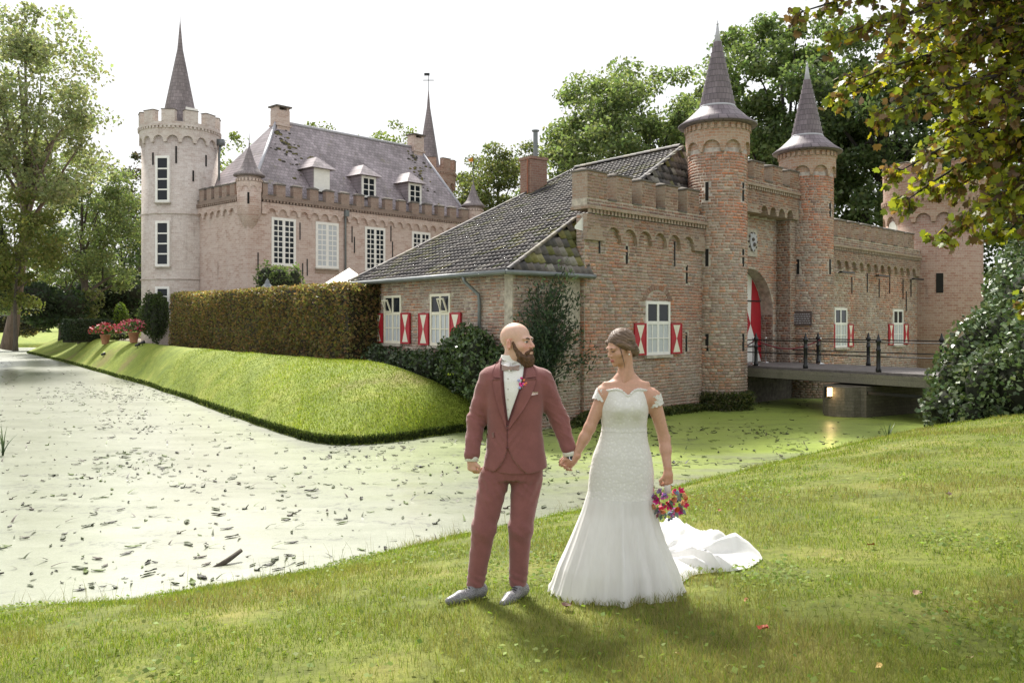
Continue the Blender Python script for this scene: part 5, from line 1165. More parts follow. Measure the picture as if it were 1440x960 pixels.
shrub('conifer_column', 'pale green clipped conifer column cut by the picture edge', 1, 440, 60, 1.0, 6.6, 2600, 0.2, [(0.16, 0.20, 0.09), (0.13, 0.17, 0.07)], 64, nb=3)
shrub('yellow_shrub', 'small yellow flowering shrub on the far lawn', 36, 474, 104, 1.6, 1.7, 800, 0.26, [(0.30, 0.25, 0.09), (0.14, 0.16, 0.05)], 65)
shrub('leafy_shrub', 'dark shrub deep in the wood between trunk and tower', 165, 455, 110, 7, 6.0, 3600, 0.5, DARK, 66)
shrub('leafy_shrub', 'feathery pale shrub poking above the box hedge', 127, 448, 72, 1.4, 2.6, 900, 0.3, [(0.20, 0.22, 0.09), (0.13, 0.15, 0.06)], 67, core=False)
# clipped box hedge and plants before the castle tower
def block(name, label, a, b_, th, z0, z1, n, ls, cols, mat, core, seed, cat='hedge', bulge=0.12, tops=None, zb=None):
    """clipped hedge along the line a-b: leaves over a box with soft corners round a dark core"""
    rng = np.random.default_rng(seed); a = np.array(a, float); b_ = np.array(b_, float); L = np.linalg.norm(b_ - a); d = (b_ - a) / L; s = np.array((d[1], -d[0]))
    H = z1 - z0; A = np.array([L * H, L * H, L * th, th * H, th * H]); k = rng.choice(5, n, p=A / A.sum())
    t_, q, r = rng.uniform(0, 1, n), rng.uniform(0, 1, n), rng.uniform(-0.5, 0.5, n)
    along = np.where(k == 3, 0, np.where(k == 4, 1, t_)) * L; across = np.where(k == 0, 0.5, np.where(k == 1, -0.5, r)) * th; up = np.where(k == 2, 1, q)
    e = 0.30 / L; tt_ = along / L; rnd = np.clip(np.minimum(tt_, 1 - tt_) / 0.035, 0, 1) ** 0.5
    P2 = np.column_stack([along * 0.7, across * 0 + k * 5.0, up * H * 0.9]); bul = bulge * vnoise(P2, 3) + 0.5 * bulge * vnoise(P2 * 3.1, 7)
    across = across * (0.86 + 0.14 * rnd) * (1 - 0.10 * np.maximum(up - 0.8, 0) / 0.2) + np.sign(across) * (bul * (k < 2) + rng.uniform(-0.10, 0.04, n))
    hz0 = z0 if zb is None else np.interp(tt_, [0, 1], zb); hz1 = z1 if tops is None else np.interp(tt_, [0, 1], tops)
    z = hz0 + (hz1 - hz0) * up - 0.25 * (1 - rnd) * (k == 2) + (k == 2) * (bul * 0.8 + rng.uniform(-0.08, 0.05, n))
    p = np.column_stack([a[0] + d[0] * along + s[0] * across, a[1] + d[1] * along + s[1] * across, z])
    g = vnoise(np.column_stack([along * 0.5, up * H * 0.8, 0 * along]), 17)
    col = shades(n, cols, rng, 0.28) * (1 + 0.2 * g)[:, None]
    v, f, c = leaf_quads(p, ls * rng.uniform(0.6, 1.3, n), col, rng, 0.62, 0.25)
    o = link(name, np_mesh(name, v, f, np.clip(c, 0.004, 0.8)), mat); tag(o, label, cat)
    zb0, zb1 = (zb if zb else (z0, z0)); zt0, zt1 = (tops if tops else (z1, z1)); vs = []
    for q_, zb_, zt_ in ((0.12, zb0, zt0), (L - 0.12, zb1, zt1)):
        for sc in (-1, 1):
            w2 = sc * (th / 2 - 0.14)
            vs += [(a[0] + d[0] * q_ + s[0] * w2, a[1] + d[1] * q_ + s[1] * w2, zb_ - 0.2), (a[0] + d[0] * q_ + s[0] * w2, a[1] + d[1] * q_ + s[1] * w2, zt_ - 0.12)]
    MB().add(vs, [(0, 1, 3, 2), (4, 6, 7, 5), (0, 4, 5, 1), (2, 3, 7, 6), (1, 5, 7, 3)]).build('twigs', core, o)
    return o
hs = np.array((0.834, 0.551)) * 0.75
block('beech_hedge', 'long clipped beech hedge with browning leaves beside the tiled wing', hed0 + hs, hed1 + hs, 1.5, 1.5, 4.3, 46000, 0.125, [(0.26, 0.175, 0.08), (0.19, 0.165, 0.065), (0.14, 0.14, 0.055), (0.31, 0.19, 0.09), (0.20, 0.20, 0.07), (0.12, 0.08, 0.045)], MAT['leaf'], MAT['brown_twigs'], 70, tops=(4.2, 4.55), zb=(1.5, 1.55))
b0, b1 = at(92, 470, 66), at(162, 466, 70)
block('box_hedge', 'low dark clipped box hedge behind the flower pots', b0[:2], b1[:2], 1.2, 1.7, 3.2, 9000, 0.11, [(0.03, 0.055, 0.02), (0.04, 0.07, 0.022)], MAT['waxy_leaf'], MAT['twigs'], 71, bulge=0.04)
shrub('clipped_cone', 'small bright green clipped cone bush behind the box hedge', 170, 462, 66, 1.0, 2.0, 1400, 0.16, [(0.13, 0.19, 0.03), (0.10, 0.15, 0.03)], 72, nb=1)
shrub('leafy_shrub', 'rounded green shrub against the castle tower foot', 213, 474, 57, 1.7, 3.1, 2600, 0.18, [(0.085, 0.12, 0.045), (0.06, 0.09, 0.035)], 73)
shrub('conifer_bush', 'upright dark conifer bush beside the beech hedge end', 219, 482, 52, 0.9, 2.9, 2200, 0.14, [(0.06, 0.085, 0.03), (0.045, 0.065, 0.025)], 74, nb=2)
shrub('wall_shrub', 'round green shrub below the first tall castle window', 396, 432, 50, 1.5, 2.5, 1500, 0.2, [(0.12, 0.17, 0.07), (0.15, 0.20, 0.085)], 75)
shrub('ground_cover', 'pale leafy ground cover between the two flower pots', 168, 478, 62.5, 1.6, 0.7, 700, 0.16, [(0.14, 0.19, 0.07), (0.19, 0.22, 0.10)], 76, nb=4)
# ivy and shrubs at the wing
def ww(x, y): p = Be + ux * x + NH * y; return p
blobs = []
r7 = np.random.default_rng(77)
for x in np.linspace(-8.6, -2.8, 13):
    p = ww(x, 0.0 + r7.uniform(-0.15, 0.15)); blobs.append((p[0], p[1], 1.55 + r7.uniform(-0.05, 0.12), 0.55, 0.5, r7.uniform(0.5, 0.72)))
mass('ivy_bed', 'dark glossy ivy bed under the shuttered wing windows', 'ivy', blobs, 6500, 0.12, [(0.035, 0.06, 0.025), (0.05, 0.085, 0.03), (0.07, 0.10, 0.04)], MAT['waxy_leaf'], MAT['twigs'], kind='thing', seed=78)
blobs = [(*ww(x, y), z, rx, ry, rz) for x, y, z, rx, ry, rz in ((-2.4, 0.0, 1.7, 0.6, 0.6, 0.9), (-1.8, -0.1, 1.85, 0.55, 0.55, 1.05), (-1.1, -0.15, 1.75, 0.6, 0.6, 1.05), (-0.5, 0.0, 1.5, 0.5, 0.5, 0.85), (-0.05, 0.25, 1.3, 0.4, 0.4, 0.7))]
mass('laurel_bush', 'bushy dark green laurel at the corner of the tiled wing', 'bush', blobs, 6500, 0.13, [(0.04, 0.065, 0.025), (0.06, 0.10, 0.03), (0.09, 0.13, 0.045)], MAT['waxy_leaf'], MAT['twigs'], kind='thing', seed=79)
def wall_climber(name, label, twigs, n, ls, cols, seed, spread=0.22):
    """open shrub: visible stems with leaves along them"""
    rng = np.random.default_rng(seed); e = empty(name, twigs[0][0]); tag(e, label, 'shrub'); o0 = Vector(twigs[0][0]); st_ = MB(); P_ = []; D_ = []
    for pts, r in zip([t_[:-1] for t_ in twigs], [t_[-1] for t_ in twigs]):
        pts = [Vector(p) - o0 for p in pts]; st_.tube(pts, [r * (1 - 0.8 * k / (len(pts) - 1)) for k in range(len(pts))], 5)
        for k in range(len(pts) - 1):
            m_ = max(4, int(n * (pts[k + 1] - pts[k]).length)); t_ = rng.uniform(0, 1, (m_, 1)); a, b_ = np.array(pts[k]), np.array(pts[k + 1])
            P_.append(a * (1 - t_) + b_ * t_ + rng.normal(size=(m_, 3)) * spread * 0.5); D_.append(np.tile((b_ - a) / np.linalg.norm(b_ - a), (m_, 1)))
    P_ = np.vstack(P_); v, f, c = leaf_quads(P_, ls * rng.uniform(0.6, 1.3, len(P_)), shades(len(P_), cols, rng), rng, 0.35, 0.3, along=np.vstack(D_))
    st_.build('stem', MAT['bark'], e, True); link('crown', np_mesh('crown', v, f, c), MAT['leaf'], e)
def gw(x, y, z): p = A0 + U * x + NI * y; return (p[0], p[1], z)
tw2 = []
r8 = np.random.default_rng(88)
for k in range(16):
    bx = -2.2 + r8.uniform(-0.15, 0.15); tx = bx + r8.uniform(-0.95, 2.2); tz = r8.uniform(2.0, 4.45) if tx < 0.2 else r8.uniform(1.7, 3.2); ty = -0.25 - r8.uniform(0, 0.5)
    tw2.append((gw(bx, -0.15, 0.7), gw(bx + 0.25 * (tx - bx), -0.3, 0.7 + (tz - 0.7) * 0.5), gw(bx + 0.65 * (tx - bx), ty, 0.7 + (tz - 0.7) * 0.85), gw(tx, ty, tz), 0.022))
wall_climber('feathery_shrub', 'feathery blue green shrub growing up the damp end wall', tw2, 170, 0.14, [(0.06, 0.095, 0.06), (0.085, 0.125, 0.08), (0.045, 0.07, 0.045)], 89, 0.34)
# plants on the ledge at the waterline of the gatehouse
rng = np.random.default_rng(90); n = 5200; x = rng.uniform(-1.4, 7.2, n); cxw = x.copy()
y = -np.abs(rng.normal(0, 0.16, n)) - 0.02; z = rng.uniform(0.0, 0.55, n) * (0.65 + 0.5 * vnoise(np.column_stack([x, 0 * x, 0 * x]), 2)) 
n2 = 3000; an = rng.uniform(viewdir(*(A0 + U * TX1)) - 1.5, viewdir(*(A0 + U * TX1)) + 1.5, n2); rr = TR + np.abs(rng.normal(0, 0.14, n2)) + 0.02
px_ = np.concatenate([x, TX1 + rr * np.cos(an)]); py_ = np.concatenate([y, rr * np.sin(an)]); pz_ = np.concatenate([z, rng.uniform(0, 0.62, n2)])
P3 = np.column_stack([A0[0] + U[0] * px_ + NI[0] * py_, A0[1] + U[1] * px_ + NI[1] * py_, pz_])
v, f, c = leaf_quads(P3, 0.11 * rng.uniform(0.6, 1.5, len(P3)), shades(len(P3), [(0.07, 0.10, 0.03), (0.11, 0.13, 0.045), (0.15, 0.15, 0.06), (0.05, 0.07, 0.025)], rng), rng, 0.35, 0.1)
tag(link('ledge_plants', np_mesh('ledge_plants', v, f, c), MAT['leaf']), 'low weeds growing along the waterline of the brick gatehouse', 'weeds', kind='stuff')
# ivy heap on the bank at the bridge end
iv = [(*at(px, py, D), a, b_, h) for px, py, D, a, b_, h in ((1338, 575, 22.6, 0.75, 0.8, 0.7), (1350, 535, 23.2, 0.75, 0.8, 0.85), (1375, 500, 23.4, 0.9, 0.9, 1.0), (1400, 545, 21.8, 1.0, 0.9, 1.1), (1425, 480, 23, 1.1, 1.0, 1.2), (1450, 540, 21.2, 1.1, 1.0, 1.2), (1395, 455, 24.2, 0.7, 0.8, 0.6), (1455, 430, 23.5, 1.2, 1.1, 1.3), (1490, 500, 21, 1.3, 1.2, 1.6), (1375, 585, 21.8, 0.8, 0.7, 0.55), (1440, 400, 25, 1.0, 0.9, 1.1), (1480, 360, 25, 1.2, 1.1, 1.3))]
mass('ivy_heap', 'big glossy ivy thicket on the bank hiding the bridge end', 'ivy', iv, 15000, 0.145, [(0.085, 0.13, 0.055), (0.12, 0.175, 0.075), (0.16, 0.205, 0.10), (0.06, 0.09, 0.04)], MAT['waxy_leaf'], MAT['twigs'], kind='thing', seed=91, flat_=0.45, aspect=0.75)
# ------------------------------------------------------------------ maple leaning in over the near bank
mp_ang = np.array([-90, -40, 0, 26, 52, 71, 90, 109, 128, 154, 180, 220]); mp_r = np.array([0.30, 0.55, 0.82, 0.62, 0.94, 0.68, 1.0, 0.68, 0.94, 0.62, 0.82, 0.55])
LF = np.column_stack([np.cos(np.radians(mp_ang)) * mp_r, np.sin(np.radians(mp_ang)) * mp_r]) * 0.55
def maple(tips, root, seed):
    rng = np.random.default_rng(seed); base = (root[0], root[1], gz(*root)); e = empty('maple_tree', base); o0 = np.array(base)
    tag(e, 'maple with yellowing and browning leaves hanging in over the bank', 'tree', G1)
    tk = MB(); tk.tube([(0, 0, -0.3), (0.05, 0.1, 2), (-0.1, 0.2, 4.2), (-0.2, 0.3, 6.5), (-0.1, 0.5, 9)], [0.26, 0.2, 0.17, 0.13, 0.05], 10); tko = tk.build('trunk', MAT['dark_bark'], e, True)
    lb = MB(); P_ = []; D_ = []; S_ = []
    for px, py, D, zr in tips:
        tip = np.array(at(px + 34, py - 6, D)) - o0; h = zr; p0 = np.array((-0.1, 0.2, h)); mid = p0 * 0.45 + tip * 0.55 + np.array((0, 0, 0.45))
        pts = [(1 - a) ** 2 * p0 + 2 * a * (1 - a) * mid + a * a * tip for a in np.linspace(0, 1, 10)]
        lb.tube(pts, [0.045 * (1 - 0.9 * a) + 0.003 for a in np.linspace(0, 1, 10)], 6, cap=False)
        for k in range(2, 10):
            for j in range(4):                      # side twigs
                d = pts[min(k, 9)] - pts[k - 1]; d = d / np.linalg.norm(d); s = unit(1, rng)[0]; s = s - d * (s @ d); s /= np.linalg.norm(s); s[2] *= 0.55
                L = rng.uniform(0.2, 0.5) * (1.0 - 0.06 * k); q0 = np.array(pts[k]); q1 = q0 + (d * 0.6 + s * 0.8) * L + np.array((0, 0, -0.12 * L))
                lb.tube([q0, (q0 + q1) / 2 + np.array((0, 0, 0.04)), q1], [0.008, 0.005, 0.003], 4, cap=False)
                for _ in range(16 if zr < 6.4 else 6):
                    a = rng.uniform(0.25, 1.08); S_.append(1.0 if zr < 6.4 else 3.3); P_.append(q0 + (q1 - q0) * a + rng.normal(size=3) * (0.05 if zr < 6.4 else 0.16)); D_.append(d * 0.4 + s * 0.7 + np.array((0, 0, -0.5)) + rng.normal(size=3) * 0.35)  # high unseen limbs bear oversized leaves to deepen their shade
    lb.build('limb', MAT['dark_bark'], tko, True)
    P_ = np.array(P_); D_ = np.array(D_); n = len(P_); D_ /= np.linalg.norm(D_, axis=1, keepdims=True)
    nr = unit(n, rng) * 0.75 + np.array((0, 0, 0.6)); nr -= D_ * (nr * D_).sum(1, keepdims=True); nr /= np.linalg.norm(nr, axis=1, keepdims=True); s = np.cross(D_, nr)
    sz = (rng.uniform(0.05, 0.12, n) * np.array(S_))[:, None]; k = len(LF); vs = np.zeros((n, k + 1, 3)); curl = rng.uniform(-0.25, 0.35, n)[:, None]
    vs[:, 0] = P_ + D_ * 0.12 * sz
    for i, (a, b_) in enumerate(LF): vs[:, i + 1] = P_ + s * a * sz * 1.1 + D_ * (b_ + 0.25) * sz * 1.1 + nr * (a * a + b_ * b_) * curl * sz
    tri = np.array([(0, 1 + i, 1 + (i + 1) % k) for i in range(k)]); fs = (np.arange(n)[:, None, None] * (k + 1) + tri[None]).reshape(-1, 3)
    pal = np.array([(0.28, 0.30, 0.03), (0.42, 0.36, 0.025), (0.18, 0.215, 0.03), (0.19, 0.11, 0.045), (0.12, 0.075, 0.045), (0.23, 0.245, 0.035), (0.10, 0.125, 0.03)]); c = pal[rng.choice(7, n, p=[0.14, 0.08, 0.22, 0.18, 0.16, 0.12, 0.10])] * rng.uniform(0.75, 1.25, (n, 1))
    link('crown', np_mesh('crown', vs.reshape(-1, 3), fs, np.repeat(c, k + 1, 0)), MAT['maple_leaf'], e)
maple([(1096, 22, 9.5, 5.2), (1150, 55, 9.0, 5.0), (1172, 118, 9.2, 4.6), (1155, 140, 9.6, 4.7), (1215, 165, 8.8, 4.3), (1235, 245, 9.3, 4.0), (1245, 285, 9.8, 4.0), (1302, 335, 9.2, 3.6), (1340, 305, 8.8, 3.5), (1385, 330, 9.4, 3.4), (1430, 350, 9.0, 3.2), (1425, 430, 9.8, 2.9),
       (1240, 30, 8.6, 5.2), (1300, 80, 8.9, 4.9), (1290, 150, 9.5, 4.6), (1340, 210, 9.0, 4.2), (1380, 150, 8.6, 4.4), (1320, 265, 9.8, 3.9), (1400, 260, 8.7, 3.7), (1330, 20, 9.3, 5.4), (1420, 60, 9.0, 5.0), (1200, -10, 9.4, 5.6), (1400, 200, 9.6, 4.1), (1440, 290, 9.5, 3.5), (1270, 215, 9.7, 4.2), (1360, 110, 9.9, 4.6), (1120, -20, 9.9, 5.7), (1260, 110, 9.2, 4.8), (1440, 120, 8.8, 4.6), (1385, 30, 9.8, 5.3),
       (1310, 180, 10.4, 4.5), (1370, 240, 10.6, 4.1), (1300, 110, 10.8, 5.0), (1420, 180, 10.2, 4.4), (1350, 60, 10.5, 5.2), (1280, 50, 10.2, 5.3), (1410, 110, 10.6, 4.9), (1390, 290, 10.3, 3.8), (1230, 60, 10.6, 5.3)] +
      [(px, py, D, 6.5) for px, py, D in ((1250, -120, 9.5), (1150, -150, 10.2), (1050, -190, 10.6), (950, -230, 11.0), (850, -250, 11.4), (1100, -260, 9.8), (1000, -310, 10.2), (1200, -240, 10.8), (1300, -200, 10.4), (1350, -130, 9.2), (900, -330, 10.4), (1180, -330, 9.2), (1290, -300, 9.6), (640, -170, 11.2), (700, -210, 11.8), (760, -150, 11.0), (800, -200, 11.5), (860, -170, 10.8), (720, -290, 11.0), (820, -310, 11.2), (680, -330, 11.6), (920, -160, 11.2), (600, -260, 11.6), (760, -240, 12.0), (960, -130, 10.6), (880, -260, 12.0))], (6.9, 9.0), 92)  # limbs above the frame, added unseen to shade the near grass
# ------------------------------------------------------------------ grass, weeds, fallen leaves, floating leaves
MAT['blade'] = leafmat('blade', 0.42, 0.6, 0.2)
def blades(name, pos, h, w, cols, rng, lean=0.5, parent=None, label=None, cat='grass'):
    n = len(pos); a = rng.uniform(0, 2 * PI, n); s = np.column_stack([np.cos(a), np.sin(a), 0 * a]); l = rng.uniform(0, 2 * PI, n); le = rng.uniform(0.1, lean, n) * h
    d = np.column_stack([np.cos(l) * le, np.sin(l) * le, 0 * l]); up = np.array((0, 0, 1.0)); H = h[:, None]; W_ = w[:, None]
    v = np.stack([pos - s * W_ / 2, pos + s * W_ / 2, pos + d * 0.35 + up * H * 0.55 + s * W_ * 0.4, pos + d * 0.35 + up * H * 0.55 - s * W_ * 0.4, pos + d + up * H * 0.95], 1).reshape(-1, 3)
    b = np.arange(n)[:, None] * 5
    f = np.concatenate([b + np.array([0, 1, 2]), b + np.array([0, 2, 3]), b + np.array([3, 2, 4])], 0)
    o = link(name, np_mesh(name, v, f, np.repeat(cols, 5, 0)), MAT['blade'], parent)
    if label: tag(o, label, cat, kind='stuff')
    return o
rng = np.random.default_rng(100)
def bank_points(n, d0, d1, dens_pow):
    """points on the near bank in view, thinning with distance"""
    D = d0 + (d1 - d0) * rng.uniform(0, 1, n) ** dens_pow; x = (rng.uniform(-220, 1720, n) - 720) / F * D
    dd = bank_d(x, D); k = dd > 0.0; x, D, dd = x[k], D[k], dd[k]; z = bank_h(dd, x, D)
    py = HZ + (CZ - z) * F / D; k = py < 1010
    return x[k], D[k], z[k], dd[k]
X, Y, Z_, dd = bank_points(360000, 3.6, 24, 1.9); n = len(X)
nz = vnoise(np.column_stack([X * 0.9, Y * 0.9, 0 * X]), 60); nz2 = vnoise(np.column_stack([X * 3, Y * 3, 0 * X]), 61)
h = (0.030 + 0.030 * rng.uniform(0, 1, n)) * (1 + 0.55 * nz + 0.5 * nz2); h *= np.where(dd < 0.35, 1.7, 1.0) * (1 + 0.012 * (Y - 5))
w = 0.0026 * (1 + 0.18 * (Y - 4)) * rng.uniform(0.7, 1.3, n)
c = shades(n, [(0.165, 0.24, 0.028), (0.21, 0.275, 0.036), (0.105, 0.165, 0.024), (0.255, 0.268, 0.06)], rng, 0.36)
dry = np.clip(nz * 1.3 + 0.35 * nz2 + 0.05, 0, 1)[:, None] * (rng.uniform(0, 1, (n, 1)) < 0.7); c = c * (1 - dry) + dry * np.array((0.25, 0.22, 0.09)) * rng.uniform(0.8, 1.2, (n, 1))
k = rng.uniform(0, 1, n) < 0.97 - 0.75 * (vnoise(np.column_stack([X * 1.7, Y * 1.7, 0 * X]), 62) > 0.5)
blades('grass', np.column_stack([X, Y, Z_ - 0.006])[k], h[k], w[k], c[k], rng, 0.9, None, 'short trodden grass of the near bank')
# clover, plantain and other broad-leaved weeds
X, Y, Z_, dd = bank_points(60000, 3.6, 16, 1.6); nz = vnoise(np.column_stack([X * 1.1, Y * 1.1, 0 * X]), 63); k = rng.uniform(0, 1, len(X)) < np.clip(nz * 1.5 - 0.1, 0.05, 0.85); X, Y, Z_ = X[k], Y[k], Z_[k]; n = len(X)
v, f, cc = leaf_quads(np.column_stack([X, Y, Z_ + rng.uniform(0.02, 0.055, n)]), rng.uniform(0.018, 0.046, n), shades(n, [(0.19, 0.26, 0.05), (0.25, 0.31, 0.08), (0.15, 0.21, 0.04)], rng), rng, 0.85, 0.6)
tag(link('clover', np_mesh('clover', v, f, cc), MAT['blade']), 'clover and broad-leaved weeds scattered through the near grass', 'weeds', kind='stuff')
# seed heads at the water's edge
X, Y, Z_, dd = bank_points(60000, 6, 14, 1.0); k = (dd < 0.22) & (rng.uniform(0, 1, len(X)) < 0.35); X, Y, Z_ = X[k][:220], Y[k][:220], Z_[k][:220]; n = len(X)
blades('seed_stalks', np.column_stack([X, Y, Z_]), rng.uniform(0.12, 0.34, n), np.full(n, 0.004), shades(n, [(0.16, 0.14, 0.06), (0.10, 0.12, 0.04)], rng), rng, 0.5, None, 'thin seed stalks along the near water edge')
# mound: short grass and a dark fringe overhanging the water
i = rng.integers(0, len(tt) - 1, 62000); fr_ = rng.uniform(0, 1, len(i)); wv = rng.uniform(0, 1.0, len(i)); pe = Pe2[i] * (1 - fr_[:, None]) + Pe2[i + 1] * fr_[:, None]; qe = Qe2[i] * (1 - fr_[:, None]) + Qe2[i + 1] * fr_[:, None]
q = pe * (1 - wv[:, None]) + qe * wv[:, None]; k = (q[:, 1] < 40); q = q[k]; zz = np.array([island_z(a, b_) for a, b_ in q]); n = len(q)
g = vnoise(np.column_stack([q * 0.7, 0 * zz]), 64)
cc = shades(n, [(0.20, 0.255, 0.03), (0.26, 0.30, 0.048), (0.15, 0.20, 0.028)], rng, 0.35) * (1 + 0.35 * g)[:, None]
blades('mound_grass', np.column_stack([q, zz - 0.005]), rng.uniform(0.03, 0.075, n) * (1 + 0.4 * g), 0.012 * rng.uniform(0.7, 1.4, n), cc, rng, 0.9, None, 'short sunlit grass of the lawn mound')
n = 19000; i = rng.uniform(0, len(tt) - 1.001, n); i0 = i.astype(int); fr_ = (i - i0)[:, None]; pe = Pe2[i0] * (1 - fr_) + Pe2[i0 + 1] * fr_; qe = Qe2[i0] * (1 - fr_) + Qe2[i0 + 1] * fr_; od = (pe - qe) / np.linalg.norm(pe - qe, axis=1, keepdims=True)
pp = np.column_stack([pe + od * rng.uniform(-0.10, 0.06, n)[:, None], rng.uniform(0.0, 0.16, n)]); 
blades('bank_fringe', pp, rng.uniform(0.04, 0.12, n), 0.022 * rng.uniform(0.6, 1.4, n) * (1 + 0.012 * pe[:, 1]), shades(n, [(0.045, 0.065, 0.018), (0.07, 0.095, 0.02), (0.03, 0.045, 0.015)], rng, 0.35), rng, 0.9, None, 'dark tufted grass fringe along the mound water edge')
# floating leaves and stalks
FLC = [(0.022, 0.028, 0.012), (0.04, 0.055, 0.015), (0.016, 0.016, 0.010), (0.04, 0.028, 0.016), (0.09, 0.13, 0.025)]
MAT['float'] = leafmat('float', 0.05, 0.6, 0.3)
def on_water(n):
    out = []
    while len(out) < n:
        px = rng.uniform(-10, 1240, 400); py = 500 + rng.uniform(0, 1, 400) ** 1.5 * 330
        dens = np.exp(-((py - 580) / 70) ** 2) * np.where(px < 760, 1, 0.75) * np.clip(0.15 + 1.1 * vnoise(np.column_stack([px / 70, py / 24, 0 * px]), 70) + 0.7 * vnoise(np.column_stack([px / 22, py / 9, 0 * px]), 71), 0.04, 1) + 0.05
        dens = np.where((py < 545) & (px > 250), 0.0, dens); dens = np.where((px > 760) & (py < 600), dens * 0.12, dens)
        for a, b_ in zip(px[rng.uniform(0, 1, 400) < dens], py[rng.uniform(0, 1, 400) < dens]) if False else [(a, b_) for a, b_, k_ in zip(px, py, rng.uniform(0, 1, 400) < dens) if k_]:
            p = wat(a, b_)
            if bank_d([p.x], [p.y])[0] < -0.15 and ibvh.ray_cast(Vector((p.x, p.y, 9)), Vector((0, 0, -1)))[0] is None: out.append((p.x, p.y))
    return np.array(out[:n])
def scrap(kind, seed):
    """one floating scrap: a curled leaf, an iris blade or a broken stalk standing out of the weed"""
    r = np.random.default_rng(seed); m_ = MB(); L = r.uniform(0.10, 0.22); c = FLC[r.integers(0, 5)]
    if kind == 0:
        vs = []; k = 6
        for j in range(k):
            t_ = j / (k - 1); wd = 0.19 * L * math.sin(PI * min(0.97, t_ * 0.92 + 0.04)); z = 0.010 + 0.02 * L / 0.15 * abs(t_ - 0.45) * r.uniform(0.2, 1.3)
            vs += [(L * (t_ - 0.5), -wd, z + 0.012 * r.random()), (L * (t_ - 0.5), 0.12 * L * math.sin(t_ * 4), z - 0.006), (L * (t_ - 0.5), wd * r.uniform(0.5, 1), z + 0.012 * r.random())]
        m_.add(vs, [(3 * j + a, 3 * j + a + 1, 3 * j + a + 4, 3 * j + a + 3) for j in range(k - 1) for a in (0, 1)], c)
    elif kind == 1:
        L *= 1.1; b_ = r.uniform(0.005, 0.07); vs = []
        for j in range(6): t_ = j / 5; wd = 0.018 * (1 - t_ * 0.85); vs += [(L * t_, -wd, 0.01 + b_ * math.sin(t_ * 1.9)), (L * t_, wd, 0.012 + b_ * math.sin(t_ * 1.9))]
        m_.add(vs, [(2 * j, 2 * j + 1, 2 * j + 3, 2 * j + 2) for j in range(5)], c)
    else:
        m_.tube([(0, 0, -0.02), (0.03, 0.01, 0.03), (0.10 * r.uniform(0.5, 1.5), 0.03, 0.05)], [0.010, 0.009, 0.005], 5, c); m_.ball((0.0, 0.02, 0.01), 0.035, 6, c, (1.4, 1, 0.4))
    return m_
pts = on_water(4200)
protos = []
for k in range(24):
    m_ = scrap((0, 1, 0, 2, 1, 0, 1, 0)[k % 8], 200 + k); me = bpy.data.meshes.new('floating_leaf'); me.from_pydata(m_.v, [], m_.f)
    a = me.color_attributes.new('Col', 'FLOAT_COLOR', 'POINT'); a.data.foreach_set('color', np.array([(*c, 1) for c in m_.c], np.float32).ravel()); me.materials.append(MAT['float']); protos.append((me, m_))
near_first = np.argsort(pts[:, 1])
SIDE = ['dark curled leaf floating on the pale duckweed of the open moat', 'dark leaf floating on the green duckweed below the gatehouse wall']
big = [[], [], []]
for j, kk in enumerate(near_first):
    x, y = pts[kk]; me, m_ = protos[random.randrange(24)]; s = 0.88 * random.uniform(0.4, 1.2) ** 1.3; rz = random.uniform(0, 2 * PI)
    if j < 260:
        o = bpy.data.objects.new('floating_leaf', me); COL.objects.link(o); o.location = (x, y, 0.002); o.rotation_euler = (0, 0, rz); o.scale = (s, s, s)
        far_ = x > 0.9; tag(o, SIDE[int(far_)], 'leaf', 'leaves floating below the gatehouse' if far_ else 'leaves floating on the open moat')
    else:
        R = Matrix.Translation((x, y, 0.002)) @ Matrix.Rotation(rz, 4, 'Z') @ Matrix.Scale(s, 4); b = len(big[0]); big[0] += [R @ Vector(p) for p in m_.v]; big[1] += [tuple(i_ + b for i_ in f) for f in m_.f]; big[2] += m_.c
mb = MB(); mb.v = [tuple(p) for p in big[0]]; mb.f = big[1]; mb.c = big[2]
tag(mb.build('floating_leaves', MAT['float'], None, False, True), 'distant litter of leaves and stalks floating on the duckweed', 'leaves', kind='stuff')
lg = empty('floating_branch', wat(322, 792)); tag(lg, 'short broken branch sticking up out of the duckweed', 'branch')
MB().tube([(-0.14, -0.14, -0.03), (0, 0, 0.05), (0.1, 0.16, 0.12)], [0.035, 0.032, 0.026], 8).build('stick', MAT['bark'], lg, True)
# reeds
for px, py, lab in ((1248, 624, 'tuft of iris leaves at the water edge below the bridge'), (4, 640, 'tuft of iris leaves in the weed at the picture edge')):
    p = wat(px, py); e = empty('iris_tuft', (p.x, p.y, -0.05)); tag(e, lab, 'plant')
    for k in range(9):
        a = random.uniform(0, 2 * PI); L = random.uniform(0.35, 0.75); le = random.uniform(0.1, 0.4); m_ = MB(); vs = []
        for j in range(6): t_ = j / 5; wd = 0.02 * (1 - t_ ** 2) + 0.002; vs += [(math.cos(a) * le * t_ ** 2 - wd * math.sin(a), math.sin(a) * le * t_ ** 2 + wd * math.cos(a), L * t_), (math.cos(a) * le * t_ ** 2 + wd * math.sin(a), math.sin(a) * le * t_ ** 2 - wd * math.cos(a), L * t_)]
        m_.add(vs, [(2 * j, 2 * j + 1, 2 * j + 3, 2 * j + 2) for j in range(5)], (0.07, 0.11, 0.05)); m_.build('leaf', MAT['waxy_leaf'], e, False, True)
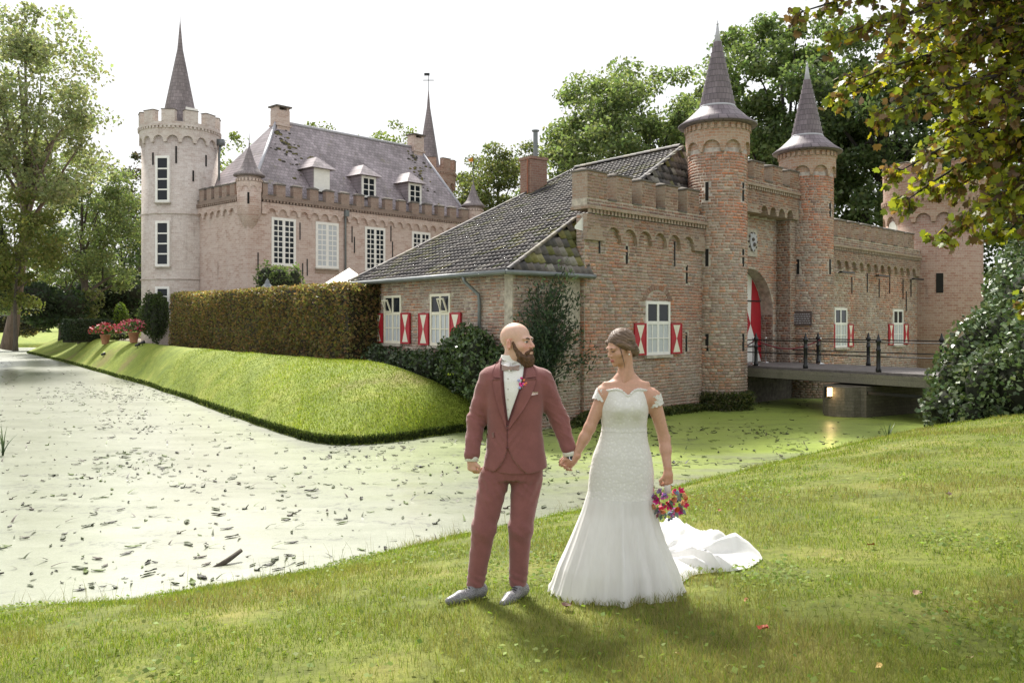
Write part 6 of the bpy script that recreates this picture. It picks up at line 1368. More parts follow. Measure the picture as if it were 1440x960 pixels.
# fallen leaves lying on the grass
def ground_at(px, py):                               # where the sight line meets the near bank
    lo, hi = 2.0, 40.0
    for D in np.arange(2.5, 40, 0.05):
        p = at(px, py, D)
        if p.z <= gz(p.x, p.y): return p
    return at(px, py, 10)
fallen = [(1073, 893, 0.075, (0.42, 0.06, 0.04), 'bright red fallen leaf lying in the dark grass'), (797, 860, 0.085, (0.075, 0.03, 0.022), 'dark brown curled leaf on the grass before the bride hem'), (1049, 851, 0.035, (0.5, 0.22, 0.13), 'small pink leaf on the grass below the train'), (954, 929, 0.04, (0.5, 0.36, 0.2), 'pale buff leaf on the dark grass before the bride'), (1290, 841, 0.055, (0.32, 0.2, 0.12), 'tan leaf on the open grass'), (1225, 772, 0.06, (0.25, 0.10, 0.05), 'rust leaf on the grass beyond the train'), (1334, 700, 0.07, (0.09, 0.05, 0.03), 'dark leaf on the grass near the ivy bank'), (604, 829, 0.03, (0.42, 0.11, 0.04), 'small orange leaf beside the groom shoe'), (1012, 722, 0.045, (0.28, 0.11, 0.06), 'russet leaf on the grass beside the bouquet'), (1364, 934, 0.04, (0.4, 0.3, 0.16), 'buff leaf at the dark grass corner'), (1330, 868, 0.035, (0.38, 0.13, 0.06), 'orange leaf on the shaded grass'), (1236, 947, 0.045, (0.5, 0.34, 0.1), 'yellow leaf on the shaded grass')]
for k, (px, py, L, c, lab) in enumerate(fallen):
    p = ground_at(px, py); m_ = MB(); vs = []
    for j in range(7):
        t_ = j / 6; wd = 0.42 * L * math.sin(PI * min(0.98, 0.03 + t_ * 0.95)); z = 0.25 * L * (abs(t_ - 0.5) + 0.2 * math.sin(7 * t_ + k))
        vs += [(L * (t_ - 0.5), -wd, z + 0.2 * L * math.sin(3 * t_ + k)), (L * (t_ - 0.5), 0, z), (L * (t_ - 0.5), wd, z + 0.18 * L)]
    m_.add(vs, [(3 * j + a, 3 * j + a + 1, 3 * j + a + 4, 3 * j + a + 3) for j in range(6) for a in (0, 1)], c)
    o = m_.build('fallen_leaf', MAT['float'], None, True, True); o.location = (p.x, p.y, p.z + 0.035); o.rotation_euler = (random.uniform(-0.3, 0.3), random.uniform(-0.3, 0.3), random.uniform(0, 6))
    tag(o, lab, 'leaf', 'leaves fallen on the grass')
# flower pots before the castle tower
MAT['petal'] = vcol('petal', 0.6, 0.15, 8, 0)
MAT['terracotta'] = plain('terracotta', (0.42, 0.20, 0.12), 0.85, 0.2, 6, 0.1)
def flower_pot(px, py, D, label, cols, seed):
    rng = np.random.default_rng(seed); p = at(px, py, D); zg = island_z(p.x, p.y); e = empty('flower_pot', (p.x, p.y, zg)); tag(e, label, 'flower pot', 'flower pots on the lawn')
    MB().lathe([(0.20, 0), (0.22, 0.05), (0.30, 0.55), (0.34, 0.56), (0.34, 0.66), (0.29, 0.66), (0.27, 0.58)], 20).build('pot', MAT['terracotta'], e, True)
    n = 900; u = unit(n, rng); u[:, 2] = np.abs(u[:, 2]); q = u * np.array((0.95, 0.95, 0.62)) * rng.uniform(0.6, 1, n)[:, None] + np.array((0, 0, 0.72))
    v, f, c = leaf_quads(q, 0.15 * rng.uniform(0.7, 1.2, n), shades(n, [(0.07, 0.11, 0.04), (0.10, 0.14, 0.05)], rng), rng, 0.7, 0.4); link('foliage', np_mesh('foliage', v, f, c), MAT['leaf'], e)
    n = 250; u = unit(n, rng); u[:, 2] = np.abs(u[:, 2]) * 1.0; q = u * np.array((1.02, 1.02, 0.70)) * rng.uniform(0.9, 1.06, n)[:, None] + np.array((0, 0, 0.74))
    v, f, c = leaf_quads(q, 0.15 * rng.uniform(0.7, 1.3, n), shades(n, cols, rng, 0.25), rng, 0.9, 0.3); tag(link('blossom', np_mesh('blossom', v, f, c), MAT['petal'], e), kind='stuff')
flower_pot(148, 479, 60.0, 'terracotta pot of scarlet geraniums before the box hedge', [(0.50, 0.05, 0.07), (0.52, 0.14, 0.16), (0.42, 0.04, 0.05)], 300)
flower_pot(188, 482, 54.5, 'terracotta pot of pink and red geraniums beside the conifer bush', [(0.55, 0.10, 0.13), (0.6, 0.22, 0.22), (0.4, 0.05, 0.10)], 301)
for px, py, lab in ((145, 482, 'black garden spotlight in the lawn below the scarlet pot'), (193, 487, 'black garden spotlight in the lawn below the pink pot'), (200, 487, 'small black garden spotlight at the path end')):
    p = at(px, py, 56 if px < 160 else 51); e = empty('garden_spotlight', (p.x, p.y, island_z(p.x, p.y))); tag(e, lab, 'spotlight', 'garden spotlights')
    MB().tube([(0, 0, -0.05), (0, 0, 0.14)], 0.02, 6).build('spike', MAT['black_iron'], e); MB().tube([(-0.12, 0, 0.14), (0.13, 0, 0.22)], [0.06, 0.10], 10).build('lamp_head', MAT['black_iron'], e, True)
p = at(376, 430, 45); e = empty('lamp_pillar', (p.x, p.y, 1.5)); tag(e, 'white lamp on a pillar behind the beech hedge', 'lamp')
MB().box(-0.2, 0.2, -0.2, 0.2, 0, 2.6).build('pillar', MAT['stone'], e); MB().lathe([(0.14, 2.6), (0.30, 3.2), (0.30, 3.24)], 8).build('lamp_glass', MAT['white_paint'], e); MB().lathe([(0.32, 3.24), (0.14, 3.42), (0.1, 3.55), (0.0, 3.7)], 8).build('lamp_cap', MAT['zinc'], e)
# ------------------------------------------------------------------ figures: smooth implicit shapes turned into meshes
def nrm3(x, y, z): return np.sqrt(x * x + y * y + z * z)
def cap(a, b, ra, rb=None):
    a, b = np.array(a, float), np.array(b, float); rb = ra if rb is None else rb; ab = b - a; L2 = max(ab @ ab, 1e-9); r = max(ra, rb)
    def f(x, y, z):
        t = np.clip(((x - a[0]) * ab[0] + (y - a[1]) * ab[1] + (z - a[2]) * ab[2]) / L2, 0, 1)
        return nrm3(x - a[0] - t * ab[0], y - a[1] - t * ab[1], z - a[2] - t * ab[2]) - (ra + (rb - ra) * t)
    return f, np.minimum(a, b) - r, np.maximum(a, b) + r
def ell(c, r, R=None):
    c, r = np.array(c, float), np.array(r, float); m = r.max() if R is not None else None
    def f(x, y, z):
        x, y, z = x - c[0], y - c[1], z - c[2]
        if R is not None: x, y, z = R[0][0] * x + R[1][0] * y + R[2][0] * z, R[0][1] * x + R[1][1] * y + R[2][1] * z, R[0][2] * x + R[1][2] * y + R[2][2] * z
        k0 = nrm3(x / r[0], y / r[1], z / r[2]); k1 = nrm3(x / r[0] ** 2, y / r[1] ** 2, z / r[2] ** 2) + 1e-6
        return k0 * (k0 - 1) / k1
    e = np.array((m, m, m)) if R is not None else r
    return f, c - e, c + e
def loft(rows, p=2.0):
    """rows of (z, cx, cy, rx, ry): stacked ellipses"""
    q = np.array(sorted(rows), float); rm = max(q[:, 3].max(), q[:, 4].max())
    def f(x, y, z):
        cx, cy, rx, ry = [np.interp(z, q[:, 0], q[:, k]).astype(np.float32) for k in (1, 2, 3, 4)]
        g = (np.abs((x - cx) / rx) ** p + np.abs((y - cy) / ry) ** p) ** (1 / p)
        d = (g - 1) * np.minimum(rx, ry); return np.maximum(d, np.maximum(q[0, 0] - z, z - q[-1, 0]))
    lo = np.array((q[:, 1].min() - rm, q[:, 2].min() - rm, q[0, 0])); hi = np.array((q[:, 1].max() + rm, q[:, 2].max() + rm, q[-1, 0]))
    return f, lo, hi
class Sdf:
    def __init__(s, lo, hi, h):
        s.lo = np.array(lo, float); s.h = h; n = np.ceil((np.array(hi) - s.lo) / h).astype(int) + 1
        s.ax = [(s.lo[k] + h * np.arange(n[k])).astype(np.float32) for k in range(3)]; s.d = np.full(n, 0.3, np.float32)
    def _sl(s, lo, hi, m):
        return tuple(slice(max(0, int((lo[k] - m - s.lo[k]) / s.h)), max(0, int((hi[k] + m - s.lo[k]) / s.h) + 2)) for k in range(3))
    def _xyz(s, sl): return s.ax[0][sl[0]][:, None, None], s.ax[1][sl[1]][None, :, None], s.ax[2][sl[2]][None, None, :]
    def add(s, prim, k=0.01):
        f, lo, hi = prim; sl = s._sl(lo, hi, k + 0.02)
        a = s.d[sl]
        if a.size == 0: return s
        b = f(*s._xyz(sl)).astype(np.float32)
        if k > 0: h = np.clip(0.5 + 0.5 * (a - b) / k, 0, 1); s.d[sl] = a * (1 - h) + b * h - k * h * (1 - h)
        else: s.d[sl] = np.minimum(a, b)
        return s
    def sub(s, prim, k=0.006):
        f, lo, hi = prim; sl = s._sl(lo, hi, k + 0.02); a = s.d[sl]
        if a.size == 0: return s
        b = -f(*s._xyz(sl)).astype(np.float32); h = np.clip(0.5 - 0.5 * (a - b) / k, 0, 1); s.d[sl] = a * (1 - h) + b * h + k * h * (1 - h); return s
    def warp(s, fn):
        sl = (slice(None),) * 3; s.d = fn(s.d, *s._xyz(sl)).astype(np.float32); return s
    def mesh(s, smooth=1):
        d = s.d; ins = d < 0; n = d.shape; cs = tuple(k - 1 for k in n); cnt = np.zeros(cs, np.int8); acc = np.zeros(cs + (3,), np.float32)
        for ax in range(3):
            o = [k for k in range(3) if k != ax]
            for a in (0, 1):
                for b in (0, 1):
                    s0 = [None] * 3; s1 = [None] * 3; off = [0, 0, 0]
                    s0[ax] = slice(0, n[ax] - 1); s1[ax] = slice(1, n[ax])
                    for q, v in zip(o, (a, b)): s0[q] = s1[q] = slice(v, n[q] - 1 + v); off[q] = v
                    s0, s1 = tuple(s0), tuple(s1); X = ins[s0] != ins[s1]
                    if not X.any(): continue
                    d0, d1 = d[s0][X], d[s1][X]; t = d0 / (d0 - d1); cnt[X] += 1; p = np.tile(np.array(off, np.float32), (len(t), 1)); p[:, ax] = t; acc[X] += p
        cell = np.argwhere(cnt > 0); idx = np.full(cs, -1, np.int64); m = cnt > 0; idx[m] = np.arange(len(cell)); v = (cell + acc[m] / cnt[m][:, None]) * s.h + s.lo
        fs = []
        for ax in range(3):
            u, w = (ax + 1) % 3, (ax + 2) % 3; s0 = [slice(1, n[k] - 1) for k in range(3)]; s1 = list(s0); s0[ax] = slice(0, n[ax] - 1); s1[ax] = slice(1, n[ax]); a, b = ins[tuple(s0)], ins[tuple(s1)]
            for X, flip in ((a & ~b, False), (~a & b, True)):
                e = np.argwhere(X)
                if len(e) == 0: continue
                for k in range(3):
                    if k != ax: e[:, k] += 1
                q = []
                for du, dw in ((-1, -1), (0, -1), (0, 0), (-1, 0)):
                    c = e.copy(); c[:, u] += du; c[:, w] += dw; q.append(idx[c[:, 0], c[:, 1], c[:, 2]])
                q = np.stack(q, -1); fs.append(q[:, ::-1] if flip else q)
        f = np.concatenate(fs); f = f[(f >= 0).all(1)]
        for _ in range(smooth):
            sm = np.zeros_like(v); ct = np.zeros(len(v))
            for k in range(4):
                np.add.at(sm, f[:, k], v[f[:, (k + 1) % 4]]); np.add.at(ct, f[:, k], 1); np.add.at(sm, f[:, (k + 1) % 4], v[f[:, k]]); np.add.at(ct, f[:, (k + 1) % 4], 1)
            v = 0.5 * v + 0.5 * sm / np.maximum(ct, 1)[:, None]
        return v, f
def rotz(a): return np.array(Matrix.Rotation(a, 3, 'Z'))
def join(parts):
    vs, fs, cs = [], [], []; b = 0
    for v, f, c in parts: vs.append(v); fs.append(f + b); cs.append(np.broadcast_to(c, (len(v), 3))); b += len(v)
    return np.vstack(vs), np.vstack(fs), np.vstack(cs)
def skinmat(name):
    m, t, b = nodes(name); v = coords(t); n = noise(t, v, 60, 4)
    t.links.new(mix(t, 1.0, attr(t), ramp(t, n, [(0.3, (0.93, 0.92, 0.92)), (0.7, (1.05, 1.05, 1.05))]), 'MULTIPLY'), b.inputs['Base Color'])
    b.inputs['Roughness'].default_value = 0.48; b.inputs['Specular IOR Level'].default_value = 0.4; b.inputs['Subsurface Weight'].default_value = 0.12; b.inputs['Subsurface Radius'].default_value = (0.012, 0.005, 0.003)
    bump(t, b, n, 0.06, 0.002); return m
MAT['skin'] = skinmat('skin')
def clothmat(name, c, scale=260, bmp=0.25, rough=0.85, var=0.12, sheen=0.3, big=0.0):
    m, t, b = nodes(name); v = coords(t); n = noise(t, v, scale, 3, 0.7); n2 = noise(t, v, 9, 5)
    col = ramp(t, n2, [(0.3, tuple(x * (1 - var) for x in c)), (0.7, tuple(min(1, x * (1 + var)) for x in c))])
    t.links.new(mix(t, 1.0, col, ramp(t, n, [(0.3, (0.88,) * 3), (0.7, (1.12,) * 3)]), 'MULTIPLY'), b.inputs['Base Color']); b.inputs['Roughness'].default_value = rough; b.inputs['Specular IOR Level'].default_value = 0.2
    b.inputs['Sheen Weight'].default_value = sheen
    bump(t, b, n, bmp, 0.004); return m
MAT['suit'] = clothmat('suit', (0.225, 0.088, 0.085)); MAT['suit_dark'] = clothmat('suit_dark', (0.12, 0.04, 0.042)); MAT['shirt'] = clothmat('shirt', (0.78, 0.77, 0.75), 200, 0.1, 0.8, 0.03)
MAT['mauve'] = clothmat('mauve', (0.36, 0.26, 0.25), 200, 0.2); MAT['lining'] = clothmat('lining', (0.06, 0.02, 0.025), 120, 0.1)
def hairmat(name, c0, c1, stretch=(1, 1, 1), scale=60):
    m, t, b = nodes(name); v = coords(t, stretch); n = noise(t, v, scale, 5, 0.7, 0.6); t.links.new(ramp(t, n, [(0.3, c0), (0.7, c1)]), b.inputs['Base Color']); b.inputs['Roughness'].default_value = 0.5; b.inputs['Specular IOR Level'].default_value = 0.35; bump(t, b, n, 0.9, 0.008); return m
MAT['beard'] = hairmat('beard', (0.035, 0.018, 0.010), (0.17, 0.085, 0.042), (1, 1, 0.35), 75)
MAT['brow'] = hairmat('brow', (0.03, 0.018, 0.012), (0.08, 0.05, 0.03))
MAT['hair'] = hairmat('hair', (0.04, 0.026, 0.018), (0.24, 0.155, 0.105), (0.45, 0.45, 2.2), 34)
MAT['eye_white'] = plain('eye_white', (0.55, 0.53, 0.5), 0.3, 0.02, 4, 0); MAT['iris'] = plain('iris', (0.03, 0.03, 0.03), 0.2, 0.1, 4, 0)

def head_sdf(lo, hi, h, female, Rm, c, sc=1.0):
    """head in its own frame (face to -y, eyes at z 0) rotated by Rm and set at c"""
    s = Sdf(lo, hi, h); R = np.array(Rm); c = np.array(c)
    P = lambda p: c + R @ (np.array(p) * sc)
    E = lambda p, r, k=0.012: s.add(ell(P(p), np.array(r) * sc, R), k)
    C = lambda a, b, ra, rb, k=0.012: s.add(cap(P(a), P(b), ra * sc, rb * sc), k)
    E((0, 0.018, 0.036), (0.074, 0.096, 0.084), 0); E((0, -0.028, -0.030), (0.060, 0.064, 0.072), 0.03)
    if female: E((0, -0.036, -0.078), (0.042, 0.046, 0.034), 0.03); E((0, -0.074, -0.100), (0.016, 0.014, 0.014), 0.022)
    else: E((0, -0.034, -0.080), (0.052, 0.050, 0.038), 0.03); E((0, -0.074, -0.102), (0.024, 0.016, 0.016), 0.02)
    for x in (-1, 1):
        E((x * 0.042, -0.052, -0.028), (0.022, 0.024, 0.020), 0.025); E((x * 0.028, -0.076, 0.019), (0.028, 0.012, 0.008 if female else 0.010), 0.018)
    for x in (-1, 1): s.sub(ell(P((x * 0.031, -0.098, 0.000)), np.array((0.019, 0.019, 0.011)) * sc, R), 0.012)
    for x in (-1, 1): E((x * 0.031, -0.0755, 0.007), (0.0155, 0.0115, 0.007), 0.005); E((x * 0.031, -0.0735, -0.008), (0.015, 0.0115, 0.006), 0.006)
    C((0, -0.083, 0.014), (0, -0.107, -0.028), 0.0075, 0.0110 if not female else 0.0095, 0.012)
    for x in (-1, 1): E((x * 0.011, -0.097, -0.033), (0.0085, 0.011, 0.0075), 0.007)
    E((0, -0.088, -0.062), (0.022, 0.011, 0.0055), 0.008); E((0, -0.087, -0.072), (0.019, 0.011, 0.0065), 0.007)
    for x in (-1, 1):
        Re = R @ rotz(x * 0.35); s.add(ell(P((x * 0.078, 0.016, -0.012)), np.array((0.008, 0.020, 0.032)) * sc, Re), 0.008); s.sub(ell(P((x * 0.088, 0.010, -0.008)), np.array((0.007, 0.010, 0.017)) * sc, Re), 0.006)
    return s, P, R, E, C
def patch(bvh, cols_, name, mat, parent, lift=0.004, thick=0.004, rows=2, dirv=(0, 1, 0), o0=(0, -2, 0), smooth=True):
    """cloth laid on a surface: cols_ is a list of rows, each row a list of (x, z) points, cast along +y"""
    g = []
    for row in cols_:
        r = []
        for x, z in row:
            hit = bvh.ray_cast(Vector((x, -2, z)), Vector((0, 1, 0)))
            r.append((x, (hit[0].y if hit[0] is not None else 0.0), z))
        g.append(r)
    nu, nv = len(g), len(g[0]); a = np.array(g).reshape(-1, 3)
    top = a - np.array((0, lift + thick, 0)); bot = a - np.array((0, lift, 0)); v = np.vstack([top, bot]); f = grid_faces(nu, nv); n = nu * nv
    rim = [i for i in range(nv)] + [i * nv + nv - 1 for i in range(1, nu)] + [(nu - 1) * nv + j for j in range(nv - 2, -1, -1)] + [i * nv for i in range(nu - 2, 0, -1)]
    sf = [(rim[k], rim[(k + 1) % len(rim)], rim[(k + 1) % len(rim)] + n, rim[k] + n) for k in range(len(rim))]
    return link(name, np_mesh(name, v, np.vstack([f, f[:, ::-1] + n, np.array(sf)])), mat, parent, smooth)
def bez(pts, n):
    p = np.array(pts, float); t = np.linspace(0, len(p) - 1, n); i = np.arange(len(p)); q = np.stack([np.interp(t, i, p[:, k]) for k in range(p.shape[1])], -1)
    for _ in range(2): q[1:-1] = 0.25 * q[:-2] + 0.5 * q[1:-1] + 0.25 * q[2:]
    return q
FD = 5.87; FS = FD / F; FY = 843.0; FZ = CZ - (FY - HZ) / F * FD
def finger(s, a, b, c, r, k=0.004):
    s.add(cap(a, b, r, r * 0.92), k); s.add(cap(b, c, r * 0.92, r * 0.78), k)

def wrinkle(v, f, amp, sc, seed):
    """cloth creases: ridged noise along the surface normals"""
    n = np.cross(v[f[:, 2]] - v[f[:, 0]], v[f[:, 3]] - v[f[:, 1]]); vn = np.zeros_like(v)
    for k in range(4): np.add.at(vn, f[:, k], n)
    vn /= np.linalg.norm(vn, axis=1, keepdims=True) + 1e-12; p = v * np.array(sc); p[:, 2] += p[:, 0] * 0.9
    w = (1 - np.abs(vnoise(p, seed))) ** 2 - 0.45 + 0.5 * ((1 - np.abs(vnoise(p * 2.1 + 7, seed + 1))) ** 2 - 0.45)
    return v + vn * (amp(v) * w)[:, None]
# ------------------------------------------------------------------ the groom
MX = 715.0
def mp(px, py, y=0.0): return np.array(((px - MX) * FS, y, (FY - py) * FS))
man = empty('person', ((MX - 720) * FS, FD, FZ))
tag(man, 'bald bearded man in a dusty rose suit holding hands and looking aside', 'person', 'wedding couple')
SK = np.array((0.60, 0.385, 0.30)); HC = mp(728, 481.5, 0.0); yaw = math.radians(57)
RH = np.array(Matrix.Rotation(yaw, 3, 'Z') @ Matrix.Rotation(math.radians(-4), 3, 'X')); HS = 1.09
s, P, R, E, C = head_sdf(HC - np.array((0.16, 0.17, 0.26)), HC + np.array((0.17, 0.17, 0.14)), 0.0030, False, RH, HC, HS)
s.add(cap(P((0, 0.035, -0.06)), mp(719, 524, 0.035), 0.058, 0.064), 0.03)
v, f = s.mesh(1); lc = (v - HC) @ R / HS
c = np.tile(SK, (len(v), 1)); redn = np.exp(-((lc[:, 0] ** 2 - 0.0016) / 0.0025) ** 2 - ((lc[:, 2] + 0.03) / 0.03) ** 2) * (lc[:, 1] < -0.04); c = c * (1 + redn[:, None] * np.array((0.04, -0.18, -0.16))); c = c * np.where((np.abs(lc[:, 0]) > 0.070) & (np.abs(lc[:, 2] + 0.01) < 0.035) & (lc[:, 1] > -0.02), 1, 0)[:, None] * np.array((0.02, -0.2, -0.2)) + c
hd_parts = [(v, f, c)]
def hand_down(s, w, d, back, side, L=0.085, curl=0.7, r=0.0085):
    """relaxed hand: w wrist, d direction of the palm, back of the hand, side towards the thumb"""
    w, d, back, side = [np.array(q, float) for q in (w, d, back, side)]; d /= np.linalg.norm(d); side -= d * (side @ d); side /= np.linalg.norm(side); back = np.cross(d, side) * np.sign(np.cross(d, side) @ back)
    s.add(cap(w - d * 0.03, w + d * 0.01, 0.027, 0.026), 0.01); s.add(cap(w + d * 0.015 + side * 0.012, w + d * L * 0.9 + side * 0.018, 0.020, 0.016), 0.02); s.add(cap(w + d * 0.015 - side * 0.012, w + d * L * 0.82 - side * 0.022, 0.020, 0.015), 0.02); s.add(cap(w + d * 0.03, w + d * L * 0.85, 0.021, 0.017), 0.02)
    for k, (o, fl) in enumerate(((0.028, 0.92), (0.009, 1.0), (-0.010, 0.94), (-0.028, 0.78))):
        a = w + d * L * (0.92 if k < 3 else 0.82) + side * o; dir1 = d * math.cos(curl) - back * math.sin(curl); b = a + dir1 * 0.042 * fl; dir2 = d * math.cos(curl * 2.3) - back * math.sin(curl * 2.3); e = b + dir2 * 0.040 * fl; finger(s, a, b, e, r * (1 if k < 3 else 0.88))
    t0 = w + d * 0.022 + side * 0.024; t1 = t0 + (d * 0.6 + side * 0.55 - back * 0.35) * 0.042; t2 = t1 + (d * 0.9 - side * 0.05 - back * 0.35) * 0.034; s.add(cap(t0, t1, 0.014, 0.0105), 0.01); s.add(cap(t1, t2, 0.0105, 0.008), 0.004)
# right hand (by his side)
w1 = mp(664, 644, -0.05); s = Sdf(w1 - np.array((0.09, 0.10, 0.17)), w1 + np.array((0.11, 0.08, 0.05)), 0.0028); hand_down(s, w1, (0.02, -0.08, -1), (-0.55, -0.8, 0), (0.75, -0.65, 0), 0.07, 1.0, 0.0095); hd_parts.append((*s.mesh(1), SK * np.array((1, 0.92, 0.9))))
# left hand, closed round hers
w2 = mp(800, 638, -0.01); s = Sdf(w2 - np.array((0.11, 0.10, 0.16)), w2 + np.array((0.09, 0.08, 0.05)), 0.0028)
hand_down(s, w2, (-0.12, -0.05, -1), (0.35, -0.95, 0), (-0.9, -0.35, 0), 0.066, 0.95, 0.0095); hd_parts.append((*s.mesh(1), SK * np.array((1, 0.90, 0.86))))
# trunk and limbs below the clothes keep the body one figure
sb = Sdf((-0.36, -0.2, 0.04), (0.5, 0.22, 1.62), 0.014)
sb.add(loft([(0.85, 0.04, 0.02, 0.15, 0.09), (1.15, 0.04, 0.02, 0.14, 0.08), (1.4, 0.04, 0.02, 0.15, 0.085), (1.50, 0.035, 0.03, 0.08, 0.05)]), 0); sb.add(cap(mp(719, 530, 0.035), mp(721, 505, 0.03), 0.06), 0.02)
for a, b_, c_ in ((mp(696, 542), mp(669.5, 590, 0.025), w1), (mp(756, 544), mp(787, 592, 0.03), w2)): sb.add(cap(a, b_, 0.045, 0.04), 0.02); sb.add(cap(b_, c_, 0.04, 0.026), 0.02)
for a, b_, c_ in ((mp(700, 670), mp(681, 745), mp(669, 818, 0.02)), (mp(740, 670), mp(732, 745), mp(729, 818, 0.02))): sb.add(cap(a, b_, 0.07, 0.05), 0.02); sb.add(cap(b_, c_, 0.05, 0.04), 0.02)
hd_parts.append((*sb.mesh(0), SK))
v, f, c = join(hd_parts); body = link('body', np_mesh('body', v, f, np.clip(c, 0, 1)), MAT['skin'], man, True)
# beard, brows, eyes
s = Sdf(HC - np.array((0.15, 0.16, 0.22)), HC + np.array((0.15, 0.15, 0.05)), 0.0028)
PE = lambda p, r, k=0.014: s.add(ell(P(p), np.array(r) * HS, R), k)
PE((0, -0.048, -0.098), (0.056, 0.054, 0.040), 0); PE((0, -0.066, -0.125), (0.040, 0.034, 0.036), 0.02)
for x in (-1, 1): s.add(cap(P((x * 0.061, -0.022, -0.036)), P((x * 0.050, -0.048, -0.085)), 0.013 * HS, 0.022 * HS), 0.012); s.add(cap(P((x * 0.064, -0.010, 0.000)), P((x * 0.060, -0.022, -0.04)), 0.008 * HS, 0.013 * HS), 0.008); s.add(cap(P((0.004 * x, -0.094, -0.052)), P((x * 0.034, -0.078, -0.070)), 0.009 * HS, 0.010 * HS), 0.006)
s.sub(ell(P((0, -0.105, -0.066)), np.array((0.020, 0.014, 0.0055)) * HS, R), 0.004)
v, f = s.mesh(1); v = v + 0.0026 * vnoise(v * 170, 3)[:, None] * np.sign(v - (HC + np.array((0, 0, -0.08)))); link('beard', np_mesh('beard', v, f), MAT['beard'], man, True)
for x in (-1, 1):
    MB().ball((0, 0, 0), 0.0125 * HS, 12).build('eye', MAT['eye_white'], body, True).location = tuple(P((x * 0.031, -0.0745, -0.0005)))
    MB().ball((0, 0, 0), 0.0085 * HS, 10).build('eye_iris', MAT['iris'], body, True).location = tuple(P((x * 0.031 + 0.001, -0.0825, -0.0002)))
    MB().tube([P((x * 0.012, -0.0945, 0.0155)), P((x * 0.030, -0.0925, 0.0210)), P((x * 0.049, -0.0770, 0.0175))], [0.0040, 0.0052, 0.0025], 6).build('brow', MAT['brow'], man, True)
# shirt, bow tie
torso = [(0.80, 0.045, 0.015, 0.218, 0.142), (0.883, 0.045, 0.012, 0.210, 0.140), (1.0, 0.045, 0.01, 0.192, 0.130), (1.12, 0.042, 0.008, 0.180, 0.122), (1.236, 0.042, 0.005, 0.184, 0.126), (1.377, 0.043, 0.008, 0.200, 0.132), (1.45, 0.043, 0.014, 0.212, 0.126), (1.495, 0.042, 0.020, 0.205, 0.112), (1.53, 0.040, 0.025, 0.165, 0.098), (1.565, 0.032, 0.03, 0.105, 0.082), (1.60, 0.028, 0.035, 0.078, 0.070)]
ts = [(z, cx, cy, rx - 0.009, ry - 0.009) for z, cx, cy, rx, ry in torso]
s = Sdf((-0.22, -0.17, 1.08), (0.3, 0.2, 1.62), 0.006); s.add(loft(ts, 2.3), 0); s.add(cap(mp(720, 512, 0.035), mp(719, 503, 0.032), 0.070, 0.069), 0.01); shirt_v, shirt_f = s.mesh(2)
link('shirt', np_mesh('shirt', shirt_v, shirt_f), MAT['shirt'], man, True)
for pa, pb in ((mp(664.3, 634, -0.045), mp(664, 646.5, -0.05)), (mp(798.8, 628, -0.005), mp(800.8, 640.5, -0.01))): MB().tube([pa, pb], [0.043, 0.044], 18, cap=True).build('shirt_cuff', MAT['shirt'], man, True)
bt = MB(); bc = mp(718, 516.5, -0.075)
for sg in (-1, 1): bt.add([bc + np.array(q) for q in ((sg * 0.006, -0.012, -0.008), (sg * 0.006, -0.012, 0.008), (sg * 0.058, 0.006, 0.021), (sg * 0.058, 0.006, -0.021), (sg * 0.006, 0.008, -0.008), (sg * 0.006, 0.008, 0.008), (sg * 0.058, 0.016, 0.021), (sg * 0.058, 0.016, -0.021))], [(0, 1, 2, 3), (4, 7, 6, 5), (0, 4, 5, 1), (1, 5, 6, 2), (2, 6, 7, 3), (3, 7, 4, 0)])
bt.box(-0.011, 0.011, -0.020, 0.012, -0.012, 0.012, Matrix.Translation(bc)); bt.build('bow_tie', MAT['mauve'], man)
bsh = BVHTree.FromPolygons([tuple(p) for p in shirt_v], [tuple(int(k) for k in q) for q in shirt_f])
for sg, a in ((-1, ((717, 509), (706, 505), (707, 514), (717, 521))), (1, ((720, 510), (733, 507), (732, 516), (720, 521)))):
    q = [mp(*p) for p in a]; patch(bsh, [[(q[0][0], q[0][2]), (q[1][0], q[1][2])], [(q[3][0], q[3][2]), (q[2][0], q[2][2])]], 'collar', MAT['shirt'], man, 0.006, 0.004)
for k in range(4): p = mp(714.5, 531 + 14 * k); h_ = bsh.ray_cast(Vector((p[0], -2, p[2])), Vector((0, 1, 0)))[0]; MB().ball((p[0], h_.y - 0.003 if h_ else -0.12, p[2]), 0.005, 8, None, (1, 0.5, 1)).build('shirt_button', MAT['eye_white'], man, True)
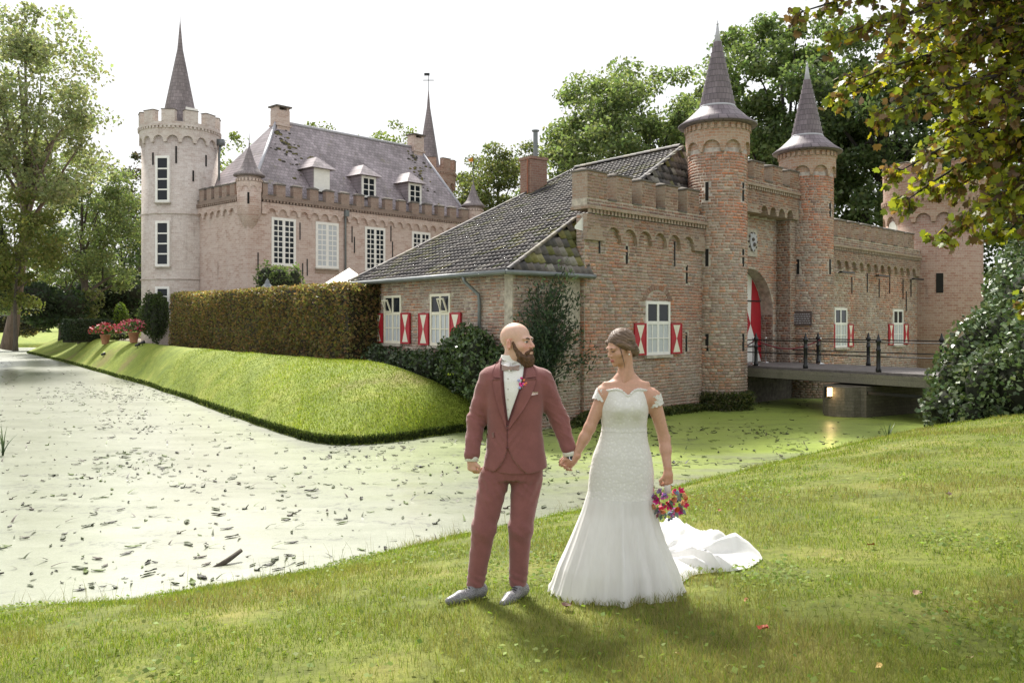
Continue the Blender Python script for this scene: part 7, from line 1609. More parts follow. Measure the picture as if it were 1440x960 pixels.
# jacket: torso and sleeves as one surface, opening cut away in front
SL = [((688.5, 531, 0.014), (669.5, 590, 0.025), (664, 637, -0.045), 0.070, 0.061, 0.050), ((762.5, 533, 0.014), (787, 592, 0.03), (799.2, 629, -0.005), 0.070, 0.062, 0.050)]
s = Sdf((-0.34, -0.2, 0.80), (0.50, 0.22, 1.62), 0.0060); s.add(loft(torso, 2.4), 0)
for a, b_, c_, r0, r1, r2 in SL: a, b_, c_ = mp(*a), mp(*b_), mp(*c_); s.add(cap(a, b_, r0, r1), 0.03); s.add(cap(b_, c_, r1 * 1.0, r2), 0.02)
def poly_d(poly, x, z):
    """signed distance to a polygon in x,z (negative inside)"""
    x, z = np.broadcast_arrays(x, z); d = np.full(x.shape, 9.0, np.float32); ins = np.zeros(x.shape, bool); n = len(poly)
    for k in range(n):
        (x0, z0), (x1, z1) = poly[k], poly[(k + 1) % n]; ex, ez = x1 - x0, z1 - z0; t = np.clip(((x - x0) * ex + (z - z0) * ez) / (ex * ex + ez * ez + 1e-12), 0, 1); d = np.minimum(d, np.hypot(x - x0 - t * ex, z - z0 - t * ez)); c_ = ((z0 > z) != (z1 > z)) & (x < ex * (z - z0) / (ez + 1e-12) + x0); ins ^= c_
    return np.where(ins, -d, d)
toxz = lambda L_: [(mp(a, b_)[0], mp(a, b_)[2]) for a, b_ in L_]
VN = toxz([(706, 495), (705, 512), (705.5, 530), (708, 560), (713, 597), (714.5, 597), (722, 575), (731, 550), (738, 528), (740, 512), (740, 495)])
CUT = toxz([(713.5, 627), (710, 640), (703, 652), (694, 661), (688, 668), (756, 668), (746, 665), (733, 656), (723, 644), (716, 630)])
def opening(d, x, y, z):
    for poly in (VN, CUT):
        K = np.where(y < 0.03, poly_d(poly, x[:, :, 0] + 0 * z[0, 0, :][None, :], 0 * x[:, :, 0] + z[0, 0, :][None, :])[:, None, :], 1.0)
        d = np.maximum(d, -np.maximum(K, -(d + 0.016)))
    n = 0                                           # folds across sleeves and drag lines at the button
    fold = 0.0016 * np.sin(z * 105 + x * 90 + 2.5 * np.sin(y * 33 + z * 21) + 1.5 * np.sin(z * 47 + x * 60)) * np.clip((np.abs(x - 0.045) - 0.19) / 0.03, 0, 1) * np.exp(-((z - 1.14) / 0.14) ** 2)
    fold = fold + 0.0028 * np.sin(z * 95 - np.abs(x - 0.0) * 130) * np.exp(-((z - 1.08) / 0.09) ** 2) * np.exp(-((x - 0.0) / 0.09) ** 2)
    fold = fold + 0.0018 * np.sin(z * 43 + x * 55 + y * 30) * np.clip((np.abs(x - 0.045) - 0.2) / 0.03, 0, 1)
    hem = 0.845 + 0.03 * np.clip(np.abs(x - 0.045) / 0.2, 0, 1) ** 2
    return np.maximum(d + fold, np.maximum(hem - z, 0 * z - 9) * 1.0)
s.warp(opening); jv, jf = s.mesh(1); jv = wrinkle(jv, jf, lambda p: 0.0036 * (np.clip((np.abs(p[:, 0] - 0.045) - 0.16) / 0.05, 0, 1) * 0.9 + 0.3), (11, 11, 19), 5); jk = link('jacket', np_mesh('jacket', jv, jf), MAT['suit'], man, True)
bj = BVHTree.FromPolygons([tuple(p) for p in jv], [tuple(int(k) for k in q) for q in jf])
def lapel(inner, outer, nm='lapel'):
    a, b_ = bez(toxz(inner), 14), bez(toxz(outer), 14); rows = [[tuple(a[i] * (1 - t_) + b_[i] * t_) for t_ in (0.0, 0.25, 0.5, 0.75, 1.0)] for i in range(14)]
    return patch(bj, rows, nm, MAT['suit'], jk, 0.005, 0.008)
lapel([(704.2, 531), (705, 548), (708, 568), (712.5, 597)], [(692.5, 532), (694.5, 548), (701, 572), (712.5, 600)])
lapel([(703.5, 506), (703, 516), (704, 529.5)], [(698, 509), (693, 521), (693.5, 528.5)], 'collar_fold')
lapel([(738.5, 531), (733, 548), (725.5, 568), (715, 597)], [(754, 531), (749, 549), (736, 573), (715.5, 600)])
lapel([(741, 506), (741, 516), (739, 529.5)], [(746, 509), (753.5, 520), (754, 528)], 'collar_fold')
for px, py in ((713.6, 601), (713.6, 626)):
    p = mp(px, py); h_ = bj.ray_cast(Vector((p[0], -2, p[2])), Vector((0, 1, 0)))[0]; o = MB().lathe([(0.0, -0.004), (0.0075, -0.003), (0.0075, 0.003), (0, 0.004)], 12); o = o.build('button', MAT['suit_dark'], jk, True)
    o.location = (p[0], (h_.y if h_ else -0.12) - 0.003, p[2]); o.rotation_euler = (PI / 2, 0, 0)
q = toxz([(687, 608), (696, 606)]); patch(bj, [[(mp(684, 609)[0], mp(0, 609)[2]), (mp(694.5, 605)[0], mp(0, 605)[2])], [(mp(684.5, 616)[0], mp(0, 616)[2]), (mp(695, 612)[0], mp(0, 612)[2])]], 'pocket_flap', MAT['suit'], jk, 0.006, 0.005)
patch(bj, [[tuple(p) for p in toxz([(739, 552), (745, 547), (751, 549.5), (756, 549)])], [tuple(p) for p in toxz([(738, 555), (744, 554.5), (750, 553.5), (756, 552.5)])]], 'pocket_square', plain('pocket_square', (0.58, 0.44, 0.42), 0.8, 0.3, 60, 0.1), man, 0.006, 0.004, smooth=False)
ed = [(712.8, 600), (713, 612), (713, 626)]; a = bez(toxz(ed), 8); patch(bj, [[(x, z), (x + 0.004, z)] for x, z in a], 'front_edge', MAT['suit_dark'], jk, 0.0, 0.004)
for edge in ([(706, 512), (706.3, 530), (708.8, 560), (713.5, 596)], [(739, 512), (737.3, 528), (730.3, 550), (721.3, 575), (714.5, 596)]):
    a = bez(toxz(edge), 16); sg = 1 if edge[0][0] < 715 else -1; rows = [[(x - sg * 0.008, z), (x + sg * 0.010, z)] for x, z in a]; patch(bsh, rows, 'waistcoat_edge', MAT['suit_dark'], man, 0.002, 0.005)
# boutonniere
bo = mp(734.5, 537); h_ = bj.ray_cast(Vector((bo[0], -2, bo[2])), Vector((0, 1, 0)))[0]; by = (h_.y if h_ else -0.12) - 0.012
bu = empty('boutonniere', (bo[0], by, bo[2]), 0, man); r9 = random.Random(5)
for k in range(16):
    cc = r9.choice([(0.62, 0.03, 0.22), (0.75, 0.22, 0.10), (0.70, 0.06, 0.30), (0.30, 0.14, 0.42), (0.75, 0.42, 0.10), (0.35, 0.40, 0.65)]); pz = r9.uniform(-0.028, 0.028); a = r9.uniform(-0.026, 0.026)
    MB().ball((a, r9.uniform(-0.016, 0.0), pz + (0.008 if cc[0] > 0.5 and cc[2] > 0.2 else -0.006)), r9.uniform(0.007, 0.0115), 7, cc, (1, 0.8, 0.9)).build('flower', MAT['petal'], bu, True, True)
MB().tube([(0.002, -0.004, -0.02), (0.006, -0.002, -0.052)], [0.006, 0.004], 8).build('stem_wrap', MAT['shirt'], bu, True)
# watch
wt = mp(800.3, 643, -0.012); ws = MB(); ax_ = np.array(mp(800.6, 640, -0.01) - mp(799.2, 631, -0.005)); ax_ /= np.linalg.norm(ax_)
wa = empty('watch', tuple(wt), 0, man); MB().tube([-ax_ * 0.009, ax_ * 0.009], 0.0335, 20).build('strap', MAT['black_iron'], wa, True)
cf = np.array((0.35, -0.94, 0.0)); cf -= ax_ * (cf @ ax_); cf /= np.linalg.norm(cf); MB().tube([cf * 0.028, cf * 0.041], 0.018, 20).build('case', MAT['steel'], wa, False); MB().tube([cf * 0.0411, cf * 0.0416], 0.014, 20).build('dial', MAT['glass'], wa)
# trousers
s = Sdf((-0.34, -0.2, 0.06), (0.36, 0.24, 1.04), 0.0062)
s.add(loft([(0.80, 0.030, 0.02, 0.170, 0.115), (0.88, 0.042, 0.016, 0.190, 0.124), (1.02, 0.045, 0.012, 0.168, 0.108)], 2.3), 0)
LG = [((695, 672, 0.015), (680.5, 742, -0.02), (668.5, 820, 0.02), 0.103, 0.077, 0.058), ((741, 672, 0.02), (732, 742, -0.015), (728.5, 820, 0.03), 0.103, 0.077, 0.058)]
for a, b_, c_, r0, r1, r2 in LG: a, b_, c_ = mp(*a), mp(*b_), mp(*c_); s.add(cap(a, b_, r0, r1), 0.03); s.add(cap(b_, c_, r1, r2), 0.03)
def tfold(d, x, y, z):
    g = 0.0025 * np.sin(z * 120 + x * 70) * np.exp(-((z - 0.14) / 0.06) ** 2) + 0.0018 * np.sin(z * 60 + x * 55) * np.exp(-((z - 0.45) / 0.14) ** 2) + 0.003 * np.sin(z * 55 - np.abs(x - 0.02) * 120) * np.exp(-((z - 0.74) / 0.09) ** 2)
    return np.maximum(d + g, 0.085 - z)
s.warp(tfold); v, f = s.mesh(1); v = wrinkle(v, f, lambda p: 0.0042 * np.clip(0.25 + np.exp(-((p[:, 2] - 0.14) / 0.08) ** 2) + 0.7 * np.exp(-((p[:, 2] - 0.46) / 0.14) ** 2) + 0.6 * np.exp(-((p[:, 2] - 0.75) / 0.10) ** 2), 0, 1), (12, 12, 15), 9); tro = link('trousers', np_mesh('trousers', v, f), MAT['suit'], man, True)
btr = BVHTree.FromPolygons([tuple(p) for p in v], [tuple(int(k) for k in q) for q in f])
# shoes
m, t, b = nodes('shoe_leather'); vv = coords(t); n = noise(t, vv, 130, 3, 0.8); t.links.new(ramp(t, n, [(0.40, (0.10, 0.10, 0.11)), (0.62, (0.30, 0.29, 0.30))]), b.inputs['Base Color']); b.inputs['Roughness'].default_value = 0.4; MAT['shoe'] = m
for heel, ball_, toe in (((676, 838, 0.03), (648, 838, -0.06), (633, 839, -0.11)), ((735, 834, 0.05), (717, 839, -0.09), (708, 841, -0.16))):
    a, b_, c_ = mp(*heel), mp(*ball_), mp(*toe); a[2], b_[2], c_[2] = 0.045, 0.038, 0.026; lo = np.minimum(np.minimum(a, b_), c_) - 0.07; hi = np.maximum(np.maximum(a, b_), c_) + np.array((0.07, 0.07, 0.11)); s = Sdf(lo, hi, 0.0035)
    s.add(cap(a, b_, 0.036, 0.040), 0); s.add(cap(b_, c_, 0.040, 0.026), 0.015); s.add(cap(a + (0, 0, 0.02), a + (b_ - a) * 0.35 + (0, 0, 0.045), 0.042, 0.034), 0.03); s.warp(lambda d, x, y, z: np.maximum(d, 0.004 - z)); v, f = s.mesh(1); so_ = link('shoe', np_mesh('shoe', v, f), MAT['shoe'], man, True)
    dd_ = (c_ - a) / np.linalg.norm(c_ - a); sd_ = np.array((dd_[1], -dd_[0], 0)); lc_ = MB()
    for k in range(4): o_ = a + (c_ - a) * (0.42 + 0.07 * k) + np.array((0, 0, 0.052 - 0.007 * k)); lc_.tube([o_ - sd_ * 0.022, o_ + np.array((0, 0, 0.007)), o_ + sd_ * 0.022], 0.003, 5)
    lc_.build('laces', MAT['black_iron'], so_, True)

# ------------------------------------------------------------------ the bride
BX = 880.0
def bp(px, py, y=0.0): return np.array(((px - BX) * FS, y, (FY - py) * FS))
bri = empty('person', ((BX - 720) * FS, FD, FZ))
tag(bri, 'woman with pinned-up brown hair in an off-shoulder white lace wedding dress', 'person', 'wedding couple')
BS = np.array((0.52, 0.30, 0.215)); BC = bp(871.5, 489, -0.01); RB = np.array(Matrix.Rotation(math.radians(-60), 3, 'Z') @ Matrix.Rotation(math.radians(16), 3, 'X')); QS = 0.94
s, P, R, E, C = head_sdf(BC - np.array((0.16, 0.16, 0.30)), BC + np.array((0.16, 0.17, 0.13)), 0.0030, True, RB, BC, QS)
s.add(cap(P((0, 0.030, -0.06)), bp(881, 533, 0.02), 0.047, 0.053), 0.03); s.add(cap(bp(881, 528, 0.03), bp(881, 560, 0.035), 0.05, 0.07), 0.03)
s.add(cap(P((0.045, 0.03, -0.06)), bp(876, 540, -0.035), 0.014, 0.011), 0.02)
v, f = s.mesh(1); lc = (v - BC) @ R / QS; c = np.tile(BS, (len(v), 1)); lips = (np.abs(lc[:, 0]) < 0.021) & (np.abs(lc[:, 2] + 0.067) < 0.0095) & (lc[:, 1] < -0.084); c[lips] = (0.42, 0.13, 0.12)
parts = [(v, f, c)]
# shoulders, arms, chest
s = Sdf((-0.44, -0.16, 0.84), (0.36, 0.20, 1.52), 0.0052)
s.add(loft([(1.10, 0.0, 0.015, 0.135, 0.085), (1.30, 0.0, 0.012, 0.155, 0.098), (1.38, 0.004, 0.018, 0.168, 0.086), (1.42, 0.006, 0.024, 0.145, 0.072), (1.455, 0.006, 0.027, 0.095, 0.058), (1.50, 0.004, 0.028, 0.055, 0.050)], 2.2), 0)
AR = [((849.5, 553, 0.012), (829, 601, -0.01), (806.5, 644, -0.025), 0.050, 0.037, 0.024), ((918.5, 558, 0.012), (936, 618, 0.045), (938.5, 662, -0.02), 0.052, 0.038, 0.0245)]
for a, b_, c_, r0, r1, r2 in AR:
    a, b_, c_ = bp(*a), bp(*b_), bp(*c_); s.add(ell(a - np.array((0, 0, 0.012)), (0.050, 0.050, 0.052)), 0.045); s.add(cap(a, b_, r0 * 0.92, r1), 0.03); s.add(cap(b_, b_ + (c_ - b_) * 0.35, r1, r1 * 0.96), 0.02); s.add(cap(b_ + (c_ - b_) * 0.3, c_, r1 * 0.95, r2), 0.02)
for sg in (-1, 1): s.add(cap(bp(881 + sg * 5, 541, -0.030), bp(881 + sg * 30, 539, 0.004), 0.008, 0.010), 0.03)
parts.append((*s.mesh(1), BS))
w3 = bp(806.5, 644, -0.025); s = Sdf(w3 - np.array((0.13, 0.10, 0.13)), w3 + np.array((0.06, 0.08, 0.04)), 0.0028); hand_down(s, w3, (-0.75, 0.15, -0.75), (0.1, 0.95, 0.2), (-0.4, -0.2, 0.8), 0.058, 0.9, 0.0078); parts.append((*s.mesh(1), BS * np.array((1, 0.95, 0.92))))
w4 = bp(938.5, 663, -0.02); s = Sdf(w4 - np.array((0.09, 0.10, 0.15)), w4 + np.array((0.09, 0.08, 0.04)), 0.0028); hand_down(s, w4, (0.03, -0.05, -1), (0.55, -0.8, 0), (-0.85, -0.5, 0), 0.074, 1.1, 0.0082); parts.append((*s.mesh(1), BS * np.array((1, 0.93, 0.9))))
lg_ = Sdf((-0.16, -0.12, -0.01), (0.16, 0.16, 0.8), 0.012)
for sg in (-1, 1): lg_.add(cap((sg * 0.075, 0.01, 0.78), (sg * 0.07, 0, 0.46), 0.075, 0.05), 0.01); lg_.add(cap((sg * 0.07, 0, 0.46), (sg * 0.065, 0.03, 0.06), 0.05, 0.034), 0.01); lg_.add(cap((sg * 0.065, 0.04, 0.05), (sg * 0.075, -0.07, 0.03), 0.03, 0.022), 0.01)
parts.append((*lg_.mesh(0), BS))
v, f, c = join(parts); bb = link('body', np_mesh('body', v, f, np.clip(c, 0, 1)), MAT['skin'], bri, True)
for x in (-1, 1):
    MB().ball((0, 0, 0), 0.012 * QS, 12).build('eye', MAT['eye_white'], bb, True).location = tuple(P((x * 0.031, -0.0700, -0.003)))
    MB().tube([P((x * 0.017, -0.0875, 0.001)), P((x * 0.031, -0.0870, -0.0015)), P((x * 0.046, -0.076, 0.000))], [0.002, 0.003, 0.001], 5).build('eyelash', MAT['brow'], bri, True); MB().tube([P((x * 0.014, -0.0905, 0.018)), P((x * 0.030, -0.088, 0.0225)), P((x * 0.046, -0.075, 0.019))], [0.0022, 0.0028, 0.0012], 6).build('brow', MAT['brow'], bri, True)
# hair swept into a low bun
s = Sdf(BC - np.array((0.17, 0.17, 0.20)), BC + np.array((0.20, 0.22, 0.15)), 0.0034)
HE = lambda p, r, k=0.02: s.add(ell(P(p), np.array(r) * QS, R), k)
HE((0, 0.026, 0.042), (0.086, 0.104, 0.093), 0)
HE((0, 0.108, -0.058), (0.046, 0.040, 0.042), 0.012); HE((0.02, 0.085, -0.02), (0.05, 0.04, 0.03), 0.02)
for sg in (-1, 1): s.add(cap(P((sg * 0.064, -0.045, 0.050)), P((sg * 0.078, 0.015, 0.004)), 0.018, 0.020), 0.014); s.add(cap(P((sg * 0.078, 0.012, 0.004)), P((sg * 0.030, 0.085, -0.045)), 0.019, 0.022), 0.014)
s.sub(ell(P((0, -0.105, -0.012)), np.array((0.062, 0.060, 0.078)) * QS, R), 0.012); s.sub(ell(P((0, -0.075, -0.085)), np.array((0.060, 0.062, 0.055)) * QS, R), 0.012)
s.warp(lambda d, x, y, z: d + 0.0018 * np.sin(((x - BC[0]) * 0.5 + (z - BC[2]) * 1.1 - (y - BC[1]) * 0.6) * 330 + 2 * np.sin(x * 60))); v, f = s.mesh(1); hr_ = link('hair', np_mesh('hair', v, f), MAT['hair'], bri, True)
st2 = MB(); st2.tube([P((-0.070, -0.040, 0.02)), P((-0.074, -0.035, -0.03)), P((-0.066, -0.03, -0.085)), P((-0.070, -0.03, -0.11))], [0.004, 0.004, 0.003, 0.001], 6); st2.tube([P((0.066, -0.045, 0.02)), P((0.070, -0.045, -0.04)), P((0.064, -0.04, -0.10)), P((0.066, -0.045, -0.13))], [0.0035, 0.0035, 0.002, 0.001], 6)
for k in range(10): a = random.uniform(0, 6.28); st2.tube([P((0.03 * math.cos(a), 0.115, -0.06 + 0.025 * math.sin(a))), P((0.04 * math.cos(a), 0.135, -0.065 + 0.03 * math.sin(a)))], [0.006, 0.001], 5)
st2.build('loose_strands', MAT['hair'], hr_, True)
ear = P((0.084, 0.004, -0.046)); MB().ball((0, 0, 0), 0.0062, 10).build('earring', MAT['white_paint'], bri, True).location = tuple(ear)
# dress: fitted bodice, flared tulle skirt
m, t, b = nodes('lace'); v_ = coords(t); vo = N(t, 'ShaderNodeTexVoronoi'); vo.inputs['Scale'].default_value = 48; t.links.new(v_, vo.inputs['Vector']); n = noise(t, v_, 38, 5, 0.7, 1.0); ad = N(t, 'ShaderNodeMath', operation='ADD'); t.links.new(vo.outputs['Distance'], ad.inputs[0]); t.links.new(n, ad.inputs[1])
t.links.new(ramp(t, ad.outputs[0], [(0.45, (0.80, 0.79, 0.76)), (0.9, (0.66, 0.645, 0.62))]), b.inputs['Base Color']); b.inputs['Roughness'].default_value = 0.75; b.inputs['Sheen Weight'].default_value = 0.3; bump(t, b, ad.outputs[0], 0.38, 0.006); MAT['lace'] = m
def tullemat():
    m, t, b = nodes('tulle'); v_ = coords(t, (1, 1, 0.12)); n = noise(t, v_, 30, 5, 0.6); t.links.new(ramp(t, n, [(0.3, (0.77, 0.765, 0.75)), (0.7, (0.86, 0.86, 0.85))]), b.inputs['Base Color']); b.inputs['Roughness'].default_value = 0.8; b.inputs['Sheen Weight'].default_value = 0.4
    tr = N(t, 'ShaderNodeBsdfTranslucent'); tr.inputs['Color'].default_value = (0.85, 0.85, 0.84, 1); mx = N(t, 'ShaderNodeMixShader'); mx.inputs[0].default_value = 0.28; t.links.new(b.outputs[0], mx.inputs[1]); t.links.new(tr.outputs[0], mx.inputs[2]); t.links.new(mx.outputs[0], t.nodes['Material Output'].inputs['Surface']); bump(t, b, n, 0.2, 0.004); return m
MAT['tulle'] = tullemat()
dr_rows = np.array([(549, 846, 912, 0.088), (560, 844, 912.5, 0.100), (575, 843, 912.5, 0.105), (590, 845.5, 910.5, 0.098), (602, 847, 909.5, 0.094), (620, 842, 911.5, 0.104), (640, 834, 916.5, 0.122), (665, 829, 920, 0.134), (690, 827, 919, 0.142), (720, 818, 923, 0.17), (760, 803, 936, 0.235), (800, 787, 954, 0.30), (842, 774.5, 968, 0.34)])
def dress_surface(py0, py1, nz_, na, fold=True, lift=0.0, seed=0):
    py = np.linspace(py0, py1, nz_); L_, R_, ry_ = [np.interp(py, dr_rows[:, 0], dr_rows[:, k]) for k in (1, 2, 3)]
    for A_ in (L_, R_, ry_): A_[1:-1] = 0.25 * A_[:-2] + 0.5 * A_[1:-1] + 0.25 * A_[2:]
    a = np.linspace(0, 2 * PI, na, endpoint=False); cx = ((L_ + R_) / 2 - BX) * FS; rx = (R_ - L_) / 2 * FS; z = (FY - py) * FS
    g = np.clip((0.74 - z) / 0.74, 0, 1)[:, None]; am = 0.0 if not fold else 1.0
    w = am * g ** 1.1 * (0.60 + 0.40 * np.sin(2 * a + 0.7)) * (0.042 * np.sin(8 * a + 1.0 + 0.8 * g + 0.9 * np.sin(3 * a)) + 0.026 * np.sin(17 * a + 2.1 - 1.3 * g + 0.8 * np.sin(5 * a)) + 0.011 * np.sin(31 * a + 0.4 + 2 * g) + 0.006 * np.sin(53 * a + 3 * g))
    x = cx[:, None] + (rx[:, None] + lift + w * 0.8) * np.sin(a); y = 0.012 + 0.10 * g ** 2 - (ry_[:, None] + lift + w) * np.cos(a); zz = np.broadcast_to(z[:, None], x.shape).copy()
    return x, y, zz, a, py
x, y, zz, a, py = dress_surface(549, 842, 110, 220); fr = np.cos(a) > -0.2
# sweetheart neckline and bust
for sx in (-0.062, 0.070):
    db = np.exp(-(((x - sx) / 0.060) ** 2 + ((zz - 1.268) / 0.070) ** 2)) * (np.cos(a) > 0); y = y - 0.040 * db
top = (FY - 549) * FS; heart = 0.030 * np.exp(-((x[0] - 0.004) / 0.028) ** 2) * (np.cos(a) > 0) - 0.012 * np.exp(-((np.abs(x[0] - 0.004) - 0.075) / 0.04) ** 2) * (np.cos(a) > 0)
kk = np.clip((zz - 1.27) / (top - 1.27), 0, 1); zz = zz - kk * heart[None]
hemn = 0.018 * np.sin(23 * a) + 0.014 * np.sin(41 * a + 1); kk = np.clip((0.08 - zz) / 0.08, 0, 1); zz = np.maximum(zz + kk * (hemn + 0.014)[None], 0.004)
gw_ = man.location
V3 = np.stack([x, y, zz], -1); nzr = V3.shape[0]; cut = int(np.argmin(np.abs(py - 700)))
dv = link('dress', np_mesh('dress', V3[:cut + 1].reshape(-1, 3), grid_faces(cut + 1, 220, True)), MAT['lace'], bri, True)
link('skirt', np_mesh('skirt', V3[cut:].reshape(-1, 3), grid_faces(nzr - cut, 220, True)), MAT['tulle'], dv, True)
# lace motifs trailing into the tulle, belt seam, scalloped neckline
def ringband(py_, h, lift, nm, scallop=0.0):
    x_, y_, z_, a_, p_ = dress_surface(py_ - h / 2, py_ + h / 2, 4, 160, False, lift); return link(nm, np_mesh(nm, np.stack([x_, y_, z_], -1).reshape(-1, 3), grid_faces(4, 160, True)), MAT['lace'], dv, True)
ringband(603, 5, 0.003, 'waist_band')
for sg, (A_, B_) in ((-1, ((849.5, 553, 0.012), (829, 601, -0.01))), (1, ((918.5, 558, 0.012), (936, 618, 0.045)))):      # off-shoulder lace straps round the arms
    A_, B_ = bp(*A_), bp(*B_); d = (B_ - A_) / np.linalg.norm(B_ - A_); c0_ = A_ + d * 0.022; X_ = np.cross(d, (0, 1, 0)); X_ /= np.linalg.norm(X_); Y_ = np.cross(d, X_); vs = []; nn = 64
    for j in range(7):
        for k in range(nn):
            an = 2 * PI * k / nn; sc_ = 0.009 * abs(math.sin(an * 7)); tt_ = (j / 6 - 0.5) * 0.062 + (sc_ if j == 6 else -sc_ if j == 0 else 0); r_ = 0.0575 + 0.003 * math.sin(9 * an + 2 * j); vs.append(c0_ + d * tt_ + (X_ * math.cos(an) + Y_ * math.sin(an)) * r_)
    link('lace_strap', np_mesh('lace_strap', np.array(vs), grid_faces(7, nn, True)), MAT['lace'], dv, True)
    e0 = bp(846 if sg < 0 else 911, 556); f0 = []
    band = [(844.5, 549), (856, 547)] if sg < 0 else [(896, 549), (912, 553)]
sc2 = MB()
for k in range(46):                                 # scalloped lace edge along the neckline
    i = int(220 * (k - 23) / 46 * 0.52) % 220; p = V3[0, i]; sc2.ball((p[0], p[1] - 0.001, p[2]), 0.0105, 7, None, (1, 0.45, 1))
sc2.build('scalloped_edge', MAT['lace'], dv, True)
# train spread over the grass behind her
tr0 = np.array((bri.location.x, bri.location.y)); foot = [(905, 838), (930, 834), (955, 826), (975, 812), (1000, 808), (1030, 806), (1055, 800), (1073, 789), (1066, 776), (1045, 772), (1022, 764), (1000, 752), (975, 744), (950, 738), (920, 735), (890, 740)]
fp_ = np.array([ground_at(px, py)[:2] for px, py in foot]); cen = np.array(ground_at(915, 800)[:2]); npt = len(fp_); ka = 160; kr = 26
ti = np.linspace(0, npt, ka, endpoint=False); out = np.stack([np.interp(ti, np.arange(npt + 1), np.append(fp_[:, k], fp_[0, k])) for k in (0, 1)], -1)
for _ in range(3): out = 0.25 * np.roll(out, 1, 0) + 0.5 * out + 0.25 * np.roll(out, -1, 0)
vs = []
for j in range(kr):
    q = j / (kr - 1); p = cen + (out - cen) * q; ang = np.arctan2(p[:, 1] - cen[1], p[:, 0] - cen[0]); zg = np.array([gz(*w_2) for w_2 in p]); hgt = 0.075 * (1 - q ** 1.6) + 0.05 * np.exp(-((p[:, 0] - tr0[0] - 0.15) / 0.22) ** 2) * (1 - q)
    fo = 0.15 * (1 - np.abs(np.sin(ti * 1.15 + 1.2 * q))) ** 2 + 0.07 * (1 - np.abs(np.sin(ti * 2.7 - 1.5 * q))) ** 2 + 0.02 * np.sin(ti * 9.3 + 4 * q); z = zg + 0.012 + hgt + fo * q * (1 - q ** 6) * 1.1 + 0.03 * q * (1 - q ** 8)
    z = np.maximum(z, zg + 0.008); vs.append(np.column_stack([p, z]))
tv = np.vstack(vs) - np.array((bri.location.x, bri.location.y, FZ)); link('train', np_mesh('train', tv, grid_faces(kr, ka, True)), MAT['tulle'], dv, True)
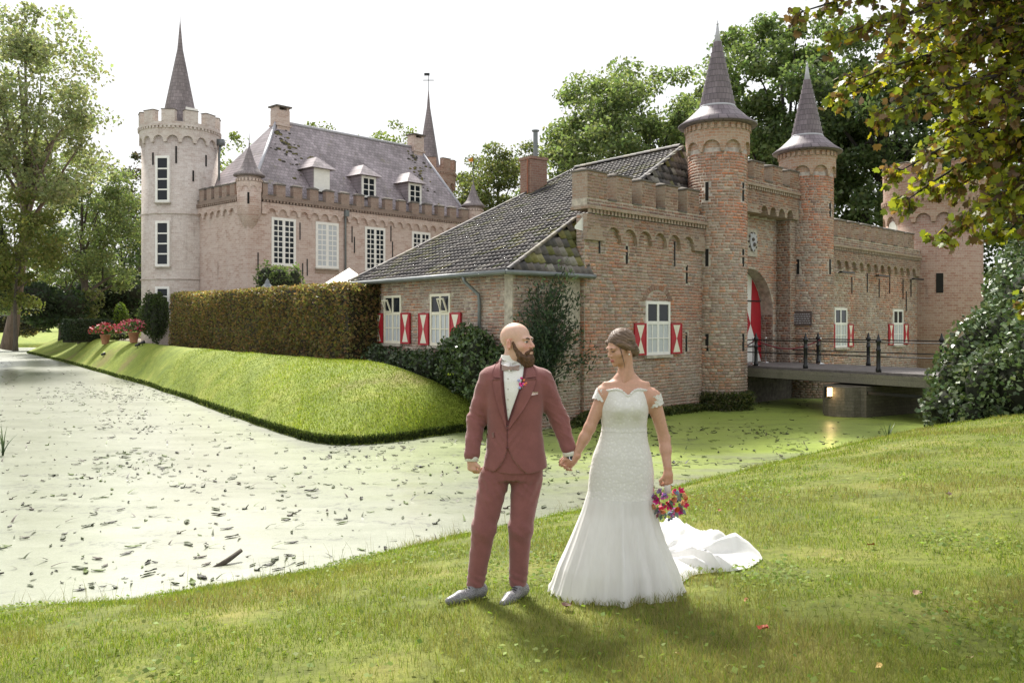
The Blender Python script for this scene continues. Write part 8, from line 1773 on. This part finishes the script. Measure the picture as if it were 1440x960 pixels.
# ------------------------------------------------------------------ bouquet hanging from her hand
bq = empty('bouquet', tuple(np.array(bri.location) + bp(937.5, 677, -0.02))); tag(bq, 'bright bouquet of pink, orange and blue flowers held head down', 'bouquet')
rq = random.Random(21); PC = [('rose', (0.72, 0.13, 0.05)), ('rose', (0.75, 0.28, 0.18)), ('orchid', (0.50, 0.03, 0.24)), ('orchid', (0.62, 0.02, 0.12)), ('thistle', (0.13, 0.14, 0.28)), ('thistle', (0.20, 0.26, 0.36)), ('orchid', (0.58, 0.08, 0.42)), ('rose', (0.78, 0.36, 0.20)), ('thistle', (0.24, 0.16, 0.34))]
MB().tube([(0, 0.0, 0.02), (0, 0, 0.0), (0.004, 0, -0.07)], [0.017, 0.018, 0.024], 12).build('ribbon_handle', MAT['shirt'], bq, True)
for k in range(34):
    u_ = (2.399 * k) % (2 * PI); zt = -1 + 1.75 * (k + 0.5) / 34; rr2 = math.sqrt(max(0, 1 - zt * zt)); c_ = Vector((0.003 + rr2 * math.cos(u_) * 0.105, rr2 * math.sin(u_) * 0.09, -0.115 + zt * 0.085)); kd, cl = PC[rq.randrange(9)]; fm_ = MB(); n_ = (c_ - Vector((0, 0, -0.115))).normalized(); tq = n_.to_track_quat('Z', 'Y').to_matrix().to_4x4()
    if kd == 'thistle':
        for j in range(14): d_ = Vector((rq.gauss(0, 1), rq.gauss(0, 1), abs(rq.gauss(0.4, 1)))).normalized(); fm_.tube([Vector(), d_ * 0.026], [0.006, 0.0015], 4, tuple(x * rq.uniform(0.7, 1.4) for x in cl))
    else:
        np_ = 11 if kd == 'rose' else 7
        for j in range(np_):
            an = 2.4 * j; ti_ = (0.25 + 0.75 * j / np_) * (1.0 if kd == 'rose' else 1.25); L_ = 0.027 if kd == 'rose' else 0.038; w_p = 0.017 if kd == 'rose' else 0.012
            d_ = Vector((math.cos(an) * math.sin(ti_), math.sin(an) * math.sin(ti_), math.cos(ti_))); s_2 = Vector((-math.sin(an), math.cos(an), 0)); cc = tuple(x * rq.uniform(0.75, 1.25) for x in cl)
            fm_.add([d_ * 0.004, d_ * L_ * 0.55 + s_2 * w_p, d_ * L_ + s_2 * w_p * 0.4 + Vector((0, 0, 0.004)), d_ * L_ - s_2 * w_p * 0.4 + Vector((0, 0, 0.004)), d_ * L_ * 0.55 - s_2 * w_p], [(0, 1, 2, 3, 4)], cc)
    o = fm_.build('flower', MAT['petal'], bq, False, True); o.matrix_basis = Matrix.Translation(c_) @ tq
for k in range(34):
    u_ = rq.uniform(0, 2 * PI); z0_ = rq.uniform(-0.21, -0.06); r_ = rq.uniform(0.06, 0.12); c_ = Vector((r_ * math.cos(u_) * 0.95, r_ * math.sin(u_) * 0.8, z0_)); d_ = Vector((math.cos(u_) * 0.6, math.sin(u_) * 0.6, -0.7 + rq.uniform(-0.3, 0.6))).normalized(); s_2 = d_.cross(Vector((0.2, -1, 0.3))).normalized(); L_ = rq.uniform(0.03, 0.06); cl = rq.choice([(0.10, 0.15, 0.10), (0.16, 0.20, 0.19), (0.07, 0.11, 0.06), (0.16, 0.04, 0.06)])
    MB().add([c_, c_ + d_ * L_ * 0.5 + s_2 * L_ * 0.25, c_ + d_ * L_, c_ + d_ * L_ * 0.5 - s_2 * L_ * 0.25], [(0, 1, 2, 3)], cl).build('leaf', MAT['petal'], bq, False, True)
for k in range(12): MB().ball((rq.uniform(-0.07, 0.04), rq.uniform(-0.05, 0.03), rq.uniform(-0.25, -0.19)), rq.uniform(0.007, 0.011), 8, rq.choice([(0.25, 0.27, 0.36), (0.16, 0.17, 0.26), (0.30, 0.33, 0.30)])).build('berry', MAT['petal'], bq, True, True)
